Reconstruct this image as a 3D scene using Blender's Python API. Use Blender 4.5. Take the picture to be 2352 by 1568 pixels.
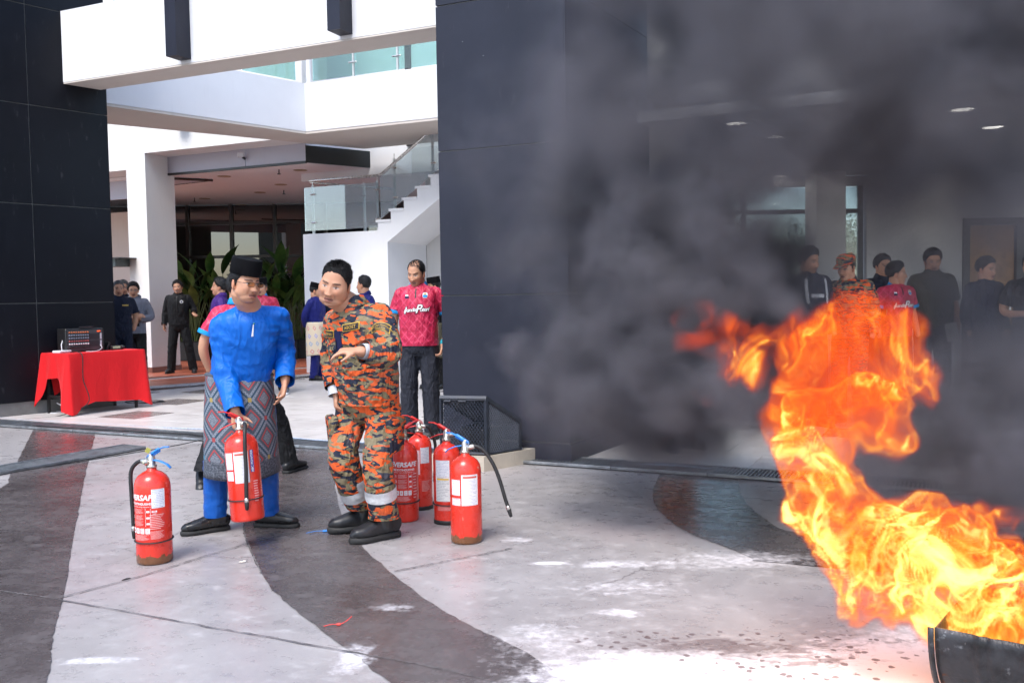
import bpy, bmesh, math, random
import numpy as np
from mathutils import Vector, Matrix, Euler
from mathutils.bvhtree import BVHTree
R = math.radians
rng = np.random.default_rng(7)
random.seed(7)
scn = bpy.context.scene
for o_ in list(bpy.data.objects):
    bpy.data.objects.remove(o_)
COL = scn.collection

# ------------------------------------------------------------------ camera
CAM_H, PITCH, ROLL, FPX = 1.35, math.atan(102 / 2108), 0.0165, 2108.0
cam_d = bpy.data.cameras.new('camera')
cam = bpy.data.objects.new('camera', cam_d); COL.objects.link(cam)
cam_d.sensor_width = 36.0
cam_d.lens = 36.0 * FPX / 2352.0
cam_d.clip_start = 0.05; cam_d.clip_end = 3000
cam.matrix_world = Matrix.Translation((0, 0, CAM_H)) @ Matrix.Rotation(R(90) - PITCH, 4, 'X') @ Matrix.Rotation(-ROLL, 4, 'Z')
cam_d.dof.use_dof = True; cam_d.dof.focus_distance = 5.35; cam_d.dof.aperture_fstop = 9.0
scn.camera = cam

# ------------------------------------------------------------------ sky and sun (hazy, overcast)
SUN_EL, SUN_AZ = R(58), R(205)          # azimuth measured from +Y clockwise: behind the camera, to the left
wd = bpy.data.worlds.new('World'); scn.world = wd; wd.use_nodes = True
wt = wd.node_tree; wt.nodes.clear()
sky_n = wt.nodes.new('ShaderNodeTexSky'); sky_n.sky_type = 'NISHITA'; sky_n.sun_disc = False
sky_n.sun_elevation = SUN_EL; sky_n.sun_rotation = SUN_AZ
sky_n.air_density = 1.0; sky_n.dust_density = 1.5; sky_n.ozone_density = 1.0
bg_n = wt.nodes.new('ShaderNodeBackground'); bg_n.inputs['Strength'].default_value = 0.15
wo_n = wt.nodes.new('ShaderNodeOutputWorld')
wt.links.new(sky_n.outputs['Color'], bg_n.inputs['Color']); wt.links.new(bg_n.outputs['Background'], wo_n.inputs['Surface'])
sun_d = bpy.data.lights.new('sun', 'SUN'); sun_d.energy = 1.5; sun_d.angle = R(25); sun_d.color = (1.0, 0.965, 0.92)
sun = bpy.data.objects.new('sun', sun_d); COL.objects.link(sun)
sdir = Vector((math.sin(SUN_AZ) * math.cos(SUN_EL), math.cos(SUN_AZ) * math.cos(SUN_EL), math.sin(SUN_EL)))
sun.rotation_euler = sdir.to_track_quat('Z', 'Y').to_euler(); sun.location = sdir * 60
vs = scn.view_settings
vs.view_transform = 'Standard'; vs.look = 'None'; vs.gamma = 1.0; vs.use_curve_mapping = False
vs.exposure = 1.32
cy = scn.cycles
cy.use_denoising = True
try: cy.denoiser = 'OPENIMAGEDENOISE'
except Exception: pass
cy.use_adaptive_sampling = True; cy.adaptive_threshold = 0.03
cy.max_bounces = 7; cy.diffuse_bounces = 4; cy.glossy_bounces = 3; cy.transmission_bounces = 8
cy.transparent_max_bounces = 24; cy.volume_bounces = 1; cy.volume_step_rate = 1.0; cy.volume_max_steps = 512
cy.caustics_reflective = False; cy.caustics_refractive = False
cy.sample_clamp_indirect = 4.0

# ------------------------------------------------------------------ measuring helpers (photo pixel on a 2352-wide view -> world point)
_c, _s, _cp, _sp = math.cos(ROLL), math.sin(ROLL), math.cos(PITCH), math.sin(PITCH)
def ray(x, y):
    x -= 1176; y -= 784
    xr = _c * x - _s * y; yd = _s * x + _c * y
    return np.array([xr, FPX * _cp - yd * _sp, -(FPX * _sp + yd * _cp)]) / FPX
CAMP = np.array([0, 0, CAM_H])
def on_ground(x, y, z=0.0):
    d = ray(x, y); return CAMP + d * (z - CAM_H) / d[2]
def at(x, y, Y):
    d = ray(x, y); return CAMP + d * Y / d[1]
def on_wall(x, y, p0, dv):
    d = ray(x, y); n = np.array([-dv[1], dv[0]])
    return CAMP + d * ((n @ np.asarray(p0)[:2]) / (n @ d[:2]))

# ------------------------------------------------------------------ object helpers
def tag(o, label=None, cat=None, group=None, kind=None):
    if label: o['label'] = label
    if cat: o['category'] = cat
    if group: o['group'] = group
    if kind: o['kind'] = kind
    return o
def empty(name, loc=(0, 0, 0), rz=0.0, label=None, cat=None, group=None, kind=None):
    o = bpy.data.objects.new(name, None); COL.objects.link(o)
    o.empty_display_size = 0.1
    o.location = loc; o.rotation_euler = (0, 0, rz)
    return tag(o, label, cat, group, kind)
def link(name, me, mat=None, parent=None, smooth=False):
    if mat is not None:
        me.materials.clear(); me.materials.append(mat)
    o = bpy.data.objects.new(name, me); COL.objects.link(o)
    if parent is not None: o.parent = parent
    if smooth:
        me.polygons.foreach_set('use_smooth', np.ones(len(me.polygons), bool))
    return o
class MB:
    """collects vertices and faces for one mesh"""
    def __init__(s): s.v = []; s.f = []; s.n = 0
    def add(s, verts, faces):
        verts = np.asarray(verts, float).reshape(-1, 3)
        s.v.append(verts); b = s.n
        s.f.extend([tuple(i + b for i in f) for f in faces]); s.n += len(verts); return s
    def box(s, c, size, rz=0.0, rot=None, bevel=0.0):
        hx, hy, hz = size[0] / 2, size[1] / 2, size[2] / 2
        if bevel <= 0:
            P = np.array([(x, y, z) for x in (-hx, hx) for y in (-hy, hy) for z in (-hz, hz)])
            F = [(0, 1, 3, 2), (4, 6, 7, 5), (0, 4, 5, 1), (2, 3, 7, 6), (0, 2, 6, 4), (1, 5, 7, 3)]
        else:
            b = min(bevel, hx * .9, hy * .9, hz * .9); P = []; F = []
            idx = {}
            for sx in (-1, 1):
                for sy in (-1, 1):
                    for sz in (-1, 1):
                        for a in range(3):
                            q = [sx * (hx - b), sy * (hy - b), sz * (hz - b)]
                            q[a] = (sx * hx, sy * hy, sz * hz)[a]
                            idx[(sx, sy, sz, a)] = len(P); P.append(q)
            P = np.array(P)
            for a in range(3):
                o1, o2 = [(1, 2), (2, 0), (0, 1)][a]
                for sg in (-1, 1):
                    q = []
                    for (e1, e2) in ((-1, -1), (1, -1), (1, 1), (-1, 1)):
                        k = [0, 0, 0]; k[a] = sg; k[o1] = e1; k[o2] = e2; q.append(idx[(*k, a)])
                    F.append(tuple(q if sg > 0 else q[::-1]))
                for e1 in (-1, 1):
                    for e2 in (-1, 1):
                        k1 = [0, 0, 0]; k1[a] = -1; k1[o1] = e1; k1[o2] = e2
                        k2 = list(k1); k2[a] = 1
                        q = [idx[(*k1, o1)], idx[(*k2, o1)], idx[(*k2, o2)], idx[(*k1, o2)]]
                        F.append(tuple(q if e1 * e2 < 0 else q[::-1]))
            for sx in (-1, 1):
                for sy in (-1, 1):
                    for sz in (-1, 1):
                        q = [idx[(sx, sy, sz, a)] for a in range(3)]
                        F.append(tuple(q if sx * sy * sz > 0 else q[::-1]))
        if rot is not None: P = P @ np.array(rot).T
        elif rz:
            cc, ss = math.cos(rz), math.sin(rz); P = P @ np.array([[cc, ss, 0], [-ss, cc, 0], [0, 0, 1]])
        return s.add(P + np.asarray(c), F)
    def prism(s, poly, z0, z1):
        """vertical prism from an xy outline (counter-clockwise)"""
        n = len(poly); poly = np.asarray(poly, float)
        z0 = np.broadcast_to(z0, n); z1 = np.broadcast_to(z1, n)
        V = np.r_[np.c_[poly, z0], np.c_[poly, z1]]
        F = [tuple(range(n))[::-1], tuple(range(n, 2 * n))]
        F += [(i, (i + 1) % n, (i + 1) % n + n, i + n) for i in range(n)]
        return s.add(V, F)
    def tube(s, path, ra, rb=None, lat=None, seg=12, caps=True, power=1.0, open_=False):
        V, F = tube_mesh(path, ra, rb, lat, seg, caps, power); return s.add(V, F[:-2] if open_ else F)
    def lathe(s, prof, c=(0, 0, 0), seg=32, M=None):
        """prof: (r, z) list, bottom to top"""
        a = np.arange(seg) * 2 * math.pi / seg; V = []; F = []
        for (r, z) in prof: V += [(r * math.cos(t), r * math.sin(t), z) for t in a]
        for i in range(len(prof) - 1):
            for k in range(seg):
                k2 = (k + 1) % seg; F.append((i * seg + k, i * seg + k2, (i + 1) * seg + k2, (i + 1) * seg + k))
        if prof[0][0] > 1e-5: F.append(tuple(range(seg))[::-1])
        if prof[-1][0] > 1e-5: F.append(tuple(range((len(prof) - 1) * seg, len(prof) * seg)))
        V = np.array(V)
        if M is not None: V = V @ np.array(M.to_3x3()).T
        return s.add(V + np.asarray(c), F)
    def sphere(s, c, r, nu=14, nv=10, M=None):
        r = np.broadcast_to(np.asarray(r, float), 3)
        V = [(0, 0, r[2])]; F = []
        for j in range(1, nv):
            p = math.pi * j / nv
            for i in range(nu):
                t = 2 * math.pi * i / nu; V.append((r[0] * math.sin(p) * math.cos(t), r[1] * math.sin(p) * math.sin(t), r[2] * math.cos(p)))
        V.append((0, 0, -r[2])); L = len(V) - 1
        for i in range(nu):
            i2 = (i + 1) % nu; F.append((0, 1 + i, 1 + i2)); F.append((L, L - nu + i2, L - nu + i))
            for j in range(nv - 2):
                F.append((1 + j * nu + i, 1 + (j + 1) * nu + i, 1 + (j + 1) * nu + i2, 1 + j * nu + i2))
        V = np.array(V)
        if M is not None: V = V @ np.array(M).T
        return s.add(V + np.asarray(c), F)
    def mesh(s, name='m'):
        me = bpy.data.meshes.new(name); V = np.concatenate(s.v) if s.v else np.zeros((0, 3))
        me.from_pydata(V.tolist(), [], s.f); me.update(); return me
    def build(s, name, mat=None, parent=None, smooth=False, origin=None, M=None):
        if origin is not None:
            s.v = [v - np.asarray(origin) for v in s.v]
        me = s.mesh(name)
        o = link(name, me, mat, parent, smooth)
        if origin is not None: o.location = origin
        return o
def catmull(P, n):
    P = np.asarray(P, float); m = len(P)
    if m < 3: return np.array([P[0] + (P[-1] - P[0]) * t for t in np.linspace(0, 1, n)])
    Q = np.vstack([2 * P[0] - P[1], P, 2 * P[-1] - P[-2]])
    out = []
    for t in np.linspace(0, m - 1 - 1e-9, n):
        i = int(t); u = t - i; a, b, c, d = Q[i], Q[i + 1], Q[i + 2], Q[i + 3]
        out.append(.5 * (2 * b + (c - a) * u + (2 * a - 5 * b + 4 * c - d) * u * u + (3 * b - a - 3 * c + d) * u ** 3))
    return np.array(out)
def tube_mesh(path, ra, rb=None, lat=None, seg=12, caps=True, power=1.0):
    P = np.asarray(path, float); n = len(P)
    ra = np.broadcast_to(np.asarray(ra, float), n); rb = ra if rb is None else np.broadcast_to(np.asarray(rb, float), n)
    T = np.gradient(P, axis=0); T /= np.linalg.norm(T, axis=1)[:, None] + 1e-12
    A = np.zeros((n, 3))
    if lat is not None:
        L = np.broadcast_to(np.asarray(lat, float), (n, 3)); A = L - T * (L * T).sum(1)[:, None]
    else:
        a = np.cross(T[0], (0, 0, 1.0))
        if np.linalg.norm(a) < .2: a = np.cross(T[0], (1.0, 0, 0))
        for i in range(n):
            a = a - T[i] * (a @ T[i]); a = a / np.linalg.norm(a); A[i] = a
    A /= np.linalg.norm(A, axis=1)[:, None] + 1e-12
    B = np.cross(T, A)
    if caps:
        P2 = [P[0] - T[0] * min(ra[0], rb[0]) * .55, P[0] - T[0] * min(ra[0], rb[0]) * .35] + list(P) + [P[-1] + T[-1] * min(ra[-1], rb[-1]) * .35, P[-1] + T[-1] * min(ra[-1], rb[-1]) * .55]
        ra = np.r_[ra[0] * .45, ra[0] * .8, ra, ra[-1] * .8, ra[-1] * .45]; rb = np.r_[rb[0] * .45, rb[0] * .8, rb, rb[-1] * .8, rb[-1] * .45]
        A = np.vstack([A[0], A[0], A, A[-1], A[-1]]); B = np.vstack([B[0], B[0], B, B[-1], B[-1]]); P = np.array(P2); n += 4
    t = np.arange(seg) * 2 * math.pi / seg; ct, st = np.cos(t), np.sin(t)
    if power != 1.0:
        ct = np.sign(ct) * np.abs(ct) ** power; st = np.sign(st) * np.abs(st) ** power
    V = P[:, None, :] + A[:, None, :] * (ra[:, None] * ct)[:, :, None] + B[:, None, :] * (rb[:, None] * st)[:, :, None]
    F = [(i * seg + k, i * seg + (k + 1) % seg, (i + 1) * seg + (k + 1) % seg, (i + 1) * seg + k) for i in range(n - 1) for k in range(seg)]
    F += [tuple(range(seg))[::-1], tuple(range((n - 1) * seg, n * seg))]
    return V.reshape(-1, 3), F

# ------------------------------------------------------------------ node helper
class NT:
    def __init__(s, name, vol=False):
        s.m = bpy.data.materials.new(name); s.m.use_nodes = True; s.t = s.m.node_tree; s.t.nodes.clear()
        s.out = s.t.nodes.new('ShaderNodeOutputMaterial'); s.bsdf = None
    def nd(s, typ, **kw):
        n = s.t.nodes.new(typ)
        for k, v in kw.items(): setattr(n, k, v)
        return n
    def ln(s, a, b):
        s.t.links.new(a, b)
    def put(s, sock, v):
        if isinstance(v, bpy.types.NodeSocket): s.ln(v, sock)
        elif v is not None:
            if isinstance(v, (tuple, list)) and sock.type == 'RGBA' and len(v) == 3: v = (*v, 1)
            sock.default_value = v
    def obj(s): return s.nd('ShaderNodeTexCoord').outputs['Object']
    def gen(s): return s.nd('ShaderNodeTexCoord').outputs['Generated']
    def world(s): return s.nd('ShaderNodeNewGeometry').outputs['Position']
    def mapping(s, v, loc=(0, 0, 0), rot=(0, 0, 0), sc=(1, 1, 1)):
        n = s.nd('ShaderNodeMapping'); s.ln(v, n.inputs['Vector']); n.inputs['Location'].default_value = loc
        n.inputs['Rotation'].default_value = rot; n.inputs['Scale'].default_value = sc; return n.outputs[0]
    def noise(s, v, sc, det=4, rough=.55, dist=0.0, col=False):
        n = s.nd('ShaderNodeTexNoise'); s.ln(v, n.inputs['Vector']); n.inputs['Scale'].default_value = sc
        n.inputs['Detail'].default_value = det; n.inputs['Roughness'].default_value = rough; n.inputs['Distortion'].default_value = dist
        return n.outputs['Color'] if col else n.outputs['Fac']
    def voro(s, v, sc, feature='F1', out='Distance', rnd=1.0):
        n = s.nd('ShaderNodeTexVoronoi', feature=feature); s.ln(v, n.inputs['Vector']); n.inputs['Scale'].default_value = sc
        n.inputs['Randomness'].default_value = rnd; return n.outputs[out]
    def math(s, op, a, b=None, clamp=False):
        n = s.nd('ShaderNodeMath', operation=op, use_clamp=clamp); s.put(n.inputs[0], a)
        if b is not None: s.put(n.inputs[1], b)
        return n.outputs[0]
    def vmath(s, op, a, b=None, k=None):
        n = s.nd('ShaderNodeVectorMath', operation=op); s.put(n.inputs[0], a)
        if k is not None: n.inputs['Scale'].default_value = k
        if b is not None: s.put(n.inputs[1], b)
        return n.outputs['Value'] if op in ('LENGTH', 'DOT_PRODUCT', 'DISTANCE') else n.outputs[0]
    def step(s, x, a, b):
        n = s.nd('ShaderNodeMapRange', interpolation_type='SMOOTHSTEP'); s.put(n.inputs[0], x)
        n.inputs[1].default_value = a; n.inputs[2].default_value = b; return n.outputs[0]
    def lin(s, x, a, b, c=0., d=1.):
        n = s.nd('ShaderNodeMapRange'); s.put(n.inputs[0], x)
        for i, q in zip((1, 2, 3, 4), (a, b, c, d)): n.inputs[i].default_value = q
        return n.outputs[0]
    def mix(s, f, a, b, mode='MIX'):
        n = s.nd('ShaderNodeMix', data_type='RGBA', blend_type=mode); s.put(n.inputs[0], f); s.put(n.inputs[6], a); s.put(n.inputs[7], b); return n.outputs[2]
    def sep(s, v):
        n = s.nd('ShaderNodeSeparateXYZ'); s.ln(v, n.inputs[0]); return n.outputs
    def comb(s, x, y, z):
        n = s.nd('ShaderNodeCombineXYZ'); s.put(n.inputs[0], x); s.put(n.inputs[1], y); s.put(n.inputs[2], z); return n.outputs[0]
    def attr(s, name):
        return s.nd('ShaderNodeAttribute', attribute_name=name).outputs['Color']
    def rand(s): return s.nd('ShaderNodeObjectInfo').outputs['Random']
    def bump(s, h, strength=.3, dist=.01):
        n = s.nd('ShaderNodeBump'); n.inputs['Strength'].default_value = strength; n.inputs['Distance'].default_value = dist
        s.ln(h, n.inputs['Height']); return n.outputs[0]
    def pbr(s, col, rough=.6, metal=0., normal=None, spec=None, **kw):
        b = s.nd('ShaderNodeBsdfPrincipled'); s.put(b.inputs['Base Color'], col); s.put(b.inputs['Roughness'], rough); s.put(b.inputs['Metallic'], metal)
        if normal is not None: s.ln(normal, b.inputs['Normal'])
        if spec is not None: s.put(b.inputs['Specular IOR Level'], spec)
        for k, v in kw.items(): s.put(b.inputs[k], v)
        s.ln(b.outputs[0], s.out.inputs['Surface']); s.bsdf = b; return s.m
def srgb(r, g, b):
    f = lambda c: (c / 255 / 12.92) if c / 255 <= .04045 else ((c / 255 + .055) / 1.055) ** 2.4
    return (f(r), f(g), f(b))
def simple(name, col, rough=.6, metal=0., var=.12, sc=8., bump=0., bsc=60., spec=None, **kw):
    """plain material with slight blotchy variation and fine relief"""
    t = NT(name); v = t.obj(); n = t.noise(v, sc, 5, .6)
    c2 = tuple(min(1, c * (1 + var)) for c in col); c1 = tuple(c * (1 - var) for c in col)
    c = t.mix(t.step(n, .3, .7), c1, c2)
    nr = None
    if bump: nr = t.bump(t.noise(v, bsc, 4, .6), bump, .004)
    r = t.lin(n, .3, .7, max(0, rough - .06), min(1, rough + .06))
    return t.pbr(c, r, metal, nr, spec, **kw)
# ================================================================== materials
def ground_mat(name, light):
    t = NT(name); p = t.world(); xyz = t.sep(p)
    blot = t.noise(p, 1.1, 6, .62); fine = t.noise(t.mapping(p, rot=(0, 0, .5), sc=(1, 1.25, 1)), 8, 9, .70)
    grain = t.noise(p, 140, 3, .7)
    if light:
        a = t.mix(t.step(blot, .34, .66), (.282, .264, .262), (.352, .334, .330)); a = t.mix(t.step(fine, .50, .72), a, (.425, .410, .405))
        a = t.mix(t.math('MULTIPLY', t.step(fine, .46, .32), .40), a, (.20, .184, .186))
        warm = t.step(t.noise(p, .55, 3, .5), .5, .7); a = t.mix(t.math('MULTIPLY', warm, .35), a, (.36, .27, .28))
    else:
        a = t.mix(t.step(blot, .34, .66), (.064, .054, .054), (.104, .090, .090)); a = t.mix(t.step(fine, .5, .78), a, (.165, .148, .148))
        a = t.mix(t.math('MULTIPLY', t.step(fine, .44, .30), .5), a, (.042, .030, .030))
    a = t.mix(t.math('MULTIPLY', t.step(grain, .52, .72), .22), a, (.5, .48, .5) if light else (.2, .18, .18))
    # chipped white specks and scuffs
    sp = t.step(t.voro(p, 34, 'F1'), .10, .05); spm = t.math('MULTIPLY', sp, t.step(t.noise(p, 2.2, 4, .6), .52, .62))
    a = t.mix(t.math('MULTIPLY', spm, .7), a, (.55, .53, .54))
    # extinguishing powder lying on the floor
    def patch(x, y, rx, ry, rot, w):
        q = t.mapping(t.vmath('SUBTRACT', p, (x, y, 0)), rot=(0, 0, rot), sc=(1 / rx, 1 / ry, 0)); return t.math('MULTIPLY', t.step(t.vmath('LENGTH', q), 1.0, .0), w)
    m = None
    for a_ in ((.85, 3.02, 1.25, .60, 0, .86), (.35, 3.25, .85, .40, .2, .55), (1.5, 3.35, .75, .6, 0, .8), (.42, 4.55, .50, .16, -.1, .55), (.17, 4.60, .15, .045, 0, 1.0), (.02, 5.05, .22, .12, 0, .62), (1.15, 4.6, .9, .35, 0, .62), (.5, 4.2, .7, .3, 0, .5),
               (-1.62, 3.42, .34, .085, 0, .62), (-1.15, 4.0, .3, .22, 0, .25), (.10, 3.62, .5, .3, 0, .5), (.45, 3.85, .22, .12, 0, .7), (-.55, 3.95, .22, .10, .9, .62), (-.62, 3.40, .16, .30, .5, .72)):
        g = patch(*a_); m = g if m is None else t.math('ADD', m, g)
    pn = t.noise(t.mapping(p, sc=(1, 1.7, 1)), 5.5, 8, .70, .4); pn2 = t.noise(p, 24, 5, .7)
    mk = t.math('SUBTRACT', t.math('ADD', m, t.math('MULTIPLY', pn, .95)), .86)
    mk = t.math('ADD', mk, t.math('MULTIPLY', t.math('SUBTRACT', pn2, .5), 1.0))
    pw = t.step(mk, -.10, .55)
    a = t.mix(t.math('MULTIPLY', pw, .92), a, (.80, .78, .80))
    # dark splashes round the drum
    dm = t.math('ADD', patch(1.05, 3.35, .75, .42, .3, 1.0), patch(.55, 3.5, .6, .22, .2, .75))
    cell = t.voro(t.vmath('ADD', p, t.vmath('SCALE', t.noise(p, 30, 2, .5, col=True), None, .03)), 20, 'F1')
    drops = t.math('MULTIPLY', t.step(cell, .30, .22), t.step(t.math('ADD', dm, t.noise(p, 9, 2, .5)), .70, 1.0))
    wet = t.step(t.math('ADD', t.math('MULTIPLY', dm, .42), t.math('MULTIPLY', t.noise(t.mapping(p, rot=(0, 0, .4), sc=(1, 2.2, 1)), 9.0, 9, .74, .9), .95)), .80, .92)
    dk = t.math('MAXIMUM', t.math('MULTIPLY', drops, .8), t.math('MULTIPLY', wet, .55))
    a = t.mix(dk, a, (.12, .085, .085))
    rg = t.lin(fine, .3, .7, .20, .44) if light else t.lin(fine, .3, .75, .17, .40)
    rg = t.math('ADD', rg, t.math('MULTIPLY', pw, .4), True)
    crk = t.voro(t.vmath('ADD', p, t.vmath('SCALE', t.noise(p, 2.2, 6, .65, col=True), None, .35)), .75, 'DISTANCE_TO_EDGE'); ck = t.math('MULTIPLY', t.step(crk, .005, .0015), t.step(t.noise(p, 1.3, 3, .5), .52, .60)); a = t.mix(t.math('MULTIPLY', ck, .55), a, (.07, .06, .06)); grit = t.step(t.voro(p, 95, 'F1'), .16, .08); gm = t.math('MULTIPLY', grit, t.step(t.noise(p, 3.1, 3, .6), .46, .6)); a = t.mix(t.math('MULTIPLY', gm, .55), a, (.10, .085, .085) if light else (.30, .28, .28))
    h = t.math('ADD', t.math('MULTIPLY', fine, .7), t.math('ADD', t.math('MULTIPLY', blot, .5), t.math('MULTIPLY', grain, .10)))
    h = t.math('ADD', h, t.math('MULTIPLY', pw, .25))
    return t.pbr(a, rg, 0, t.bump(h, .26, .010), .45)
M_CON = ground_mat('stamped_concrete', True)
M_BAND = ground_mat('stamped_concrete_dark', False)
def tile_mat(name, c1, c2, rough, sc=3., bump=.06, spec=.5):
    t = NT(name); p = t.world(); r = t.rand()
    n = t.noise(t.mapping(p, rot=(0, 0, .42), sc=(1, 3.2, 1)), sc, 6, .62, .5); a = t.mix(t.step(n, .3, .7), c1, c2)
    a = t.mix(t.math('MULTIPLY', t.step(r, .0, 1.), .22), a, tuple(c * .72 for c in c1))
    a = t.mix(t.math('MULTIPLY', t.step(t.noise(p, 2.2, 6, .66), .52, .75), .4), a, tuple(c * .7 for c in c1))
    return t.pbr(a, t.lin(n, .3, .7, rough * .8, rough * 1.25), 0, t.bump(t.noise(p, 90, 3, .6), bump, .003), spec)
M_TILE = tile_mat('pale_granite_tile', (.52, .49, .47), (.64, .615, .595), .34)
M_TILEDK = tile_mat('brown_granite_tile', (.20, .175, .165), (.27, .24, .23), .25)
M_GROUT = simple('tile_grout', (.30, .28, .27), .8)
M_TERRA = tile_mat('terracotta_tile', (.40, .105, .055), (.54, .16, .088), .42, 2.)
M_TGROUT = simple('terracotta_grout', (.30, .20, .16), .9)
def granite():
    t = NT('speckled_granite'); p = t.world(); v = t.voro(p, 150, 'F1', 'Color'); n = t.noise(p, 90, 3, .7)
    return t.pbr(t.mix(t.step(n, .35, .65), (.16, .15, .16), (.55, .53, .54)), .5)
M_GRAN = granite()
def cladding(name, c, rough):
    t = NT(name); p = t.obj(); w = t.world(); n = t.noise(w, 1.3, 5, .6); s_ = t.noise(t.mapping(w, sc=(2, 2, .5)), 9, 5, .7)
    a = t.mix(t.step(n, .3, .7), tuple(k * .88 for k in c), tuple(k * 1.15 for k in c))
    a = t.mix(t.math('MULTIPLY', t.step(s_, .60, .8), .16), a, (.22, .22, .24))
    sc_ = t.step(t.voro(t.mapping(w, sc=(1, 1, 2.2)), 7, 'F1'), .035, .015); a = t.mix(t.math('MULTIPLY', sc_, t.step(t.noise(w, 1.7, 2, .5), .60, .66)), a, (.6, .6, .6))
    wav = t.bump(t.noise(w, 1.5, 2, .5), .12, .05)
    return t.pbr(a, t.lin(s_, .3, .7, rough - .05, rough + .08), 0, wav, .20)
M_BLACK = cladding('black_cladding', (.0048, .0053, .0085), .36)
M_NAVY = cladding('dark_blue_cladding', (.020, .022, .034), .42)
M_JOINT = simple('cladding_joint', (.15, .147, .14), .8)
def plaster(name, c, bs=.35, sc=120, dirt=.15):
    t = NT(name); p = t.world(); n = t.noise(p, .9, 5, .6); g = t.noise(p, sc, 4, .6)
    st = t.noise(t.mapping(p, sc=(3, 3, .35)), 4, 5, .65)
    a = t.mix(t.step(n, .3, .72), tuple(k * .95 for k in c), c); a = t.mix(t.math('MULTIPLY', t.step(st, .55, .8), dirt), a, tuple(k * .6 for k in c))
    return t.pbr(a, .72, 0, t.bump(g, bs, .01), .3)
M_WHITE = plaster('white_textured_plaster', (.80, .79, .765), .55, 45)
M_WHITE2 = plaster('smooth_white_paint', (.80, .80, .81), .12, 160, .10)
M_SOFFIT = plaster('soffit_paint', (.66, .60, .54), .15)
M_LILAC = plaster('grey_lilac_panel', (.56, .56, .63), .05, 160, .12)
M_CEIL = plaster('ceiling_board', (.90, .85, .84), .05, 160, .05)
M_CREAM = plaster('cream_wall', (.55, .49, .44), .1)
M_GREYW = plaster('grey_wall_paint', (.64, .63, .62), .1)
M_FRAME = simple('dark_window_frame', (.030, .027, .026), .35, 0, .1)
M_STEEL = simple('brushed_steel', (.62, .60, .57), .28, 1.0, .1, 30)
M_PALEMETAL = simple('pale_post_metal', (.60, .62, .60), .4, .3, .08, 20)
M_GALV = simple('galvanised_steel', (.34, .36, .38), .42, .8, .25, 14, .15)
M_BLKPL = simple('black_plastic', (.012, .012, .013), .42, 0, .2, 20)
M_RUBBER = simple('black_rubber', (.016, .016, .017), .55, 0, .25, 20, .1)
M_CAGE = simple('cage_paint', (.024, .029, .042), .48, .2, .25, 10, .1)
M_WPL = simple('white_plastic', (.74, .74, .76), .35, 0, .04)
M_WOOD = simple('door_wood', (.36, .19, .075), .45, 0, .25, 6)
M_CABW = simple('white_cable', (.62, .63, .66), .45)
M_CABB = simple('blue_white_cable', (.36, .43, .55), .5, 0, .35, 60)
def dark_glass():
    t = NT('dark_reflective_glass')
    return t.pbr((.004, .005, .006), .015, 0, t.bump(t.noise(t.world(), .7, 2, .5), .05, .02), .5, IOR=2.1)
M_DKGLASS = dark_glass()
def clear_glass(name, tint, refl=.9, pale_sheen=0.0):
    t = NT(name); lw = t.nd('ShaderNodeFresnel'); lw.inputs[0].default_value = 1.5
    tr = t.nd('ShaderNodeBsdfTransparent'); tr.inputs[0].default_value = (*tint, 1)
    gl = t.nd('ShaderNodeBsdfGlossy'); gl.inputs['Roughness'].default_value = .02; gl.inputs[0].default_value = (1, 1, 1, 1)
    mx = t.nd('ShaderNodeMixShader'); t.ln(t.math('MULTIPLY', lw.outputs[0], refl), mx.inputs[0]); b0 = tr.outputs[0]
    if pale_sheen:  # diffuse white mixed in to stand for pale reflections on the panes
        df = t.nd('ShaderNodeBsdfDiffuse'); df.inputs[0].default_value = (.8, .84, .88, 1); fm = t.nd('ShaderNodeMixShader'); fm.inputs[0].default_value = pale_sheen; t.ln(b0, fm.inputs[1]); t.ln(df.outputs[0], fm.inputs[2]); b0 = fm.outputs[0]
    t.ln(b0, mx.inputs[1]); t.ln(gl.outputs[0], mx.inputs[2])
    t.ln(mx.outputs[0], t.out.inputs['Surface']); return t.m
M_GLASSG = clear_glass('green_tinted_glass', (.58, .80, .76), 1.6, .10)
M_GLASS = clear_glass('clear_glass', (.80, .87, .88), 2.2, .22)
def emitter(name, c, s):
    t = NT(name); e = t.nd('ShaderNodeEmission'); e.inputs[0].default_value = (*c, 1); e.inputs[1].default_value = s; t.ln(e.outputs[0], t.out.inputs['Surface']); return t.m
M_LAMP = emitter('lit_downlight', (1, .96, .9), 6.0)
# ================================================================== ground and paving
U = np.array([-math.sin(R(66)), math.cos(R(66))])      # building line, to the left and away
V = np.array([-U[1] * -1, -U[0]]); V = np.array([U[1], -U[0]])   # square to it, away from the camera
W = np.array([math.sin(R(40)), math.cos(R(40))])       # second building line, to the right and away
TZ = .05                                               # terracotta terrace height
g = MB(); g.box((0, 60, -.05), (600, 600, .1)); tag(g.build('ground', M_CON), kind='structure')
def sheet(name, poly, z, mat, parent=None):
    m = MB(); n = len(poly); m.add([(p[0], p[1], z) for p in poly], [tuple(range(n))]); return m.build(name, mat, parent)
def G2(x, y): return on_ground(x, y)[:2]
def wob(P, amp=.006, n=90):
    P = catmull(np.c_[np.array(P), np.zeros(len(P))], n)[:, :2]; return P + rng.normal(0, amp, P.shape) * .6
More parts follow.
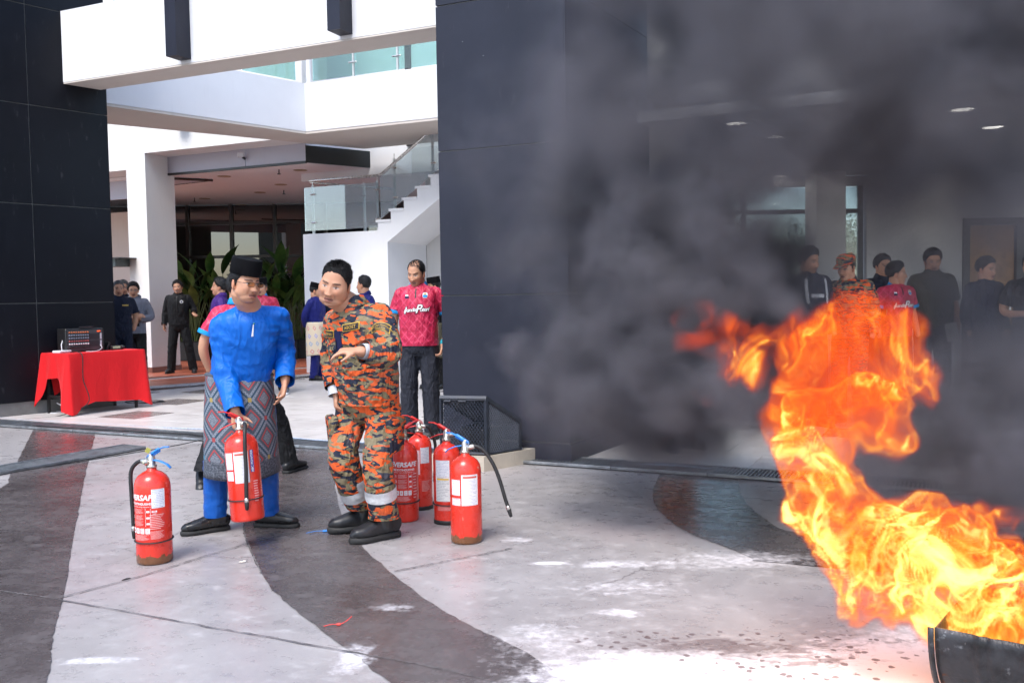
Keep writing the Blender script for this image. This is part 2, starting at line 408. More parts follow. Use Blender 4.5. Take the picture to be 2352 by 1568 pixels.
# main curved band
bl = [G2(*p) for p in [(668, 1015), (655, 1040), (612, 1105), (578, 1160), (560, 1205), (565, 1242), (600, 1317), (650, 1377), (725, 1437), (820, 1507), (895, 1568)]] + [(.15, 2.35), (.9, 1.75)]
br_ = [(-1.52, 8.45), (-1.45, 7.7), (-1.36, 7.0)] + [G2(*p) for p in [(770, 1120), (785, 1182), (825, 1247), (900, 1317), (1000, 1392), (1100, 1447), (1176, 1482)]] + [(.5, 2.75), (1.3, 2.2)]
band = sheet('paving_band', np.vstack([wob(bl), wob(br_)[::-1]]), .004, M_BAND); tag(band, kind='structure')
# wide band on the left
la = [G2(*p) for p in [(222, 985), (200, 1072), (175, 1197), (150, 1347), (120, 1472), (107, 1568)]] + [(-1.2, 1.9)]
lb = [G2(*p) for p in [(79, 983), (25, 1087), (0, 1122)]] + [(-3.6, 5.2), (-3.4, 3.6), (-3.3, 1.9)]
band2 = sheet('paving_band', np.vstack([wob(la, .004), wob(lb, .004)[::-1]]), .004, M_BAND); tag(band2, kind='structure')
# band on the right, behind the fire
ra_ = [G2(*p) for p in [(1521, 1080), (1501, 1122), (1506, 1162), (1546, 1202), (1601, 1232), (1656, 1252), (1726, 1280), (1776, 1292)]] + [(2.2, 4.25), (3.5, 4.3)]
rb_ = [G2(*p) for p in [(1693, 1090), (1706, 1142), (1751, 1187), (1856, 1227)]] + [(2.6, 4.9), (3.6, 5.0)]
band3 = sheet('paving_band', np.vstack([wob(ra_, .004), wob(rb_, .004)[::-1]]), .004, M_BAND); tag(band3, kind='structure')
M_GROOVE = simple('joint_dirt', (.12, .11, .11), .9, 0, .5, 30)
def groove(pts, w=.0048, z=.0065):
    P = wob([G2(*p) for p in pts], .003, 60); T = np.gradient(P, axis=0); T /= np.linalg.norm(T, axis=1)[:, None]; N = np.c_[-T[:, 1], T[:, 0]]
    ww = w * rng.uniform(.35, 1.2, len(P))[:, None]
    V_ = np.vstack([P + N * ww, P - N * ww]); n = len(P); m = MB()
    m.add(np.c_[V_, np.full(2 * n, z)], [(i, i + 1, n + i + 1, n + i) for i in range(n - 1)]); return m.build('paving_joint', M_GROOVE)
for pts in ([(0, 1358), (145, 1380), (420, 1430), (700, 1480), (1000, 1535), (1130, 1568)], [(145, 1372), (330, 1322), (560, 1252), (760, 1205)],
            [(560, 1197), (566, 1242), (600, 1317)], [(905, 1313), (1050, 1285), (1176, 1260)]):
    tag(groove(pts), kind='structure')
# ---- granite paving beyond the drain: a bed with one object per slab
drain0, drain1 = G2(0, 974), G2(1312, 1064); dd = (drain1 - drain0); dl = np.linalg.norm(dd); dd /= dl; dn = np.array([-dd[1], dd[0]])
pave = tag(empty('stone_paving'), kind='structure')
bed = sheet('mortar_bed', [drain0 - dd * 6 + dn * .17, drain1 + dd * 9 + dn * .17, drain1 + dd * 9 + dn * 12, drain0 - dd * 6 + dn * 12], .003, M_GROUT, pave)
tile_me = {}
def tile_mesh(key, sx, sy, h, mat, bev=.004):
    if key not in tile_me:
        m = MB(); m.box((0, 0, h / 2), (sx, sy, h), bevel=bev); me = m.mesh(key); me.materials.append(mat); tile_me[key] = me
    return tile_me[key]
TS = .62
for i in range(-3, 24):
    for j in range(0, 13):
        c = drain0 + dd * ((i + .5 * (j % 2)) * TS) + dn * (.175 + (j + .5) * TS)
        if c[1] > 19.5 or c[0] > 8.5: continue
        pj = c[0] / c[1]
        if pj < -.66 or pj > .62: continue
        if c[0] < -5.4 and c[1] > 12.3: continue
        dk = (i * 2 + j) % 7 == 3 and j % 2 == 1
        o = bpy.data.objects.new('paving_slab', tile_mesh('slab_dark' if dk else 'slab_pale', TS - .004, TS - .004, .008, M_TILEDK if dk else M_TILE, .002))
        COL.objects.link(o); o.parent = pave; o.location = (c[0], c[1], .003 + random.uniform(-.0006, .0006)); o.rotation_euler = (0, 0, math.atan2(dd[1], dd[0]))
# ---- drains
def grate_mesh(L, wd_):
    m = MB()
    for s in (-1, 1): m.box((0, s * (wd_ / 2 - .012), .012), (L - .006, .022, .022), bevel=.002)
    for k in range(int(L / .028)):
        m.box((-L / 2 + .02 + k * .028, 0, .010), (.011, wd_ - .05, .016))
    for s in (-1, 1): m.box((s * (L / 2 - .01), 0, .012), (.012, wd_ - .03, .02))
    me = m.mesh('grate'); me.materials.append(M_GALV); return me
def drain(p0, p1, wd_, label, L=.75):
    p0, p1 = np.array(p0), np.array(p1); d = p1 - p0; n = int(np.linalg.norm(d) / L); d /= np.linalg.norm(d); a = math.atan2(d[1], d[0])
    r = empty('drain_channel', (p0[0], p0[1], 0), 0, label, 'drain')
    m = MB(); c = p0 + d * n * L / 2; m.box((*(c - p0), .0055), (n * L, wd_, .003), a); m.build('channel', simple('channel_black', (.03, .03, .032), .9), r)  # flat near-black strip below the grate bars
    me = grate_mesh(L, wd_)
    for k in range(n):
        o = bpy.data.objects.new('grate', me); COL.objects.link(o); o.parent = r; q = d * (k + .5) * L; o.location = (q[0], q[1], .007); o.rotation_euler = (0, 0, a + random.uniform(-.004, .004))
    return r
drain(drain0 - dd * 1.6, drain1 + dd * 3.6, .34, 'long steel drain grating running across the plaza in front of the pale slabs')
drain(G2(-60, 1094), G2(455, 1003), .32, 'short slanting steel drain grating at the left that joins the long one')
# ---- terracotta terrace with granite edging
k0, k1 = on_ground(300, 902)[:2], on_ground(705, 869)[:2]; kd = (k1 - k0) / np.linalg.norm(k1 - k0); kn = np.array([-kd[1], kd[0]])
terr = tag(empty('terrace'), kind='structure')
m = MB(); pol = [k0 - kd * 6, k1 + kd * 9, k1 + kd * 9 + kn * 16, k0 - kd * 6 + kn * 16]; m.prism(pol, -.02, TZ - .012); m.build('terrace_bed', M_TGROUT, terr)
for k in range(-3, 9):
    m = MB(); L = .9; c = k0 + kd * (k + .5) * L + kn * .15; m.box((c[0], c[1], TZ / 2 + .002), (L - .004, .30, TZ + .004), math.atan2(kd[1], kd[0]), bevel=.006); m.build('kerb_stone', M_GRAN, terr)
for k in range(-5, 9):
    m = MB(); L = .9; c = k0 + kd * (k + .5) * L + kn * 1.62; m.box((c[0], c[1], TZ - .004), (L - .004, .16, .012), math.atan2(kd[1], kd[0]), bevel=.003); m.build('granite_strip', M_GRAN, terr)
ka = math.atan2(kd[1], kd[0]); cnt = 0; cand = []
for i in range(-16, 30):
    for j in range(0, 26):
        c = k0 + kd * (i + .5) * .42 + kn * (.302 + (j + .5) * .42)
        if j == 3: continue
        pj = c[0] / c[1]
        if c[1] < 13 or pj < -.47 or pj > -.19 or c[1] > 22.8: continue
        cand.append((c[1], c, j))
cand.sort(key=lambda q: q[0])
for q in cand[:300]:
    o = bpy.data.objects.new('floor_tile', tile_mesh('terra', .408, .408, .012, M_TERRA, .003)); COL.objects.link(o); o.parent = terr
    o.location = (q[1][0], q[1][1], TZ - .012 + random.uniform(-.0008, .0008)); o.rotation_euler = (0, 0, ka)
if len(cand) > 300:
    m = MB()
    for q in cand[300:]: m.box((q[1][0], q[1][1], TZ - .006), (.408, .408, .012), ka)
    tag(m.build('far_floor_tiles', M_TERRA, terr), kind='stuff')

# ================================================================== buildings
def away(p, n):
    return n if (np.dot(n, p) > 0) else -n
def wallbox(m, p0, p1, thick, z0, z1):
    p0, p1 = np.asarray(p0, float)[:2], np.asarray(p1, float)[:2]; d = p1 - p0; n = np.array([-d[1], d[0]]) / np.linalg.norm(d); n = away((p0 + p1) / 2, n) * thick
    poly = [p0, p1, p1 + n, p0 + n]
    a = sum(poly[i][0] * poly[(i + 1) % 4][1] - poly[(i + 1) % 4][0] * poly[i][1] for i in range(4))
    if a < 0: poly = poly[::-1]
    return m.prism(poly, z0, z1)
def vpoly(m, p0, d, pts, thick, nrm):
    """outline (t, z) in a vertical plane through p0 along d, extruded by nrm * thick"""
    n = len(pts); A = np.array([[p0[0] + d[0] * t, p0[1] + d[1] * t, z] for t, z in pts]); B = A + np.array([nrm[0], nrm[1], 0]) * thick
    F = [tuple(range(n)), tuple(range(2 * n - 1, n - 1, -1))] + [((i + 1) % n, i, i + n, (i + 1) % n + n) for i in range(n)]
    return m.add(np.r_[A, B], F)
SEAMS = [.165, 1.37, 2.58, 3.785, 4.99, 6.2, 7.4]
def clad_tower(name, label, corners, mat, splits, zs, base):
    """corners: xy loop; the first faces are panelled; splits[i] = distances of vertical joints along face i"""
    t = empty(name, (corners[0][0], corners[0][1], 0), 0, label, 'building'); o0 = np.array([corners[0][0], corners[0][1], 0])
    C = np.array(corners, float); ctr = C.mean(0); inner = ctr + (C - ctr) * .97
    n_ = len(C); A = sum(C[i][0] * C[(i + 1) % n_][1] - C[(i + 1) % n_][0] * C[i][1] for i in range(n_))
    def off(d):
        out = []
        for i in range(n_):
            a, b, c = C[i - 1], C[i], C[(i + 1) % n_]; e1 = (b - a) / np.linalg.norm(b - a); e2 = (c - b) / np.linalg.norm(c - b)
            n1 = np.array([-e1[1], e1[0]]) * np.sign(A); n2 = np.array([-e2[1], e2[0]]) * np.sign(A)
            bis = (n1 + n2) / np.linalg.norm(n1 + n2); out.append(b + bis * d / max(.3, bis @ n1))
        return np.array(out)
    I = off(.012); J = I if A > 0 else I[::-1]
    m = MB(); m.prism(J, 0, zs[-1]); m.v = [v - o0 for v in m.v]; m.build('core', M_JOINT, t)
    for i in range(n_):
        a, b = C[i], C[(i + 1) % n_]; L = np.linalg.norm(b - a); e = (b - a) / L; nin = np.array([-e[1], e[0]]) * np.sign(A)
        xs = [0] + list(splits.get(i, [])) + [L]
        for k in range(len(xs) - 1):
            for j in range(len(zs) - 1):
                m = MB(); p0 = a + e * (xs[k] + (.006 if k else 0.0)); p1 = a + e * (xs[k + 1] - (.006 if k < len(xs) - 2 else 0.013))
                q = [p0, p1, p1 + nin * .011, p0 + nin * .011]
                if A < 0: q = q[::-1]
                m.prism(q, zs[j] + .0055, zs[j + 1] - .0055); m.v = [v - o0 for v in m.v]; m.build('cladding_panel', mat, t)
    q = off(-.012 if base else .02); m = MB(); m.prism(q if A > 0 else q[::-1], 0, zs[0] - .01 if base else zs[0]); m.v = [v - o0 for v in m.v]; m.build('plinth', mat, t)
    return t
# left tower
Wl = on_ground(82, 952)[:2]; cornR = on_wall(270, 900, Wl, W)[:2]; cornL = cornR - W * 4.2; back = np.array([-W[1], W[0]]) * 2.4
clad_tower('black_tower', 'black clad building corner behind the red table at the left edge', [cornL, cornR, cornR + back, cornL + back], M_BLACK,
           {0: [4.2 - .98 - 1.25 - 1.25, 4.2 - .98 - 1.25, 4.2 - .98]}, SEAMS, False)
# right column
cR = on_ground(1311, 1065)[:2]; cL = on_wall(1018, 900, cR, U)[:2]; cb = np.array([.5, .866]); cB = cR + cb * 1.78
clad_tower('dark_column', 'dark blue clad column beside the wire cage, half hidden in smoke', [cL, cR, cB, cL + cb * 1.78], M_NAVY, {}, SEAMS, True)
# white bridge with two dark fins
bj = on_wall(145, 185, Wl, W)[:2]; bd = -U; bp1 = bj + bd * 9.0
br = empty('bridge', (bj[0], bj[1], 4.1), 0, 'wide white footbridge beam spanning from the black tower to the dark column', 'bridge'); B0 = np.array([bj[0], bj[1], 4.1])
m = MB(); wallbox(m, bj - bd * .0, bp1, .46, 4.125, 5.0); m.build('girder', M_WHITE2, br); br.children[-1].location = -B0
m = MB(); wallbox(m, bj + V * .004, bp1 + V * .004, .45, 4.105, 4.124); m.build('soffit', M_SOFFIT, br).location = -B0
for px in (425, 795):
    q = on_wall(px, 100, bj, U)[:2]; m = MB(); pts = [q - bd * .075, q + bd * .085]; wallbox(m, pts[0] - V * .23, pts[1] - V * .23, .228, 4.16, 5.6); m.build('fin', M_NAVY, br).location = -B0
# inner walkway: two parapets, glass above
c2 = on_ground(702, 305, 4.1)[:2]; c2l = on_ground(245, 240, 4.1)[:2]; c2l = c2 + (c2l - c2) * 1.05; c2r = c2 - U * 4.5
wk = empty('walkway', (c2[0], c2[1], 4.1), 0, 'upper walkway with pale parapets and green glass balustrade under the bridge', 'walkway'); K0 = np.array([c2[0], c2[1], 4.1])
def loc(o, O): o.location = -np.asarray(O); return o
m = MB(); wallbox(m, c2l, c2, .22, 4.12, 4.90); loc(m.build('parapet', M_WHITE2, wk), K0)
m = MB(); wallbox(m, c2 + V * .003, c2r + V * .003, .22, 4.12, 4.905); loc(m.build('parapet', M_WHITE2, wk), K0)
m = MB(); e1 = (c2 - c2l) / np.linalg.norm(c2 - c2l); nl = away(c2, np.array([-e1[1], e1[0]]))
poly = [c2l + nl * .01, c2 + V * .01, c2r + V * .01, c2r + V * 1.75, c2 + V * 1.75 , c2l + nl * 1.4]
m.prism(poly, 4.08, 4.118); loc(m.build('floor_slab', M_SOFFIT, wk), K0)
for k in range(4):
    a, b = c2 - U * (.10 + k * .82), c2 - U * (.10 + k * .82 + .79); m = MB(); wallbox(m, a + V * .10, b + V * .10, .012, 4.95, 5.95); loc(m.build('glass_panel', M_GLASSG, wk), K0)
    m = MB(); wallbox(m, b + V * .06 - U * .005, b + V * .06 - U * .035, .03, 4.905, 5.9); loc(m.build('post', M_PALEMETAL, wk), K0)
    for z in (5.15, 5.75):
        m = MB(); q = b + V * .055; m.tube([(q[0] + U[0] * .06, q[1] + U[1] * .06, z), (q[0] - U[0] * .09, q[1] - U[1] * .09, z)], .014, seg=8); loc(m.build('glass_clamp', M_STEEL, wk), K0)
for k in range(3):
    a, b = c2 - e1 * (.10 + k * 1.0), c2 - e1 * (.10 + k * 1.0 + .97); m = MB(); wallbox(m, a + nl * .10, b + nl * .10, .012, 4.95, 5.95); loc(m.build('glass_panel', M_GLASSG, wk), K0)
m = MB(); q = c2 + V * .16 + U * .02; m.tube([(q[0], q[1], 4.9), (q[0], q[1], 7)], .045, seg=12); loc(m.build('drain_pipe', M_WPL, wk), K0)
# ---- upper floor behind the walkway (seen through the green glass)
up = empty('upper_wall', (c2[0], c2[1] + 2, 4.1), 0, 'pale rear wall with dark window posts behind the green glass balustrade', 'wall'); UP0 = np.array([c2[0], c2[1] + 2, 4.1])
m = MB(); wallbox(m, c2 + V * 2.0 + U * 1.6, c2r + V * 2.0, .2, 3.62, 8.0); loc(m.build('wall', M_WHITE2, up), UP0)
for k in range(5):
    q = c2 + V * 1.97 - U * (.75 + k * .85); m = MB(); wallbox(m, q, q - U * .12, .028, 4.1, 8); loc(m.build('window_post', M_GREYW if k % 2 else M_FRAME, up), UP0)
m = MB(); wallbox(m, c2 + V * 1.9 - U * 1.6, c2 + V * 1.9 - U * 3.2, .05, 5.62, 5.72); loc(m.build('rail', M_GREYW, up), UP0)
# ---- white office building with deep opening
Pb = on_ground(350, 856, TZ)[:2]
of = empty('office_building', (Pb[0], Pb[1], TZ), 0, 'white textured office building with wide canopy opening behind the men', 'building'); OF0 = np.array([Pb[0], Pb[1], TZ])
pl = on_wall(296, 700, Pb, U)[:2]; pR = on_wall(335, 700, Pb, U)[:2]; pR = Pb
pw_ = .47; ZL = float(on_wall(350, 350, Pb, U)[2]); ZL2 = float(on_wall(296, 390, Pb, U)[2])
m = MB(); wallbox(m, Pb, Pb + U * pw_, .72, TZ, ZL); loc(m.build('pillar', M_WHITE, of), OF0)
m = MB(); wallbox(m, Pb - V * .012 - U * .012, Pb + U * (pw_ + .012) - V * .012, .75, TZ - .05, TZ + .10); loc(m.build('pillar_skirting', simple('skirting_tile', (.20, .065, .04), .4), of), OF0)
m = MB(); FR_ = on_wall(697, 310, Pb, U)[:2]; wallbox(m, FR_, Pb + U * 6, .72, ZL, 8.0); loc(m.build('upper_facade', M_WHITE, of), OF0)
m = MB(); wallbox(m, Pb + U * 1.6, Pb + U * 6, .72, ZL2, ZL - .001); loc(m.build('lintel', M_WHITE, of), OF0)
m = MB(); wallbox(m, Pb + U * pw_, Pb + U * 1.6, .72, ZL2, ZL - .001); loc(m.build('lintel', M_WHITE, of), OF0)
m = MB(); wallbox(m, Pb + U * .9 - V * .012, Pb + U * 4 - V * .012, .011, 4.74, 4.76); loc(m.build('facade_groove', M_SOFFIT, of), OF0)
q = on_wall(405, 268, Pb - V * .2, U)[:2]; m = MB(); wallbox(m, q - V * .0 - U * .12, q + U * .12, .19, 4.53, 6.5); loc(m.build('fin', M_NAVY, of), OF0)
# canopy inside the opening
f0 = Pb + V * .56 - U * .10; f1 = on_wall(702, 375, Pb + V * .56, U)[:2]
cz0 = float(on_wall(352, 405, Pb + V * .56, U)[2]); cz1 = cz0 + .46
m = MB(); wallbox(m, f0 + U * .9, on_wall(564, 380, Pb + V * .56, U)[:2] + U * .006, .03, cz0 + .03, cz1); loc(m.build('fascia_panel', M_LILAC, of), OF0)
m = MB(); wallbox(m, on_wall(564, 380, Pb + V * .56, U)[:2] - U * .006, f1, .03, cz0 + .03, cz1); loc(m.build('fascia_panel', M_LILAC, of), OF0)
m = MB(); wallbox(m, f0 + U * .9 - V * .01, f1 - V * .01, .05, cz0 - .012, cz0 + .028); loc(m.build('fascia_trim', M_FRAME, of), OF0)
f2 = f1 + np.array([math.sin(R(52)), math.cos(R(52))]) * 2.6
m = MB(); wallbox(m, f1 + V * .004, f2, .03, cz0 + .0, min(4.075, cz1)); loc(m.build('fascia_end', simple('black_fascia', (.010, .011, .011), .5), of), OF0)
m = MB(); wallbox(m, Pb + V * .74 + U * pw_, Pb + V * .74 + U * 4, .03, ZL2 - .42, ZL2 - .02); loc(m.build('fascia_panel', M_LILAC, of), OF0)
GY = 23.0
cpoly = [f0 + U * 6 + V * .05, f1 + V * .05, f2 + V * .05, np.array([f2[0] + 3, GY]), np.array([-16, GY])]
m = MB(); m.prism(cpoly, cz0 - .004, cz0 + .05); loc(m.build('ceiling', M_CEIL, of), OF0)
# triangular ceiling recess edge
tri = [on_ground(361, 411, cz0 - .05)[:2], on_ground(361, 431, cz0 - .05)[:2], on_ground(488, 417, cz0 - .05)[:2]]
m = MB(); m.prism(tri[::-1] if True else tri, cz0 - .03, cz0 - .006); loc(m.build('ceiling_recess', M_LILAC, of), OF0)
for a, b in ((0, 2), (1, 2)):
    m = MB(); pa, pb = tri[a], tri[b]; m.tube([(pa[0], pa[1], cz0 - .03), (pb[0], pb[1], cz0 - .03)], .022 if a == 0 else .012, seg=4); loc(m.build('recess_trim', M_FRAME, of), OF0)
for (px, py) in [(515, 405), (690, 391), (645, 424), (597, 442), (470, 456), (455, 477), (555, 470), (680, 476), (580, 484)]:
    q = on_ground(px, py, cz0 - .006); m = MB(); m.lathe([(.13, 0), (.13, .004), (.10, .005), (.0, .004)][::1], (q[0], q[1], cz0 - .012), 20); loc(m.build('downlight', simple('downlight_trim', (.42, .30, .18), .5), of), OF0)
for (px, py) in [(641, 400), (652, 446), (630, 478), (447, 463), (365, 484)]:
    q = on_ground(px, py, cz0 - .09); m = MB(); m.lathe([(.035, 0), (.035, .01), (.012, .015), (.012, .09)], (q[0], q[1], cz0 - .095), 10); loc(m.build('sprinkler', M_FRAME, of), OF0)
# rear glazing
for (a, b) in ((-14, -9.02), (-9.02, -8.04), (-8.04, -6.95), (-6.95, -5.87), (-5.87, -4.6), (-4.6, -2.5)):
    for (z0, z1) in ((TZ, 2.47), (2.47, 3.30), (3.30, cz0)):
        m = MB(); m.box(((a + b) / 2, GY + .04, (z0 + z1) / 2), (b - a - .06, .02, z1 - z0 - .06)); loc(m.build('glass_pane', M_DKGLASS, of), OF0)
    m = MB(); m.box((b, GY, (TZ + cz0) / 2), (.07, .12, cz0 - TZ)); loc(m.build('mullion', M_FRAME, of), OF0)
    for z in (2.47, 3.30):
        m = MB(); m.box(((a + b) / 2, GY + .006, z), (b - a - .072, .10, .07)); loc(m.build('transom', M_FRAME, of), OF0)
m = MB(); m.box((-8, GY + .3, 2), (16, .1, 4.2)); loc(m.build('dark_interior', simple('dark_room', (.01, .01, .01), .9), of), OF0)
# room to the left of the pillar
a = on_wall(255, 600, Pb + V * 2.6, U)[:2]; m = MB(); wallbox(m, a - U * .9, a + U * 4, .2, TZ, 3.4); loc(m.build('side_wall', M_CREAM, of), OF0)
# small bracketed canopy
q = on_wall(300, 580, Pb - V * .02, U)[:2]; m = MB(); wallbox(m, q + U * .02 - V * .35, q + U * 1.6 - V * .35, .34, 2.03, 2.17)
sh = m.build('shelf_beam', simple('grey_green_steel', (.055, .075, .075), .4), of); loc(sh, OF0)
m = MB(); wallbox(m, q - U * .12 - V * .40, q + U * 1.7 - V * .40, .46, 2.171, 2.195); loc(m.build('shelf_plate', M_FRAME, of), OF0)
# security camera on the fascia
q = on_wall(562, 358, Pb + V * .56, U); m = MB(); m.box((q[0] - .05, q[1] - .08, q[2]), (.11, .07, .08), bevel=.01); m.build('box', M_WPL)
cam_o = bpy.data.objects['box']; cam_o.name = 'security_camera'; tag(cam_o, 'small white security camera on the grey fascia above the opening', 'camera')
m = MB(); m.tube([(q[0], q[1] - .005, q[2] - .06), (q[0] - .01, q[1] - .06, q[2] - .03), (q[0] - .02, q[1] - .09, q[2] - .02)], .018, seg=8); m.box((q[0] + .0, q[1] - .07, q[2] - .05), (.04, .05, .03)); m.build('bracket', M_BLKPL, cam_o)
# ---- staircase
St = on_ground(705, 862)[:2]; sd = -U
def stp(x, y):
    p = on_wall(x, y, St, U); return (np.dot(p[:2] - St, sd), p[2])
stair = empty('staircase', (St[0], St[1], 0), 0, 'white staircase with glass balustrade and steel handrail behind the two men', 'staircase'); ST0 = np.array([St[0], St[1], 0])
z_l = 2.53; pts = [(0, 0), (0, z_l)]; t0, zl = stp(868, 519); stp_t = []
tt = t0; zz = z_l
for k in range(8):
    pts += [(tt, zz)]; zz += .175; pts += [(tt, zz)]; stp_t.append((tt, zz)); tt += .262
pts += [(tt + 1.2, zz), (tt + 1.2, zz - .75)]
te, ze = stp(890, 556); slope = .175 / .262
pts += [(te + (zz - .75 - ze) / slope, zz - .75), (te, ze), (te, 0)]
m = MB(); vpoly(m, St, sd, pts, 1.35, V); loc(m.build('stair_wall', M_WHITE2, stair), ST0)
for (a, z) in stp_t:
    m = MB(); wallbox(m, St + sd * (a - .035) - V * .015, St + sd * (a + .255) - V * .015, 1.38, z - .036, z + .006); loc(m.build('tread', M_WHITE2, stair), ST0)
m = MB(); wallbox(m, St + sd * te + V * 1.36, St + sd * (te + 4) + V * 1.36, .15, 0, 6); loc(m.build('rear_wall', M_GREYW, stair), ST0)
rt = .95
for (a, b) in ((.015, t0 - .01),):
    m = MB(); wallbox(m, St + sd * a + V * .05, St + sd * b + V * .05, .012, z_l + .06, z_l + .83); loc(m.build('glass_panel', M_GLASS, stair), ST0)
m = MB(); ga = t0 + .03; gb = ga + 1.9; vpoly(m, St + V * .05, sd, [(ga, z_l + .20), (ga, z_l + .90), (gb, z_l + .90 + 1.9 * slope), (gb, z_l + .20 + 1.9 * slope)], .012, V); loc(m.build('glass_panel', M_GLASS, stair), ST0)
for a, zb in ((.17, z_l), (.86, z_l), (t0 - .05, z_l), (t0 + .30, z_l + .175 * 2), (t0 + 1.05, z_l + .175 * 5)):
    dv = V * (.6 if abs(a - .86) < .01 else .0); m = MB(); wallbox(m, St + sd * (a - .02) + dv + V * .075, St + sd * (a + .02) + dv + V * .075, .03, zb - .01, zb + .86); loc(m.build('post', M_PALEMETAL, stair), ST0)
    for z in (zb + .2, zb + .7):
        m = MB(); q = St + sd * a + dv + V * .045; m.tube([(*(q - sd * .01), z), (*(q + sd * .075), z)], .015, seg=8); loc(m.build('glass_clamp', M_STEEL, stair), ST0)
    m = MB(); q = St + sd * a + dv + V * .09; m.tube([(*q, zb + .85), (*q, zb + .95)], .007, seg=6); loc(m.build('rail_pin', M_STEEL, stair), ST0)
q = [(.10, z_l + rt), (t0 - .02, z_l + rt), (t0 + .06, z_l + rt + .03), (t0 + 2.4, z_l + rt + .03 + 2.34 * slope)]
m = MB(); m.tube(catmull([(*(St + sd * a + V * .09), z) for a, z in (q[0], ((q[0][0] + q[1][0]) / 2, q[0][1]), q[1])], 8).tolist() + [(*(St + sd * q[2][0] + V * .09), q[2][1]), (*(St + sd * q[3][0] + V * .09), q[3][1])], .024, seg=12); loc(m.build('handrail', M_STEEL, stair, True), ST0)
m = MB(); m.tube([(*(St + sd * .12 + V * .09), z_l + rt - .03), (*(St + sd * 1.15 + V * 1.2), z_l + rt - .10)], .022, seg=10); loc(m.build('handrail', M_STEEL, stair, True), ST0)
# ---- covered entrance on the right
EY = 12.8
en = empty('entrance_hall', (4, EY, 0), 0, 'covered entrance with lit ceiling, windows and wooden door behind the smoke', 'building'); EN0 = np.array([4, EY, 0])
e0, e1_ = on_ground(1561, 272, 2.95)[:2], on_ground(1935, 234, 2.95)[:2]; ed = (e1_ - e0) / np.linalg.norm(e1_ - e0)
E0, E1 = cB + np.array([.02, .02]), e0 + ed * 12
m = MB(); m.prism([e0 - ed * .6, E1, np.array([E1[0], EY + .0]), np.array([e0[0] - 1.2, EY])], 2.95, 3.05); loc(m.build('ceiling', M_GREYW, en), EN0)
m = MB(); wallbox(m, e0 - ed * .3, E1, .25, 3.052, 7.5); loc(m.build('fascia', plaster('dark_grey_fascia', (.16, .155, .155), .1), en), EN0)
def bx(name, x0, x1, y0, y1, z0, z1, mat):
    m = MB(); m.box(((x0 + x1) / 2, (y0 + y1) / 2, (z0 + z1) / 2), (x1 - x0, y1 - y0, z1 - z0)); return loc(m.build(name, mat, en), EN0)
bx('rear_wall', .8, 2.35, EY, EY + .2, 0, 2.949, M_GREYW); bx('rear_wall', 4.95, 6.28, EY, EY + .2, 0, 2.949, M_GREYW); bx('rear_wall', 7.95, 14, EY, EY + .2, 0, 2.949, M_GREYW)
bx('lintel', 2.35, 4.95, EY + .003, EY + .19, 2.82, 2.948, M_GREYW); bx('lintel', 6.28, 7.95, EY + .003, EY + .19, 2.34, 2.948, M_GREYW)
bx('pillar', 4.07, 4.46, EY - .55, EY - .08, 0, 2.949, M_GREYW)
for x in (2.35, 3.22, 4.85): bx('window_post', x, x + .07, EY + .05, EY + .11, 0, 2.82, M_FRAME)
for z in (.9, 2.44): bx('window_rail', 2.425, 4.848, EY + .055, EY + .105, z, z + .06, M_FRAME)
bx('window_pane', 2.43, 3.215, EY + .075, EY + .081, .05, 2.80, M_GLASS); bx('window_pane', 3.295, 4.845, EY + .075, EY + .081, .05, 2.80, M_GLASS)
bx('door_frame', 6.285, 6.38, EY - .02, EY + .18, 0, 2.335, M_FRAME); bx('door_frame', 6.382, 7.94, EY - .02, EY + .18, 2.24, 2.335, M_FRAME); bx('door_frame', 7.03, 7.22, EY - .015, EY + .17, 0, 2.238, M_FRAME)
d1 = bx('door', 6.385, 7.026, EY + .05, EY + .09, 0, 2.236, M_WOOD); d2 = bx('door', 7.224, 7.9, EY + .05, EY + .09, 0, 2.236, M_WOOD)
for d_, x in ((d1, 6.95), (d2, 7.3)):
    m = MB(); m.tube([(x, EY + .0, .95), (x, EY + .0, 1.25)], .013, seg=8); m.box((x, EY + .025, .98), (.02, .05, .02)); m.box((x, EY + .025, 1.22), (.02, .05, .02)); m.build('handle', M_STEEL, d_)
for i, (px, py) in enumerate([(1690, 282), (1782, 313), (1608, 366), (1720, 388), (1790, 404), (2210, 250), (2280, 291)]):
    q = on_ground(px, py, 2.95); m = MB(); m.lathe([(.0, 0), (.095, 0), (.095, .004)], (q[0], q[1], 2.944), 18); o = loc(m.build('downlight', M_LAMP, en), EN0)
    m = MB(); a = np.linspace(0, 2 * math.pi, 25); m.tube([(q[0] + .108 * math.cos(t), q[1] + .108 * math.sin(t), 2.946) for t in a], .010, seg=6, caps=False); m.build('trim', M_WPL, o)
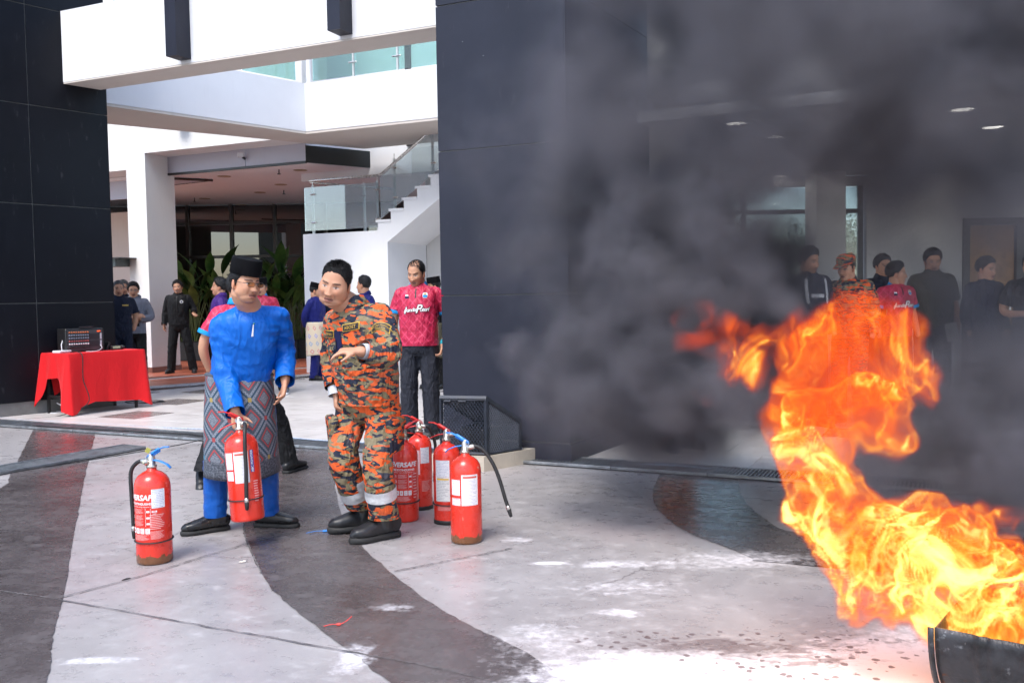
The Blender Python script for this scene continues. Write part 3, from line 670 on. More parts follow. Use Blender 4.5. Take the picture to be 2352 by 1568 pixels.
# far greenery seen through the entrance windows is the hedge line
# ================================================================== people: builder
from mathutils import noise as mnoise
def eul(yaw=0, pitch=0, roll=0):
    return np.array((Matrix.Rotation(R(yaw), 3, 'Z') @ Matrix.Rotation(R(pitch), 3, 'X') @ Matrix.Rotation(R(roll), 3, 'Y')))
def nrm(v): v = np.asarray(v, float); return v / (np.linalg.norm(v) + 1e-12)
_tmp_col = bpy.data.collections.new('scratch'); scn.collection.children.link(_tmp_col)
def remesh(mb, voxel, smooth=5):
    me = mb.mesh('tmp'); o = bpy.data.objects.new('tmp', me); _tmp_col.objects.link(o)
    md = o.modifiers.new('r', 'REMESH'); md.mode = 'VOXEL'; md.voxel_size = voxel; md.adaptivity = 0
    if smooth:
        md = o.modifiers.new('s', 'SMOOTH'); md.iterations = smooth; md.factor = .5
    dg = bpy.context.evaluated_depsgraph_get(); ev = o.evaluated_get(dg); r = bpy.data.meshes.new_from_object(ev)
    bpy.data.objects.remove(o); bpy.data.meshes.remove(me); return r
def slab_of(me, a, b, t0, t1, off, rad=.17):
    """the ring of a cloth mesh between two heights on a limb, lifted by off"""
    a, b = np.asarray(a), np.asarray(b); d = Vector((b - a)).normalized(); bm_ = bmesh.new(); bm_.from_mesh(me); bm_.normal_update()
    p0, p1 = Vector(a + (b - a) * t0), Vector(a + (b - a) * t1); mid = (p0 + p1) / 2
    bmesh.ops.delete(bm_, geom=[f for f in bm_.faces if (f.calc_center_median() - mid).length > rad], context='FACES')
    for p, n in ((p0, -d), (p1, d)): bmesh.ops.bisect_plane(bm_, geom=bm_.verts[:] + bm_.edges[:] + bm_.faces[:], plane_co=p, plane_no=n, clear_outer=True)
    bm_.normal_update()
    for v in bm_.verts: v.co += v.normal * off
    out = bpy.data.meshes.new('slab'); bm_.to_mesh(out); bm_.free(); return out
def get_v(me):
    a = np.empty(len(me.vertices) * 3); me.vertices.foreach_get('co', a); return a.reshape(-1, 3)
def get_n(me):
    a = np.empty(len(me.vertices) * 3); me.vertices.foreach_get('normal', a); return a.reshape(-1, 3)
def set_v(me, V):
    me.vertices.foreach_set('co', V.ravel()); me.update()
def wrinkle(me, amp, freq=(9, 9, 24), seed=0., centers=(), base=.35):
    """cloth folds: ridged noise, strongest round the given joints"""
    V = get_v(me); N = get_n(me); f = np.array(freq); out = np.empty(len(V))
    for i, p in enumerate(V * f + seed):
        a = mnoise.noise(Vector((p[0] + .5 * math.sin(p[2] * .6), p[1], p[2] + .9 * p[0] * .35)))
        b = mnoise.noise(Vector((p[0] * 2.1 + 7, p[1] * 2.1, p[2] * 1.7 + 3)))
        out[i] = (1 - 2.2 * abs(a)) * .75 + b * .35
    w = np.full(len(V), base)
    for (c, r) in centers: w = np.maximum(w, np.exp(-((V - np.asarray(c)) ** 2).sum(1) / (r * r)))
    set_v(me, V + N * (out * w * amp)[:, None])
def cut(me, planes):
    """open the cloth at hems and cuffs: (point, outward direction, radius)"""
    bm_ = bmesh.new(); bm_.from_mesh(me)
    for pl in planes:
        p, d, r = pl[:3]; p = Vector(p); d = Vector(d).normalized()
        fs = [f for f in bm_.faces if (f.calc_center_median() - p).length < r]
        if len(pl) > 3:
            Cn = np.array([f.calc_center_median() for f in fs]); ok = np.ones(len(fs), bool)
            for (arm, ra_) in pl[3]:
                ok &= np.min(np.linalg.norm(Cn[:, None, :] - arm[None, :, :], axis=2), axis=1) > ra_
            fs = [f for f, o_ in zip(fs, ok) if o_]
        if not fs: continue
        vs_ = {v for f in fs for v in f.verts}; es = {e for f in fs for e in f.edges}
        bmesh.ops.bisect_plane(bm_, geom=list(vs_) + list(es) + fs, plane_co=p, plane_no=d, clear_outer=True, clear_inner=False)
    bm_.to_mesh(me); bm_.free(); me.update(); return me
def set_col(me, C):
    at_ = me.color_attributes.new('col', 'FLOAT_COLOR', 'POINT'); A = np.ones((len(me.vertices), 4)); A[:, :3] = C; at_.data.foreach_set('color', A.ravel())
def join_mesh(name, metas, mat):
    """metas: list of (mesh, colours)"""
    V = []; F = []; Cc = []; b = 0
    for me, c in metas:
        v = get_v(me); V.append(v); Cc.append(np.broadcast_to(c, (len(v), 3))); F.extend([tuple(i + b for i in p.vertices) for p in me.polygons]); b += len(v)
    out = bpy.data.meshes.new(name); out.from_pydata(np.concatenate(V).tolist(), [], F); out.update(); set_col(out, np.concatenate(Cc)); out.materials.append(mat); return out
def skin_mat():
    t = NT('skin'); c = t.attr('col'); p = t.obj(); n = t.noise(p, 40, 4, .6); n2 = t.noise(p, 12, 3, .5)
    a = t.mix(.13, c, t.mix(n2, (.30, .10, .06), (.75, .50, .36)))
    a = t.mix(t.math('MULTIPLY', t.step(n, .45, .7), .10), a, (.28, .12, .075))
    return t.pbr(a, t.lin(n2, .3, .7, .42, .56), 0, t.bump(t.noise(p, 260, 3, .6), .10, .002), .4)
M_SKIN = skin_mat()
def hair_mat(name, c):
    t = NT(name); p = t.obj(); n = t.noise(t.mapping(p, sc=(1, 1, .35)), 240, 3, .7)
    return t.pbr(t.mix(n, tuple(k * .5 for k in c), tuple(k * 1.8 for k in c)), .5, 0, t.bump(n, .7, .006), .35)
M_HAIR = hair_mat('black_hair', (.010, .009, .009)); M_HAIRG = hair_mat('grey_hair', (.085, .085, .088))

def head_grid(nu, nv, face=1.0, fat=0.0):
    """directions -> head surface in head space (face towards -Y, chin down); origin between the ears"""
    u_ = np.linspace(0, 2 * math.pi, nu, endpoint=False); u_ = u_ - .45 * np.sin(u_)     # denser at the face
    v_ = np.linspace(0, math.pi, nv)
    uu, vv = np.meshgrid(u_, v_)
    d = np.stack([np.sin(vv) * np.sin(uu), -np.sin(vv) * np.cos(uu), np.cos(vv)], -1).reshape(-1, 3)
    def hit(c, a):
        c = np.array(c); a = np.array(a); A = ((d / a) ** 2).sum(1); B = -2 * ((d / a) * (c / a)).sum(1); C_ = ((c / a) ** 2).sum() - 1
        disc = B * B - 4 * A * C_; t = np.where(disc > 0, (-B + np.sqrt(np.maximum(disc, 0))) / (2 * A), .02); return np.maximum(t, .02)
    p = 14.
    ts = [hit((0, .016, .033), (.0745, .092, .086)), hit((0, -.028, -.024), (.0655 + fat * .007, .061, .084)), hit((0, -.038, -.081), (.043 + fat * .010, .042, .036)), hit((0, -.008, -.052), (.061 + fat * .010, .058, .050))]
    t = sum(x ** p for x in ts) ** (1 / p) * .975
    P = d * t[:, None]; x, y, z = P.T
    fr = np.clip((-y - .015) / .045, 0, 1); ax = np.abs(x)
    gs = lambda q, s: np.exp(-(q / s) ** 2)
    dy = np.zeros(len(P))
    zt = np.clip((.016 - z) / .052, 0, 1)                                     # nose bridge to tip
    nose = np.clip((.026 - z) / .022, 0, 1) * np.clip((z + .049) / .010, 0, 1)
    dy -= nose * (.003 + .0165 * zt ** 1.5) * gs(x, .0085 + .0070 * zt)
    dy -= .0085 * gs(ax - .0135, .0075) * gs(z + .0375, .0085)                # nostril wings
    dy -= .0050 * gs(z - .026, .010) * gs(ax - .027, .024)                    # brow
    dy += .0095 * gs(ax - .031, .017) * gs(z - .003, .0110)                   # eye sockets
    dy -= .0050 * gs(ax - .031, .012) * gs(z - .001, .0060)                   # lids
    dy -= .0060 * gs(ax - .044, .020) * gs(z + .024, .020)                    # cheeks
    dy += .0035 * gs(ax - .030, .007) * gs(z + .050, .016)                    # fold beside the mouth
    dy -= .0065 * gs(x, .021) * gs(z + .0625, .0050) + .0080 * gs(x, .019) * gs(z + .0760, .0060)   # lips
    dy += .0055 * gs(x, .026) * gs(z + .0688, .0022)
    dy += .0050 * gs(x, .022) * gs(z + .0890, .0055)                          # dent under the lip
    dy -= .0065 * gs(x, .020) * gs(z + .106, .011)                            # chin
    P[:, 1] += dy * fr * face
    F = [(j * nu + i, (j + 1) * nu + i, (j + 1) * nu + (i + 1) % nu, j * nu + (i + 1) % nu) for j in range(nv - 1) for i in range(nu)]
    return P, F, nu, nv, fr
def hairline(y, hl):
    return np.interp(y, [-.11, -.075, -.052, -.034, -.014, .002, .022, .05, .12], [.082 + hl, .078 + hl, .062 + hl * .8, .036, .012, -.018, -.012, -.050, -.058])
def make_head(M, c, skin, hair, hr=(80, 60), hl=0.0, hthick=.012, beard=0.0, goatee=0.0, fat=0.0, smile=False, brow=1.0, top_thin=0.0, side_fade=1.0, squint=0.0):
    P, F, nu, nv, fr = head_grid(*hr, fat=fat); x, y, z = P.T; ax = np.abs(x)
    col = np.tile(np.array(skin), (len(P), 1)); sk = np.array(skin)
    def paint(mask, c_, a=1.0):
        mk = np.clip(mask, 0, 1)[:, None] * a; col[:] = col * (1 - mk) + np.array(c_) * mk
    gs = lambda q, s: np.exp(-(q / s) ** 2)
    front = (fr > .25) * 1.0
    paint(front * gs(ax - .040, .022) * gs(z + .025, .022), sk * (1.12, .86, .80), .35)           # cheek flush
    paint(front * gs(ax - .016, .006) * gs(z + .038, .008), sk * (.60, .50, .46), .40)  # painted shade beside the nostril wings
    paint(front * gs(ax - .031, .022) * gs(z - .002, .013), sk * (.62, .55, .52), .55)              # shade of the eye hollows, painted into the skin colour
    zm = z + .0688 - .0016 * (ax / .024) ** 2
    paint(front * (np.hypot(x / .0265, zm / .0130) < 1), (.30, .085, .070), .80)
    paint(front * (np.hypot(x / .0255, (zm - .005) / .0065) < 1), (.22, .060, .052), .55)
    paint(front * (np.hypot(x / .0265, zm / .0026) < 1), (.03, .008, .008), .95)
    paint(front * gs(ax - .031, .005) * gs(z + .050, .017), sk * (.62, .52, .50), .45)  # painted shade in the folds beside the mouth
    paint(front * gs(x, .018) * gs(z + .0885, .0040), sk * (.62, .52, .50), .45)  # painted shade in the dent under the lip
    if smile: paint(front * (np.hypot(x / .021, zm / .0055) < 1), (.65, .60, .55), .9)
    lid = .0058 - squint * .0022
    ez = z - .0015
    paint(front * (np.hypot((ax - .031) / .0150, ez / lid) < 1), (.40, .35, .32))
    paint(front * (np.hypot((ax - .031) / .0062, ez / lid) < 1), (.012, .008, .006))
    paint(front * (np.hypot((ax - .031) / .0165, (ez - lid * .9) / .0022) < 1), (.03, .018, .014), .9)   # lash line
    bz = .0235 + (ax - .03) * .10 - .0009 * ((ax - .028) / .010) ** 2
    paint(front * (np.abs(z - bz) < .0042) * (ax > .011) * (ax < .051), (.020, .014, .012), .92 * brow)
    paint(front * (np.hypot((ax - .0085) / .0055, (z + .0475) / .0032) < 1), (.05, .018, .014), .85)      # nostrils
    if beard: paint((fr > .02) * np.clip((-.052 - z) / .02, 0, 1) * (1 - gs(x, .02) * gs(z + .0688, .012)), (.05, .04, .036), beard)
    if goatee:
        paint(front * gs(x, .020) * gs(z + .1085, .016), (.018, .014, .013), goatee); paint(front * (ax < .027) * (np.abs(z + .0555) < .0040), (.02, .015, .013), goatee * .8)
    jit = np.array([mnoise.noise(Vector(p * 130)) for p in P]) * .006
    hm = z > hairline(y, hl) + jit
    if top_thin: hm &= ~((np.hypot(x / .052, (y + .035) / .072) < 1 + jit * 40) & (z > .04) & (rng.random(len(x)) < top_thin * 1.3))
    paint(hm * 1.0 * (z < .2), (.03, .022, .02), .75)
    mb = MB()
    me = bpy.data.meshes.new('h'); me.from_pydata(P.tolist(), [], F); me.update()
    # ears
    ear = MB()
    for s in (-1, 1):
        Me = np.array(Matrix.Rotation(s * R(22), 3, 'Z') @ Matrix.Rotation(R(-10), 3, 'X'))
        ear.sphere((s * .0735, .016, -.012), (.008, .0185, .031), 12, 10, Me); ear.sphere((s * .0675, .006, -.032), (.009, .010, .013), 8, 6)
    em = ear.mesh('e')
    Mh = np.asarray(M)
    for q in (me, em): set_v(q, get_v(q) @ Mh.T + np.asarray(c))
    ecol = np.array(skin) * (.98, .80, .74)
    out = [(me, col), (em, ecol)]
    hair_me = None
    if hair is not None:
        N = P / np.linalg.norm(P, axis=1)[:, None]
        depth = z - hairline(y, hl); th = hthick * np.clip(depth / .035, .12, 1.0) * (side_fade + (1 - side_fade) * np.clip((z - .03) / .05, 0, 1))
        if top_thin: th = th * (1 - top_thin * gs(x, .05) * gs(y + .045, .05) * (z > .05))
        rn = np.array([mnoise.noise(Vector(p * 55)) for p in P]); th = th * (1 + .35 * rn) + .0012
        keep = hm.copy(); H = (P + N * th[:, None]) @ Mh.T + np.asarray(c)
        fs = [f for f in F if all(keep[i] for i in f)]
        idx = {}; vv = []; nf = []
        for f in fs:
            q = []
            for i in f:
                if i not in idx: idx[i] = len(vv); vv.append(H[i])
                q.append(idx[i])
            nf.append(tuple(q))
        # skirt edge back to the scalp
        ed = {}
        for f in nf:
            for a, b in zip(f, f[1:] + f[:1]): ed[(a, b)] = 1
        inv = {v: k for k, v in idx.items()}; n0 = len(vv); low = {}
        for (a, b) in list(ed):
            if (b, a) not in ed and a != b:
                for k in (a, b):
                    if k not in low: low[k] = len(vv); vv.append(P[inv[k]] * .985 @ Mh.T + np.asarray(c))
                nf.append((b, a, low[a], low[b]))
        nst = int(hr[0] * hr[1] * .55); cf = [f for f in fs]; rs = np.random.default_rng(int(abs(c[0]) * 1000) % 9999)
        for fi in rs.integers(0, max(1, len(cf)), nst):
            f4 = cf[fi]; w4 = rs.dirichlet((1, 1, 1, 1)); pb = (np.array([H[i] for i in f4]) * w4[:, None]).sum(0); nb = (np.array([N[i] for i in f4])).mean(0); tq = th[f4[0]]
            dv = nrm(nb * .75 + np.array([0, -.45 * (nb[2] > .5), -.25]) + rs.normal(0, .28, 3)); sd_ = nrm(np.cross(dv, rs.normal(0, 1, 3))) * .0016
            L_ = (.30 + .9 * rs.random()) * max(.004, min(tq, .014)); dw = Mh @ dv; sw = Mh @ sd_; b0 = len(vv); vv += [pb + sw - dw * .002, pb - sw - dw * .002, pb + dw * L_]; nf.append((b0, b0 + 1, b0 + 2))
        hair_me = bpy.data.meshes.new('hair'); hair_me.from_pydata([tuple(q) for q in vv], [], nf); hair_me.update()
    return out, hair_me
def hand(mb, w, d, n, side, curl=(.35, .45, .5, .55), thumb=.35, k=1.0, spread=.05, bend=0.0):
    """w wrist, d pointing direction, n palm normal (fingers curl towards it), side +1 when the thumb lies along cross(d, n)"""
    d = nrm(d); n = nrm(np.asarray(n) - d * np.dot(n, d)); lat = np.cross(d, n) * side; w = np.asarray(w, float)
    mb.tube(catmull([w - d * .03, w + d * .02 * k, w + d * .055 * k, w + d * .088 * k], 8), np.interp(np.linspace(0, 1, 8), [0, .3, .7, 1], [.027, .034, .042, .040]) * k, np.interp(np.linspace(0, 1, 8), [0, .4, 1], [.020, .017, .0135]) * k, lat, 12)
    for i, (o_, L) in enumerate(zip((.030, .0105, -.0095, -.0285), (.068, .076, .071, .056))):
        p = w + d * (.086 - .004 * abs(i - 1)) * k + lat * o_ * k; ang = 0.; pts = [p - d * .012]; dd_ = d + lat * spread * (1.5 - i)
        for s_, fl in enumerate((.45, .32, .26)):
            ang += curl[i] * (.9, 1.15, .8)[s_]; pts.append(pts[-1] * 1 + (nrm(dd_) * math.cos(ang) + n * math.sin(ang)) * L * fl * k * (1.18 if s_ == 0 else 1))
        mb.tube(catmull(pts, 9), np.linspace(.0088, .0068, 9) * k, seg=8)
    p = w + d * .022 * k + lat * .026 * k
    t1 = nrm(lat * .75 + d * .65 + n * thumb * .5); t2 = nrm(lat * .28 + d * .9 + n * thumb)
    mb.tube(catmull([p - t1 * .015, p + t1 * .028 * k, p + t1 * .036 * k + t2 * .022 * k, p + t1 * .04 * k + t2 * .046 * k], 9), np.linspace(.0125, .0078, 9) * k, seg=8)
def shoe(parent, ankle, ang, mat, sole, L=.275, w=.046, h=.075, lift=0.0, pitch=0.0, boot=0.0, base=(0, 0, 0), name='shoe', sole_h=.0155):
    """ankle point above the heel; ang: heading of the toe (0 = towards the camera, + = to the viewer's right)"""
    f = np.array([math.sin(ang), -math.cos(ang), 0]); l = np.array([math.cos(ang), math.sin(ang), 0]); o0 = np.array([ankle[0], ankle[1], lift])
    s = np.array([-.075, -.05, -.01, .04, .09, .14, .175, .192]) * L / .27; wd = np.array([.62, .80, .82, .84, 1.0, 1.0, .78, .42]) * w
    hh = np.array([.90, 1.08, 1.12, 1.06, .86, .70, .60, .42]) * h
    m = MB(); path = np.array([o0 + f * q + np.array([0, 0, .022 + a * .5]) for q, a in zip(s, hh)]); m.tube(path, wd, hh * .52, l, 16, power=.82)
    if boot: m.tube([o0 + np.array([0, 0, .06]) + f * .0, o0 + np.array([0, 0, .06 + boot]) - f * .005], .052, .058, l, 14)
    else: m.tube([o0 + np.array([0, 0, .045]) - f * .015, o0 + np.array([0, 0, .088]) - f * .012], .036, .046, l, 12)
    sm_ = MB(); p2 = np.array([o0 + f * q + np.array([0, 0, sole_h - .0015]) for q in s * 1.035]); sm_.tube(p2, wd * 1.07, np.full(8, sole_h), l, 18, power=.7)
    hb = MB(); hb.tube(np.array([o0 + f * q + np.array([0, 0, .010]) for q in (-.07, -.03, 0.0)]), np.array([.034, .04, .039]), .0095, l, 12, power=.7)
    rot = Matrix.Rotation(pitch, 3, Vector(l))
    res = []
    me = remesh(m, .006, 4)
    for q in (me, sm_.mesh('sole')):
        v = get_v(q); piv = o0 + f * .12
        if pitch: v = (v - piv) @ np.array(rot).T + piv
        v[:, 2] = np.maximum(v[:, 2], lift - .0 if not pitch else -1); set_v(q, v - np.asarray(base)); res.append(q)
    a = link(name, res[0], mat, parent, True); b = link('sole', res[1], sole, a, True); return a
class Fig: pass
def stand(base, rz=0.0, h=1.70, k=1.0, over=None, lean=(0, 0)):
    """default standing joints (world), facing the camera at rz = 0, + = turned to the viewer's right"""
    s = h / 1.70
    J = dict(pelvis=(0, 0, .93), waist=(0, -.005, 1.06), chest=(0, -.012, 1.27), neck=(0, .012, 1.46), head=(0, -.012, 1.588),
             shR=(-.176, .010, 1.388), shL=(.176, .010, 1.388), elR=(-.235, .03, 1.13), elL=(.235, .03, 1.13), wrR=(-.245, -.05, .885), wrL=(.245, -.05, .885),
             hipR=(-.088, 0, .91), hipL=(.088, 0, .91), knR=(-.105, -.02, .49), knL=(.105, -.02, .49), anR=(-.115, .025, .085), anL=(.115, .025, .085))
    if over: J.update(over)
    f = Fig(); f.k = k; f.s = s; f.rz = rz; f.base = np.array([base[0], base[1], base[2] if len(base) > 2 else 0.0])
    M = eul(math.degrees(rz)); f.J = {}
    for n, p in J.items():
        p = np.array(p, float) * s; p[0] += lean[0] * p[2]; p[1] += lean[1] * p[2]; f.J[n] = M @ p
    f.M = M; f.yaw = math.degrees(rz); f.footR = rz - .25; f.footL = rz + .25
    return f
def body_mesh(f, skin, head, voxel=.009, hands=None, bare_legs=False, k_arm=1.0):
    J = f.J; s, k = f.s, f.k; m = MB()
    lat_s = nrm(J['shL'] - J['shR']); lat_h = nrm(J['hipL'] - J['hipR'])
    m.tube(catmull([J['pelvis'], J['waist'], J['chest'], J['neck'] - np.array([0, 0, .03])], 10), np.interp(np.linspace(0, 1, 10), [0, .4, .75, 1], [.115, .120, .14, .08]) * s * min(k, 1.05), np.interp(np.linspace(0, 1, 10), [0, .4, .75, 1], [.075, .080, .09, .06]) * s * min(k, 1.05), lat_s, 14)
    hc = np.asarray(head['c']); up = np.asarray(head['M']) @ np.array([0, .25, 1.0])
    m.tube(catmull([J['neck'] - np.array([0, 0, .07]), J['neck'], hc + np.asarray(head['M']) @ np.array([0, .018, -.075]), hc + np.asarray(head['M']) @ np.array([0, .02, -.03])], 9), np.linspace(.076, .061, 9) * s * (.4 + .6 * k), np.linspace(.072, .064, 9) * s * (.4 + .6 * k), lat_s, 14)
    for q in 'RL':
        m.tube(catmull([J['sh' + q], J['el' + q], J['wr' + q]], 12), np.interp(np.linspace(0, 1, 12), [0, .3, .5, .62, 1], [.050, .045, .040, .041, .028]) * s * (.6 + .4 * k) * k_arm, seg=12)
        if hands and q in hands:
            hp = hands[q]; hand(m, J['wr' + q], hp['d'], hp['n'], hp['side'], hp.get('curl', (.35, .45, .5, .55)), hp.get('thumb', .35), s * hp.get('k', 1.0))
        m.tube(catmull([J['hip' + q], J['kn' + q], J['an' + q]], 10), np.linspace(.058, .038, 10) * s, seg=10)
    me = remesh(m, voxel, 3)
    return me
def body_cols(me, skin):
    v = get_v(me); c = np.tile(np.asarray(skin, float), (len(v), 1)); c[v[:, 2] < .30] = (.008, .008, .009); return c
def shirt_mesh(f, voxel, hem=-.03, sleeve=1.0, loose=1.0, cuff=.052, bulge=0.0, neck=True, seed=1., amp=.010, short_w=.071, folds=(), freq=(7, 7, 15), neck_r=.078, neck_d=0.0):
    """hem: height of the hem relative to the pelvis; sleeve: 1 = to the wrist, .45 = short"""
    J = f.J; s, k = f.s, f.k; m = MB(); lat_s = nrm(J['shL'] - J['shR']); lat_h = nrm(J['hipL'] - J['hipR']); cuts = []; arms = []
    P = catmull([J['pelvis'] + np.array([0, 0, hem - .06]), J['waist'], J['chest'], J['chest'] * .35 + J['neck'] * .65, J['neck'] + nrm(J['neck'] - J['chest']) * (.005 - neck_d)], 15); t = np.linspace(0, 1, 15)
    a = np.interp(t, [0, .25, .5, .68, .82, .93, 1], [.176, .172 + bulge, .182, .180, .158, .112, neck_r]) * s * k * loose
    b = np.interp(t, [0, .25, .5, .75, .88, 1], [.130, .128 + bulge, .130, .112, .088, .070]) * s * k * loose
    lat = np.array([nrm(lat_h * (1 - q) + lat_s * q) for q in np.clip(t * 1.6, 0, 1)]); m.tube(P, a, b, lat, 20, power=.88)
    for q in 'RL':
        A = catmull([J['sh' + q] * .8 + J['neck'] * .2 - np.array([0, 0, .035]), J['sh' + q], J['el' + q], J['wr' + q]], 22)
        n = max(7, int(round(7 + 15 * sleeve))); A = A[:n]; u_ = np.linspace(0, sleeve, n)
        r = np.interp(u_, [0, .25, .5, 1.0], [.048, .060, .062 if sleeve > .6 else short_w, cuff]) * s * (.55 + .45 * k) * (loose if sleeve > .6 else 1)
        dv = nrm(A[-1] - A[-3]); A = np.vstack([A, A[-1] + dv * .05]); r = np.r_[r, r[-1]]
        m.tube(A, r, r * .94, None, 18); cuts.append((A[-2], dv, .115 * s)); arms.append((catmull(A, 40), float(r.max()) * 1.22))
    for q in 'RL':
        a0 = J['neck'] - np.array([0, 0, .035 * s]); b0 = J['sh' + q] + np.array([0, 0, .002]); m.tube(catmull([a0, (a0 + b0) / 2 + np.array([0, 0, -.004]), b0], 7), np.linspace(.066, .058, 7) * s * (.5 + .5 * k), np.linspace(.060, .056, 7) * s * (.5 + .5 * k), np.array([0, 1, 0]), 14)
    me = remesh(m, voxel, 6)
    cs = [(J['el' + q], .13) for q in 'RL'] + [(J['waist'], .17), (J['shR'] - np.array([0, 0, .08]), .12), (J['shL'] - np.array([0, 0, .08]), .12)] + list(folds)
    if amp: wrinkle(me, amp, freq, seed=seed, centers=cs, base=.22)
    return cut(me, [(J['pelvis'] + np.array([0, 0, hem]), (0, 0, -1), .36, arms)] + cuts)
def trouser_mesh(f, voxel, loose=1.0, hemz=.05, seed=3., amp=.010, top=.06, bag=1.0):
    J = f.J; s, k = f.s, f.k; m = MB(); lat_h = nrm(J['hipL'] - J['hipR']); cuts = []
    kk = .45 + .55 * k
    m.tube([J['pelvis'] + np.array([0, 0, top]), J['pelvis'], J['pelvis'] - np.array([0, 0, .09])], np.array([.160, .172, .165]) * s * kk * loose, np.array([.115, .125, .115]) * s * kk * loose, lat_h, 18, power=.9)
    for q in 'RL':
        e = J['an' + q] + np.array([0, 0, hemz - .085 - .05]); cuts.append((e + np.array([0, 0, .05]), (0, 0, -1), .16)); A = catmull([J['pelvis'] * .35 + J['hip' + q] * .65, J['hip' + q] - np.array([0, 0, .08]), J['kn' + q], e], 16)
        m.tube(A, np.interp(np.linspace(0, 1, 16), [0, .3, .62, 1], [.105, .098, .078, .072 * bag]) * s * kk * loose, None, None, 16)
    me = remesh(m, voxel, 4)
    cs = [(J['kn' + q], .14) for q in 'RL'] + [(J['an' + q], .13) for q in 'RL'] + [(J['pelvis'] - np.array([0, .05, .05]), .12)]
    if amp: wrinkle(me, amp, (8, 8, 17), seed, cs, .3)
    return cut(me, cuts)
def cap_mesh(M, c, h=.095, zb=.052, tilt=0):
    """velvet songkok: oval drum with flat, slightly ridged top"""
    m = MB(); n = 28; V_ = []; F = []; t = np.arange(n) * 2 * math.pi / n
    prof = [(1.0, 0.0), (1.015, .012), (1.0, .5), (.975, .93), (.955, .985), (.93, 1.0), (.80, .992), (.0, .985)]
    for (r, z) in prof:
        zz = zb + z * h
        V_ += [(.0835 * r * math.cos(a), .016 + .1015 * r * math.sin(a), zz + .012 * (1 if z > .5 else 0) * math.cos(a) ** 2 * z * 0 - .012 * (math.sin(a)) * 0) for a in t]
    for i in range(len(prof) - 1):
        for q in range(n): F.append((i * n + q, i * n + (q + 1) % n, (i + 1) * n + (q + 1) % n, (i + 1) * n + q))
    V_ = np.array(V_) @ np.array(Matrix.Rotation(R(tilt), 3, 'X')).T
    m.add(V_ @ np.asarray(M).T + np.asarray(c), F); return m.mesh('songkok')
def lathe_collar(f, r0, h, M=None):
    J = f.J; m = MB(); n = 26; t = np.linspace(-math.pi * .93, math.pi * .93, n) + math.pi / 2
    lat = nrm(J['shL'] - J['shR']); fw = nrm(np.cross(lat, (0, 0, 1))); up = nrm(J['neck'] - J['chest']); V_ = []
    for j, (rr, z) in enumerate(((r0 * .94, h), (r0 * 1.06, h * .96), (r0 * 1.42, -h * .25), (r0 * 1.36, -h * .32))):
        for a in t:
            drop = max(0, -math.sin(a)) ** 2
            e = lat * math.cos(a) * rr + fw * (-1) * math.sin(a) * rr * .95
            V_.append(J['neck'] + np.array([0, 0, .012]) + e + up * (z - drop * (.042 + (.03 if j >= 2 else 0))))
    F = [(j * n + i, j * n + i + 1, (j + 1) * n + i + 1, (j + 1) * n + i) for j in range(3) for i in range(n - 1)]
    m.add(V_, F); return m.mesh('collar')
def project_mesh(me, target, O, X, Yv, N, off=.003):
    """lay a flat mesh (x, y) on a target mesh along direction N"""
    bv = BVHTree.FromPolygons([v.co for v in target.vertices], [tuple(p.vertices) for p in target.polygons]); V_ = get_v(me); out = []
    O, X, Yv, N = [np.asarray(q, float) for q in (O, X, Yv, N)]
    for p in V_:
        q = O + X * p[0] + Yv * p[1]; h = bv.ray_cast(Vector(q - N * .5), Vector(N), 1.0)
        out.append((np.array(h[0]) - N * (off + p[2])) if h[0] is not None else q)
    set_v(me, np.array(out)); return me
def grid_patch(w, h, nx=6, ny=6, shape=None, th=.0):
    m = MB(); V_ = [(-w / 2 + w * i / nx, -h / 2 + h * j / ny, 0) for j in range(ny + 1) for i in range(nx + 1)]
    if shape: V_ = [shape(*v) for v in V_]
    m.add(V_, [(j * (nx + 1) + i, j * (nx + 1) + i + 1, (j + 1) * (nx + 1) + i + 1, (j + 1) * (nx + 1) + i) for j in range(ny) for i in range(nx)]); return m.mesh('patch')
def text_mesh(body, size, shear=0., offset=0., spacing=1.0, align='CENTER', bold=0.):
    cu = bpy.data.curves.new('t', 'FONT'); cu.body = body; cu.size = size; cu.shear = shear; cu.offset = offset; cu.space_character = spacing; cu.align_x = align; cu.align_y = 'CENTER'; cu.resolution_u = 3
    o = bpy.data.objects.new('t', cu); _tmp_col.objects.link(o); dg = bpy.context.evaluated_depsgraph_get(); me = bpy.data.meshes.new_from_object(o.evaluated_get(dg)); bpy.data.objects.remove(o); bpy.data.curves.remove(cu)
    me.materials.clear(); return me
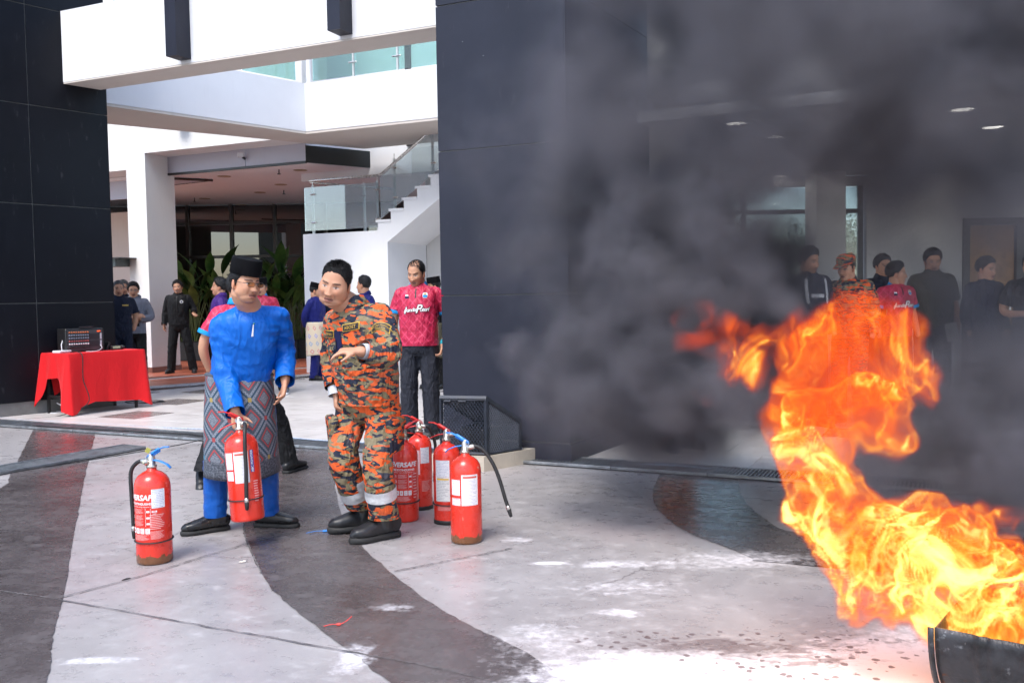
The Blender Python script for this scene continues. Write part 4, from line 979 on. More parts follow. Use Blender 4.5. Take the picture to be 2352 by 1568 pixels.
# ================================================================== people: clothes
def creases(t, p, sc=1.0):
    """sharp folds: ridged noise stretched along two slants"""
    out = None
    for rot, st, k in (((.0, .55, .2), (1, 1, .42), 1.0), ((.2, -.7, .9), (1, 1, .38), .8), ((0, 1.45, .4), (1, 1, .5), .55)):
        n = t.noise(t.mapping(p, rot=rot, sc=st), 11 * sc, 2, .5, .5); r = t.math('SUBTRACT', 1.0, t.math('ABSOLUTE', t.math('MULTIPLY', t.math('SUBTRACT', n, .5), 3.2))); r = t.math('MULTIPLY', t.math('POWER', t.math('MAXIMUM', r, 0.0), 3.0), k)
        out = r if out is None else t.math('ADD', out, r)
    return out
def cloth(name, c, rough=.75, var=.10, weave=900, bump=.10, sheen=.0, spec=.25, folds=.0):
    t = NT(name); p = t.obj(); n = t.noise(p, 6, 4, .6); wv = t.noise(p, weave, 2, .5)
    h = wv if not folds else t.math('ADD', t.math('MULTIPLY', wv, .05), t.math('MULTIPLY', creases(t, p), folds))
    return t.pbr(t.mix(n, tuple(k * (1 - var) for k in c), tuple(min(1, k * (1 + var)) for k in c)), rough, 0, t.bump(h, .62 if folds else bump, .022 if folds else .002), spec, **({'Sheen Weight': sheen, 'Sheen Roughness': .4} if sheen else {}))
def camo():
    t = NT('orange_camouflage'); p = t.mapping(t.obj(), rot=(0, R(12), R(20)), sc=(1, 1, 2.3))
    q = t.vmath('ADD', p, t.vmath('SCALE', t.vmath('SUBTRACT', t.noise(p, 9, 2, .5, col=True), (.5, .5, .5)), None)); t.t.nodes[-1]
    for n in t.t.nodes:
        if n.bl_idname == 'ShaderNodeVectorMath' and n.operation == 'SCALE': n.inputs['Scale'].default_value = .11
    a = t.noise(q, 15.0, 1.2, .45); b = t.noise(t.vmath('ADD', q, (5.3, 2.1, 7.7)), 17.0, 1.2, .45)
    col = t.mix(t.step(a, .488, .496), (.024, .029, .048), (.225, .185, .105))
    col = t.mix(t.step(b, .540, .548), col, (.74, .118, .030))
    edge = t.math('MULTIPLY', t.step(b, .525, .533), t.step(b, .548, .540)); col = t.mix(t.math('MULTIPLY', edge, .5), col, (.05, .03, .02))
    f = t.noise(t.obj(), 6, 4, .6); col = t.mix(t.math('MULTIPLY', t.step(f, .45, .75), .22), col, (.30, .26, .22))
    return t.pbr(col, .82, 0, t.bump(creases(t, t.obj(), 1.25), .60, .018), .2)
M_CAMO = camo()
def polo():
    t = NT('crimson_polo'); x, y, z = t.sep(t.obj()); s = 1 / .085
    a = t.math('FRACT', t.math('ADD', t.math('MULTIPLY', x, s), t.math('MULTIPLY', z, s * .85))); b = t.math('FRACT', t.math('SUBTRACT', t.math('MULTIPLY', x, s), t.math('MULTIPLY', z, s * .85)))
    ln = t.math('MAXIMUM', t.step(t.math('ABSOLUTE', t.math('SUBTRACT', a, .5)), .09, .05), t.step(t.math('ABSOLUTE', t.math('SUBTRACT', b, .5)), .09, .05))
    fade = t.noise(t.obj(), 7, 3, .6)
    c = t.mix(t.step(fade, .35, .68), (.40, .012, .045), (.58, .026, .085)); c = t.mix(t.math('MULTIPLY', ln, t.lin(fade, .3, .7, .15, .6)), c, (.80, .10, .20))
    return t.pbr(c, .48, 0, t.bump(creases(t, t.obj(), .9), .45, .018), .4)
M_POLO = polo()
M_CYAN = cloth('cyan_trim', (.012, .27, .62), .6)
M_DARKTR = cloth('charcoal_trousers', (.022, .024, .034), .7, folds=.6)
M_BLACKCL = cloth('black_cloth', (.008, .008, .009), .7, folds=.6)
M_NAVYCL = cloth('navy_uniform', (.010, .014, .030), .75, folds=.5)
M_BAJU = cloth('blue_satin', (.001, .118, .52), .46, .05, 700, .05, 0, .32, folds=.34)
M_BAJUTR = cloth('blue_satin_trousers', (.001, .085, .39), .42, .05, 700, .05, 0, .4, folds=.20)
M_NAVYBAJU = cloth('dark_blue_baju', (.008, .012, .13), .55, folds=.6)
M_GREYHOOD = cloth('grey_sweatshirt', (.19, .20, .24), .85, folds=.6)
M_PURPLE = cloth('purple_shirt', (.050, .016, .16), .6, folds=.4)
M_OLIVE = cloth('olive_cloth', (.075, .070, .048), .8, folds=.4)
M_KHAKI = cloth('khaki_cloth', (.20, .22, .13), .8, folds=.4)
M_VELVET = simple('black_velvet', (.004, .004, .005), .9, 0, .2, 40, .2, 200, .1)
M_LEATHER = simple('black_leather', (.012, .012, .013), .30, 0, .3, 30, .12, 160)
M_BOOT = simple('boot_leather', (.014, .014, .016), .42, 0, .3, 30, .25, 90)
M_SOLE = simple('rubber_sole', (.014, .014, .014), .7, 0, .2, 20)
M_GREYSHOE = simple('grey_sneaker', (.085, .11, .15), .7, 0, .3, 30); M_WSOLE = simple('white_sole', (.72, .73, .75), .6)
M_CUFF = simple('pale_grey_lining', (.50, .51, .54), .6, 0, .15, 30)
M_REFL = simple('silver_reflective_tape', (.68, .69, .70), .35, .35, .12, 40)
M_PATCHN = cloth('navy_patch', (.010, .012, .055), .7); M_GOLD = simple('gold_thread', (.55, .34, .05), .5)
M_WHITEP = simple('white_print', (.80, .79, .78), .6, 0, .05); M_BLACKP = simple('black_print', (.012, .010, .014), .6)
def batik():
    t = NT('cream_batik'); x, y, z = t.sep(t.obj()); a = t.nd('ShaderNodeTexCoord').outputs['UV']; ux, uy, _ = t.sep(a)
    fa = t.math('FRACT', t.math('MULTIPLY', ux, 1 / .11)); fb = t.math('FRACT', t.math('MULTIPLY', uy, 1 / .13))
    d = t.math('ADD', t.math('MULTIPLY', t.math('ABSOLUTE', t.math('SUBTRACT', fa, .5)), 2.6), t.math('MULTIPLY', t.math('ABSOLUTE', t.math('SUBTRACT', fb, .5)), 2.2))
    row = t.math('FRACT', t.math('MULTIPLY', t.math('FLOOR', t.math('MULTIPLY', uy, 1 / .13)), .37))
    pc = t.mix(t.step(row, .3, .4), (.62, .28, .24), t.mix(t.step(row, .6, .7), (.25, .42, .60), (.36, .34, .58)))
    c = t.mix(t.step(d, .95, .55), (.66, .56, .42), pc); c = t.mix(t.step(d, .42, .25), c, (.62, .58, .52))
    return t.pbr(c, .8, 0, t.bump(t.noise(t.obj(), 20, 3, .5), .3, .01), .2)
def songket():
    t = NT('songket'); uv = t.nd('ShaderNodeTexCoord').outputs['UV']; ux, uy, _ = t.sep(uv); wx, wy = 1 / .19, 1 / .225
    a = t.math('ADD', t.math('MULTIPLY', ux, wx), t.math('MULTIPLY', uy, wy)); b = t.math('SUBTRACT', t.math('MULTIPLY', ux, wx), t.math('MULTIPLY', uy, wy))
    fa, fb = t.math('FRACT', a), t.math('FRACT', b); ca, cb_ = [t.math('ABSOLUTE', t.math('SUBTRACT', q, .5)) for q in (fa, fb)]
    m_ = t.math('MAXIMUM', ca, cb_); e = t.math('SUBTRACT', .5, m_); da, db = t.math('SUBTRACT', .5, ca), t.math('SUBTRACT', .5, cb_)
    sp = t.noise(t.vmath('MULTIPLY', uv, (1, 1, 1)), 260, 2, .6)
    c = t.mix(t.step(sp, .4, .6), (.040, .050, .068), (.085, .10, .125))
    dash = t.step(t.math('FRACT', t.math('MULTIPLY', t.math('ADD', a, b), 9.0)), .35, .5); dash2 = t.step(t.math('FRACT', t.math('MULTIPLY', t.math('SUBTRACT', a, b), 9.0)), .35, .5)
    band = t.math('MULTIPLY', t.step(e, .135, .125), t.step(e, .035, .045)); c = t.mix(t.math('MULTIPLY', band, t.math('MULTIPLY', t.math('MAXIMUM', dash, dash2), .7)), c, (.25, .28, .33))
    c = t.mix(t.step(e, .030, .022), c, (.012, .05, .085))
    red = t.math('MULTIPLY', t.step(m_, .275, .265), t.step(m_, .215, .225)); c = t.mix(red, c, (.36, .050, .052))
    c = t.mix(t.math('MULTIPLY', t.step(m_, .19, .18), t.step(sp, .42, .58)), c, (.24, .26, .30))
    node = t.step(t.math('ADD', da, db), .12, .10); rr = t.math('FRACT', t.math('MULTIPLY', t.math('ADD', t.math('FLOOR', t.math('ADD', a, .5)), t.math('MULTIPLY', t.math('FLOOR', t.math('ADD', b, .5)), 3.0)), .29))
    nc = t.mix(t.step(rr, .33, .36), (.32, .24, .07), t.mix(t.step(rr, .64, .68), (.03, .20, .33), (.30, .05, .05))); c = t.mix(node, c, nc)
    bord = t.step(uy, .105, .095); bc = t.mix(t.step(t.noise(uv, 90, 3, .6), .4, .62), (.040, .048, .062), (.12, .13, .155)); c = t.mix(bord, c, bc)
    return t.pbr(c, .55, .15, t.bump(sp, .25, .003), .4)
M_SONGKET = songket(); M_BATIK = batik()
SKIN = (.54, .275, .165)
def sampin(f, parent, mat, ztop, zbot, tops=(.185, .140), bots=(.22, .175), flare=None, base=(0, 0, 0), seed=0., n=72, rows=22, ctop=None, cbot=None, name='sarong'):
    """wrap-round skirt with soft pleats; UV in metres"""
    J = f.J; lat = nrm(J['hipL'] - J['hipR']); fw = nrm(np.cross(lat, (0, 0, 1))); V_ = []; UVs = []
    ct = np.array(ctop if ctop is not None else J['pelvis'], float); cb2 = np.array(cbot if cbot is not None else (J['knR'] + J['knL']) / 2, float)
    for j in range(rows + 1):
        q = j / rows; z = ztop + (zbot - ztop) * q; c = ct * (1 - q) + cb2 * q; a = tops[0] + (bots[0] - tops[0]) * q ** .8; b = tops[1] + (bots[1] - tops[1]) * q ** .8
        for i in range(n):
            t = 2 * math.pi * i / n
            w = 1 + (.012 + .03 * q) * (math.sin(t * 5 + seed + q * 1.5) * .6 + mnoise.noise(Vector((math.cos(t) * 2.2 + seed, math.sin(t) * 2.2, q * 1.6))) * 1.2)
            hz = z + (.012 * math.sin(t * 2 + seed + .7) * q) + (.05 * q * math.cos(t) if flare else 0)
            ct_, st_ = math.cos(t), math.sin(t); ct_ = math.copysign(abs(ct_) ** .85, ct_); st_ = math.copysign(abs(st_) ** .85, st_)
            p = c + lat * a * ct_ * w + fw * b * st_ * w; V_.append((p[0], p[1], hz)); UVs.append((t * (a + b) / 2, z - zbot))
    F = [(j * n + i, (j + 1) * n + i, (j + 1) * n + (i + 1) % n, j * n + (i + 1) % n) for j in range(rows) for i in range(n)]
    # inside faces at the hem for thickness
    m = MB(); m.add(V_, F); me = m.mesh(name); uvl = me.uv_layers.new(name='uv'); per = 2 * math.pi * (tops[0] + bots[1]) / 2
    for poly in me.polygons:
        us = [UVs[v][0] for v in poly.vertices]; wrap = max(us) - min(us) > .3
        for li, v in zip(poly.loop_indices, poly.vertices):
            uu, vv = UVs[v]
            if wrap and uu < .3: uu += 2 * math.pi * (tops[0] + tops[1]) / 2
            uvl.data[li].uv = (uu, vv)
    o = link(name, me, mat, parent, True); md = o.modifiers.new('thick', 'SOLIDIFY'); md.thickness = .006; md.offset = -1
    return o
def make_person(label, f, head, top, bottom, shoes, voxel=.012, hands=None, skin=SKIN, group=None, extra=None, name='person', hr=(64, 48)):
    J = f.J; root = empty(name, f.base, 0, label, 'person', group)
    M = eul(head.get('yaw', f.yaw), head.get('pitch', 4), head.get('roll', 0)) * f.s ** .5 * head.get('size', 1.04); c = J['head']
    hd = dict(c=c, M=M)
    skin = np.array(skin) * head.get('tone', 1.0)
    opts = {k: head[k] for k in ('hl', 'hthick', 'beard', 'goatee', 'fat', 'smile', 'brow', 'top_thin', 'side_fade', 'squint') if k in head}
    hm, hair_me = make_head(M, c, skin, head.get('hair', 'b'), hr, **opts)
    bm_ = body_mesh(f, skin, hd, min(voxel, .010) if hands else voxel, hands)
    me = join_mesh('body', [(bm_, body_cols(bm_, skin))] + hm, M_SKIN); body = link('body', me, None, root, True)
    if hair_me is not None: link('hair', hair_me, M_HAIRG if head.get('hair') == 'g' else M_HAIR, root, True)
    tp = dict(top); mat = tp.pop('mat'); col = tp.pop('collar', None); cuffs = tp.pop('cuffs', None)
    sm_ = shirt_mesh(f, voxel, **tp); so = link('shirt', sm_, mat, root, True)
    if col is not None:
        cm = lathe_collar(f, .062 * f.s * (.5 + .5 * f.k), .034); co = link('collar', cm, col, root, True); md = co.modifiers.new('t', 'SOLIDIFY'); md.thickness = .005
    if cuffs is not None:
        for q in 'RL':
            A = catmull([J['sh' + q] * .8 + J['neck'] * .2 - np.array([0, 0, .035]), J['sh' + q], J['el' + q], J['wr' + q]], 22); n = max(7, int(round(7 + 15 * tp.get('sleeve', 1.))))
            m = MB(); a, b = A[n - 2], A[n - 1]; dd_ = nrm(b - a); rr = tp.get('short_w', .071) * f.s * (.55 + .45 * f.k) * 1.07; m.tube([b - dd_ * .030, b - dd_ * .016, b - dd_ * .002, b + dd_ * .003], [rr * .99, rr * 1.0, rr * 1.0, rr * .97], seg=20, caps=False, open_=True); link('cuff', m.mesh('cuff'), cuffs, root, True)
    if bottom:
        bt = dict(bottom); mat = bt.pop('mat'); tm = trouser_mesh(f, voxel, **bt); link('trousers', tm, mat, root, True)
    if shoes:
        sh = dict(shoes); smat = sh.pop('mat'); sole = sh.pop('sole', M_SOLE)
        for q, a in (('R', f.footR), ('L', f.footL)):
            kw = dict(sh); kw.update(sh.get('f' + q, {})); kw.pop('fR', None); kw.pop('fL', None)
            shoe(root, J['an' + q], a, smat, sole, **kw)
    if head.get('songkok'):
        o = link('songkok_cap', cap_mesh(M, c, head['songkok'], .050, head.get('cap_tilt', 4)), M_VELVET, root, True); md = o.modifiers.new('e', 'EDGE_SPLIT'); md.split_angle = R(50)
    if extra: extra(root, f, dict(M=M, c=c, shirt=sm_, body=me, trousers=tm if bottom else None))
    return root
def chest_frame(f, h=.0, x=0.0, front=True):
    J = f.J; lat = nrm(J['shL'] - J['shR']); up = nrm(J['neck'] - J['waist']); fw = nrm(np.cross(lat, up)) * (1 if front else -1); X = lat if front else -lat
    return J['chest'] + up * h + X * x, X, up, -fw
def print_on(root, f, mesh, text, size, h, x=0., front=True, mat=None, outline=None, shear=0., off=.004, name='lettering', bold=.0, rot=0.0, spacing=1.0):
    O, X, up, N = chest_frame(f, h, x, front)
    if rot: X, up = X * math.cos(rot) + up * math.sin(rot), up * math.cos(rot) - X * math.sin(rot)
    if outline:
        t = text_mesh(text, size, shear, size * .055, spacing); project_mesh(t, mesh, O, X, up, N, off); link(name, t, outline, root)
    t = text_mesh(text, size, shear, bold * size, spacing); project_mesh(t, mesh, O, X, up, N, off + .0022); return link(name, t, mat, root)
def patch_on(root, f, mesh, w, h, zz, x, mat, name='patch', off=.003, front=True, shape=None, nx=5, ny=5, rot=0.0):
    O, X, up, N = chest_frame(f, zz, x, front)
    if rot: X, up = X * math.cos(rot) + up * math.sin(rot), up * math.cos(rot) - X * math.sin(rot)
    p = grid_patch(w, h, nx, ny, shape); project_mesh(p, mesh, O, X, up, N, off); o = link(name, p, mat, root, True); return o
def emblem(root, f, mesh, zz, x, kind):
    rnd = lambda px, py, pz: (px * math.sqrt(max(0, 1 - (py / .025) ** 2 * .5)), py, 0)
    patch_on(root, f, mesh, .046, .052, zz, x, M_WHITEP if kind else M_POLO, 'emblem', .003, shape=rnd); patch_on(root, f, mesh, .038, .022, zz - .008, x, M_CYAN if kind else M_PATCHN, 'emblem', .0055, shape=rnd)
    if kind: patch_on(root, f, mesh, .02, .012, zz + .012, x, M_GOLD, 'emblem', .0055, shape=rnd)
    else: patch_on(root, f, mesh, .03, .014, zz + .010, x, M_WHITEP, 'emblem', .0055, shape=rnd)
def glasses(root, hd, mat, tint, dark=.0):
    M, c = hd['M'], hd['c']; T = lambda p: M @ np.array(p) + c
    g = MB()
    for s in (-1, 1):
        t = np.linspace(0, 2 * math.pi, 21); loop = [T((s * .032 + .0235 * math.copysign(abs(math.cos(a)) ** .7, math.cos(a)), -.1035 + .010 * abs(math.cos(a)) * 0 + .006 * abs(s * .032 + .0235 * math.cos(a)) / .055, -.001 + .0145 * math.copysign(abs(math.sin(a)) ** .7, math.sin(a)))) for a in t]
        g.tube(loop, .0013, seg=6, caps=False)
        g.tube([T((s * .0555, -.096, .006)), T((s * .074, -.055, .006)), T((s * .079, .0, .004)), T((s * .078, .02, -.008))], .0017, seg=6)
    g.tube([T((-.010, -.1045, .003)), T((0, -.108, .006)), T((.010, -.1045, .003))], .0014, seg=6)
    o = link('glasses', g.mesh('glasses'), mat, root, True)
    for s in (-1, 1):
        l = MB(); t = np.linspace(0, 2 * math.pi, 20, endpoint=False); l.add([T((s * .032 + .0225 * math.copysign(abs(math.cos(a)) ** .7, math.cos(a)), -.1033 + .006 * abs(s * .032 + .0225 * math.cos(a)) / .055, -.001 + .0138 * math.copysign(abs(math.sin(a)) ** .7, math.sin(a)))) for a in t], [tuple(range(20))]); link('lens', l.mesh('lens'), tint, o)
M_LENS = clear_glass('brown_lens', (.55, .40, .26), 1.4); M_LENSC = clear_glass('clear_lens', (.9, .92, .92), 1.4)
def band_on(root, f, mat, a, b, t0, t1, r, name='reflective_band'):
    m = MB(); p0, p1 = np.asarray(a) + (np.asarray(b) - a) * t0, np.asarray(a) + (np.asarray(b) - a) * t1; m.tube([p0, (p0 + p1) / 2, p1], [r, r * 1.015, r], seg=20, caps=False); return link(name, m.mesh(name), mat, root, True)
def px_fig(base, joints, k=1.0, s=1.0):
    f = Fig(); f.base = np.array(base, float); f.k = k; f.s = s; f.yaw = 0; f.J = {n: at(*p) - f.base for n, p in joints.items()}; f.footR = -.3; f.footL = .3; return f

# ---------------------------------------------------------------- the man in blue with the extinguisher
bm = px_fig((-1.60, 5.37, 0), dict(head=(564, 650, 5.18), neck=(574, 706, 5.28), chest=(568, 775, 5.32), waist=(556, 845, 5.38), pelvis=(551, 885, 5.42),
    shR=(506, 745, 5.26), shL=(641, 726, 5.36), elR=(518, 855, 5.26), wrR=(541, 948, 5.10), elL=(654, 806, 5.47), wrL=(655, 876, 5.33),
    hipR=(512, 895, 5.42), hipL=(596, 895, 5.42), knR=(497, 1045, 5.34), knL=(611, 1042, 5.42), anR=(494, 1180, 5.36), anL=(614, 1176, 5.44)), .94, 1.0)
bm.footR, bm.footL = -1.0, 1.40
def blue_extra(root, f, d):
    glasses(root, d, M_FRAME, M_LENS)
    sampin(f, root, M_SONGKET, f.J['pelvis'][2] + .075, .335, (.182, .142), (.212, .175), cbot=(f.J['knR'] + f.J['knL']) / 2 * (1, 1, 1) + np.array([.0, -.01, 0]), seed=1.3, ctop=f.J['pelvis'] + np.array([0, -.005, 0]))
    # waist roll of the sarong
    J = f.J; lat = nrm(J['hipL'] - J['hipR']); fw = nrm(np.cross(lat, (0, 0, 1))); t = np.linspace(0, 2 * math.pi, 40)
    m = MB(); m.tube([J['pelvis'] + np.array([0, -.005, .065 + .006 * math.sin(a * 3)]) + lat * .179 * math.cos(a) + fw * .140 * math.sin(a) for a in t], .013, .022, (0, 0, 1), 10, caps=False); link('sarong_roll', m.mesh('roll'), M_SONGKET, root, True)
    patch_on(root, f, d['shirt'], .115, .125, -.06, .075, M_BAJU, 'pocket', .0035, shape=lambda x, y, z: (x, y, -.004 if y > .055 else 0))
    # neck slit with white vest behind
    patch_on(root, f, d['shirt'], .012, .075, .088, .012, M_WHITEP, 'vest', .002, shape=lambda x, y, z: (x * (.3 + .7 * (.5 - y / .075)), y, 0))
    m = MB(); O, X, up, N = chest_frame(f, .128, .012); m.sphere(O - N * .118, .006); link('button', m.mesh('b'), simple('green_button', (.02, .12, .10), .2), root, True)
make_person('man in bright blue tunic, patterned sarong and black cap lifting a red extinguisher', bm,
    dict(size=.96, yaw=52, pitch=7, roll=3, songkok=.094, hl=-.01, hthick=.006, beard=.12, goatee=.45, fat=.9, squint=.4, cap_tilt=6, hair='b'),
    dict(mat=M_BAJU, hem=-.02, sleeve=.97, loose=1.0, cuff=.060, bulge=.012, amp=.021, seed=4.2, neck_r=.090, neck_d=.016), dict(mat=M_BAJUTR, loose=.96, hemz=.075, bag=.98, amp=.009),
    dict(mat=M_LEATHER, L=.262, w=.043, h=.075), voxel=.0085, hr=(110, 84),
    hands=dict(R=dict(d=(.22, -.05, -1), n=(.55, -.55, -.1), side=-1, curl=(.95, 1.0, 1.0, 1.0), thumb=.9), L=dict(d=(-.12, -.25, -1), n=(-.7, -.3, 0), side=1, curl=(.30, .35, .4, .5), thumb=.3)), extra=blue_extra)

# ---------------------------------------------------------------- the firefighter pointing
ff = px_fig((-.87, 5.17, 0), dict(head=(770, 652, 4.96), neck=(806, 703, 5.06), chest=(828, 780, 5.10), waist=(838, 852, 5.16), pelvis=(845, 905, 5.22),
    shR=(770, 736, 5.20), shL=(874, 722, 5.00), elR=(764, 822, 5.30), wrR=(772, 900, 5.22), elL=(893, 812, 4.86), wrL=(824, 806, 4.72),
    hipR=(808, 925, 5.28), hipL=(880, 925, 5.16), knR=(788, 1050, 5.13), knL=(868, 1060, 5.03), anR=(838, 1178, 5.31), anL=(884, 1203, 5.13)), 1.02, 1.0)
ff.footR, ff.footL = -1.18, -.95
def ff_extra(root, f, d):
    J = f.J
    [link('reflective_band', slab_of(d['trousers'], J['kn' + q], J['an' + q], a_, a_ + .17, .005, .15), M_REFL, root, True) for q, a_ in (('R', .47), ('L', .38))]
    dv = nrm(J['wrL'] - J['elL']); m = MB(); m.tube([J['wrL'] - dv * .085, J['wrL'] - dv * .05, J['wrL'] - dv * .012], [.052, .050, .046], [.046, .044, .040], seg=18, caps=False, open_=True); link('cuff', m.mesh('c'), M_CUFF, root, True)
    m = MB(); dv = nrm(J['wrR'] - J['elR']); m.tube([J['wrR'] - dv * .03, J['wrR'] + dv * .02], .046, seg=16, caps=False, open_=True); link('cuff', m.mesh('c'), M_CUFF, root, True)
    patch_on(root, f, d['shirt'], .050, .165, .015, -.030, M_PATCHN, 'rank_tab', .006); patch_on(root, f, d['shirt'], .036, .013, -.045, -.030, M_GOLD, 'rank_bar', .009)
    for (x, t) in ((.062, 'ABOST'), (-.118, 'STEFAN')):
        patch_on(root, f, d['shirt'], .110, .040, .110 if x > 0 else .085, x, M_GOLD, 'name_tape', .004); patch_on(root, f, d['shirt'], .100, .031, .110 if x > 0 else .085, x, M_BLACKP, 'name_tape', .0065)
        print_on(root, f, d['shirt'], t, .024, .110 if x > 0 else .085, x, True, M_GOLD, off=.008)
    for x in (.075, -.115):
        patch_on(root, f, d['shirt'], .130, .135, .005 if x > 0 else -.02, x, M_CAMO, 'pocket', .006); patch_on(root, f, d['shirt'], .138, .052, .055 if x > 0 else .03, x, M_CAMO, 'pocket_flap', .0125, shape=lambda a, b, c: (a, b - (.018 * (1 - abs(a) / .069) if b < 0 else 0), 0))
    cm = lathe_collar(f, .074, .040); co = link('collar', cm, M_CAMO, root, True); md = co.modifiers.new('t', 'SOLIDIFY'); md.thickness = .006
    # shoulder arc badge
    sh = J['shL']; o_ = sh * .62 + J['elL'] * .38; X = nrm(np.cross((0, 0, 1), nrm(o_ * (1, 1, 0) - J['chest'] * (1, 1, 0)))); N = nrm(np.array([.15, 1, 0])); X = np.array([1, 0, 0.]); up = np.array([0, .0, 1.])
    arc = lambda x, y, z: (x, y + .02 - .9 * x * x / .12, 0)
    p = grid_patch(.115, .040, 10, 3, arc); project_mesh(p, d['shirt'], o_, X, up, N, .005); link('shoulder_badge', p, M_GOLD, root, True)
    p = grid_patch(.106, .032, 10, 3, arc); project_mesh(p, d['shirt'], o_, X, up, N, .0075); link('shoulder_badge', p, M_BLACKP, root, True)
    t = text_mesh('BOMBA DAN PENYELAMAT', .0135); v = get_v(t); v[:, 1] += .024 - .9 * v[:, 0] ** 2 / .12; set_v(t, v); project_mesh(t, d['shirt'], o_, X, up, N, .0095); link('lettering', t, M_GOLD, root)
    t = text_mesh('MALAYSIA', .0135); v = get_v(t); v[:, 1] += .010 - .9 * v[:, 0] ** 2 / .12; set_v(t, v); project_mesh(t, d['shirt'], o_, X, up, N, .0095); link('lettering', t, M_GOLD, root)
    # thigh pockets
    for q, s_ in (('L', 1), ('R', -1)):
        c = J['hip' + q] * .45 + J['kn' + q] * .55; dv = nrm(J['kn' + q] - J['hip' + q]); m = MB(); side = np.array([.105 * s_ if s_ > 0 else -.095, -.02, 0]); m.box(c + side * .82, (.05, .16, .19), rot=eul(s_ * -18, 0, s_ * 4), bevel=.012); link('thigh_pocket', m.mesh('p'), M_CAMO, root, True)
        m = MB(); m.box(c + side * .86 + np.array([0, 0, .07]), (.056, .168, .06), rot=eul(s_ * -18, 0, s_ * 4), bevel=.01); link('pocket_flap', m.mesh('p'), M_CAMO, root, True)
make_person('firefighter in orange camouflage with grey cuffs reaching out his left hand', ff,
    dict(size=1.01, yaw=-10, pitch=14, roll=15, hthick=.009, hl=.012, side_fade=.35, beard=.10, goatee=.14, fat=2.0, squint=.5, tone=.95),
    dict(mat=M_CAMO, hem=-.05, sleeve=.93, loose=1.05, cuff=.058, bulge=.016, amp=.017, seed=8.1), dict(mat=M_CAMO, loose=1.04, hemz=.125, bag=1.10, amp=.016, seed=2.2),
    dict(mat=M_BOOT, L=.285, w=.051, h=.100, boot=.10, sole_h=.021, fR=dict(lift=.008)), voxel=.0085, hr=(110, 84),
    hands=dict(L=dict(d=(-1, -.15, .02), n=(.05, .25, -1), side=1, curl=(.30, .42, .50, .55), thumb=.55, k=1.05), R=dict(d=(0, -.1, -1), n=(.8, .2, 0), side=-1)), extra=ff_extra)

# ---------------------------------------------------------------- men in crimson polo shirts
def polo_extra(txt=True, watch=False, back=None):
    def fn(root, f, d):
        if txt:
            [print_on(root, f, d['shirt'], w_, sz_, -.045 + dz_, dx_, True, M_WHITEP, M_BLACKP, .38, bold=.014, rot=.07, spacing=.82) for w_, sz_, dx_, dz_ in (('I', .088, -.108, -.006), ('skandar', .052, -.052, 0), ('P', .110, .022, .006), ('uteri', .054, .082, .004))]
            emblem(root, f, d['shirt'], .085, -.085, 0); emblem(root, f, d['shirt'], .095, .09, 1)
            patch_on(root, f, d['shirt'], .012, .09, .115, 0, M_BLACKP, 'placket', .002)
        if back: print_on(root, f, d['shirt'], back, .105, .045, 0.0, False, M_WHITEP, M_BLACKP, .12, bold=.02)
        if watch:
            J = f.J; dv = nrm(J['wrL'] - J['elL']); m = MB(); m.tube([J['wrL'] - dv * .045, J['wrL'] - dv * .02], .034, seg=16); w = link('watch', m.mesh('w'), simple('teal_strap', (.01, .33, .42), .5), root, True)
            m = MB(); m.tube([J['wrL'] - dv * .033 + np.array([.028, -.022, 0]), J['wrL'] - dv * .033 + np.array([.036, -.03, 0])], .019, seg=14); link('watch_face', m.mesh('w'), M_BLKPL, w, True)
    return fn
POLO = dict(mat=M_POLO, sleeve=.42, hem=-.04, collar=M_CYAN, cuffs=M_CYAN, amp=.010)
kb = on_ground(968, 1006)
make_person('balding man in crimson lettered polo shirt standing with a hand in his pocket', stand((kb[0], kb[1], .011), R(-6), 1.70, 1.06, dict(elL=(.285, .055, 1.125), wrL=(.235, -.035, .885), elR=(-.25, .03, 1.13), wrR=(-.235, -.06, .89), head=(-.008, -.045, 1.58))),
    dict(yaw=-22, pitch=20, roll=3, hl=.020, hthick=.005, top_thin=.25, beard=.15, goatee=.3, squint=.5, fat=.3), dict(POLO, seed=2.5, loose=1.02), dict(mat=M_DARKTR, loose=1.05, hemz=.05, bag=1.1), dict(mat=M_LEATHER, L=.28),
    voxel=.010, hr=(90, 70), hands=dict(L=dict(d=(-.25, -.1, -1), n=(-1, 0, 0), side=1, curl=(.5, .6, .6, .6)), R=dict(d=(0, -.2, -1), n=(1, 0, 0), side=-1)), extra=polo_extra(True, True))
fb = on_ground(562, 1100)
make_person('man in crimson shirt walking with his back turned, mostly hidden behind the man in blue', stand((fb[0], fb[1], 0), R(176), 1.55, 1.06,
    dict(anL=(.22, .36, .16), knL=(.16, .10, .50), anR=(-.30, -.30, .09), knR=(-.20, -.26, .50), elL=(.295, .05, 1.13), wrL=(.28, -.03, .90), pelvis=(0, 0, .91), hipL=(.088, .03, .89), hipR=(-.088, -.02, .89))),
    dict(yaw=160, pitch=5), dict(POLO, seed=5.5), dict(mat=M_BLACKCL, hemz=.07), dict(mat=M_BLKPL, L=.285, w=.050, h=.07, fL=dict(lift=.06, pitch=-.9)),
    voxel=.011, extra=polo_extra(False, False, 'MBIP'))
gb = at(607, 900, 13.2)
make_person('goateed man in crimson polo and black cap behind the man in blue', stand((gb[0], gb[1], .011), R(5), 1.64, 1.02, dict(anL=(.30, .02, .085), knL=(.2, -.02, .49))),
    dict(yaw=-4, pitch=3, songkok=.09, goatee=.75, hthick=.006), dict(POLO, seed=7.7), dict(mat=M_BLACKCL), dict(mat=M_GREYSHOE, sole=M_WSOLE, L=.29), voxel=.012, extra=polo_extra(False))
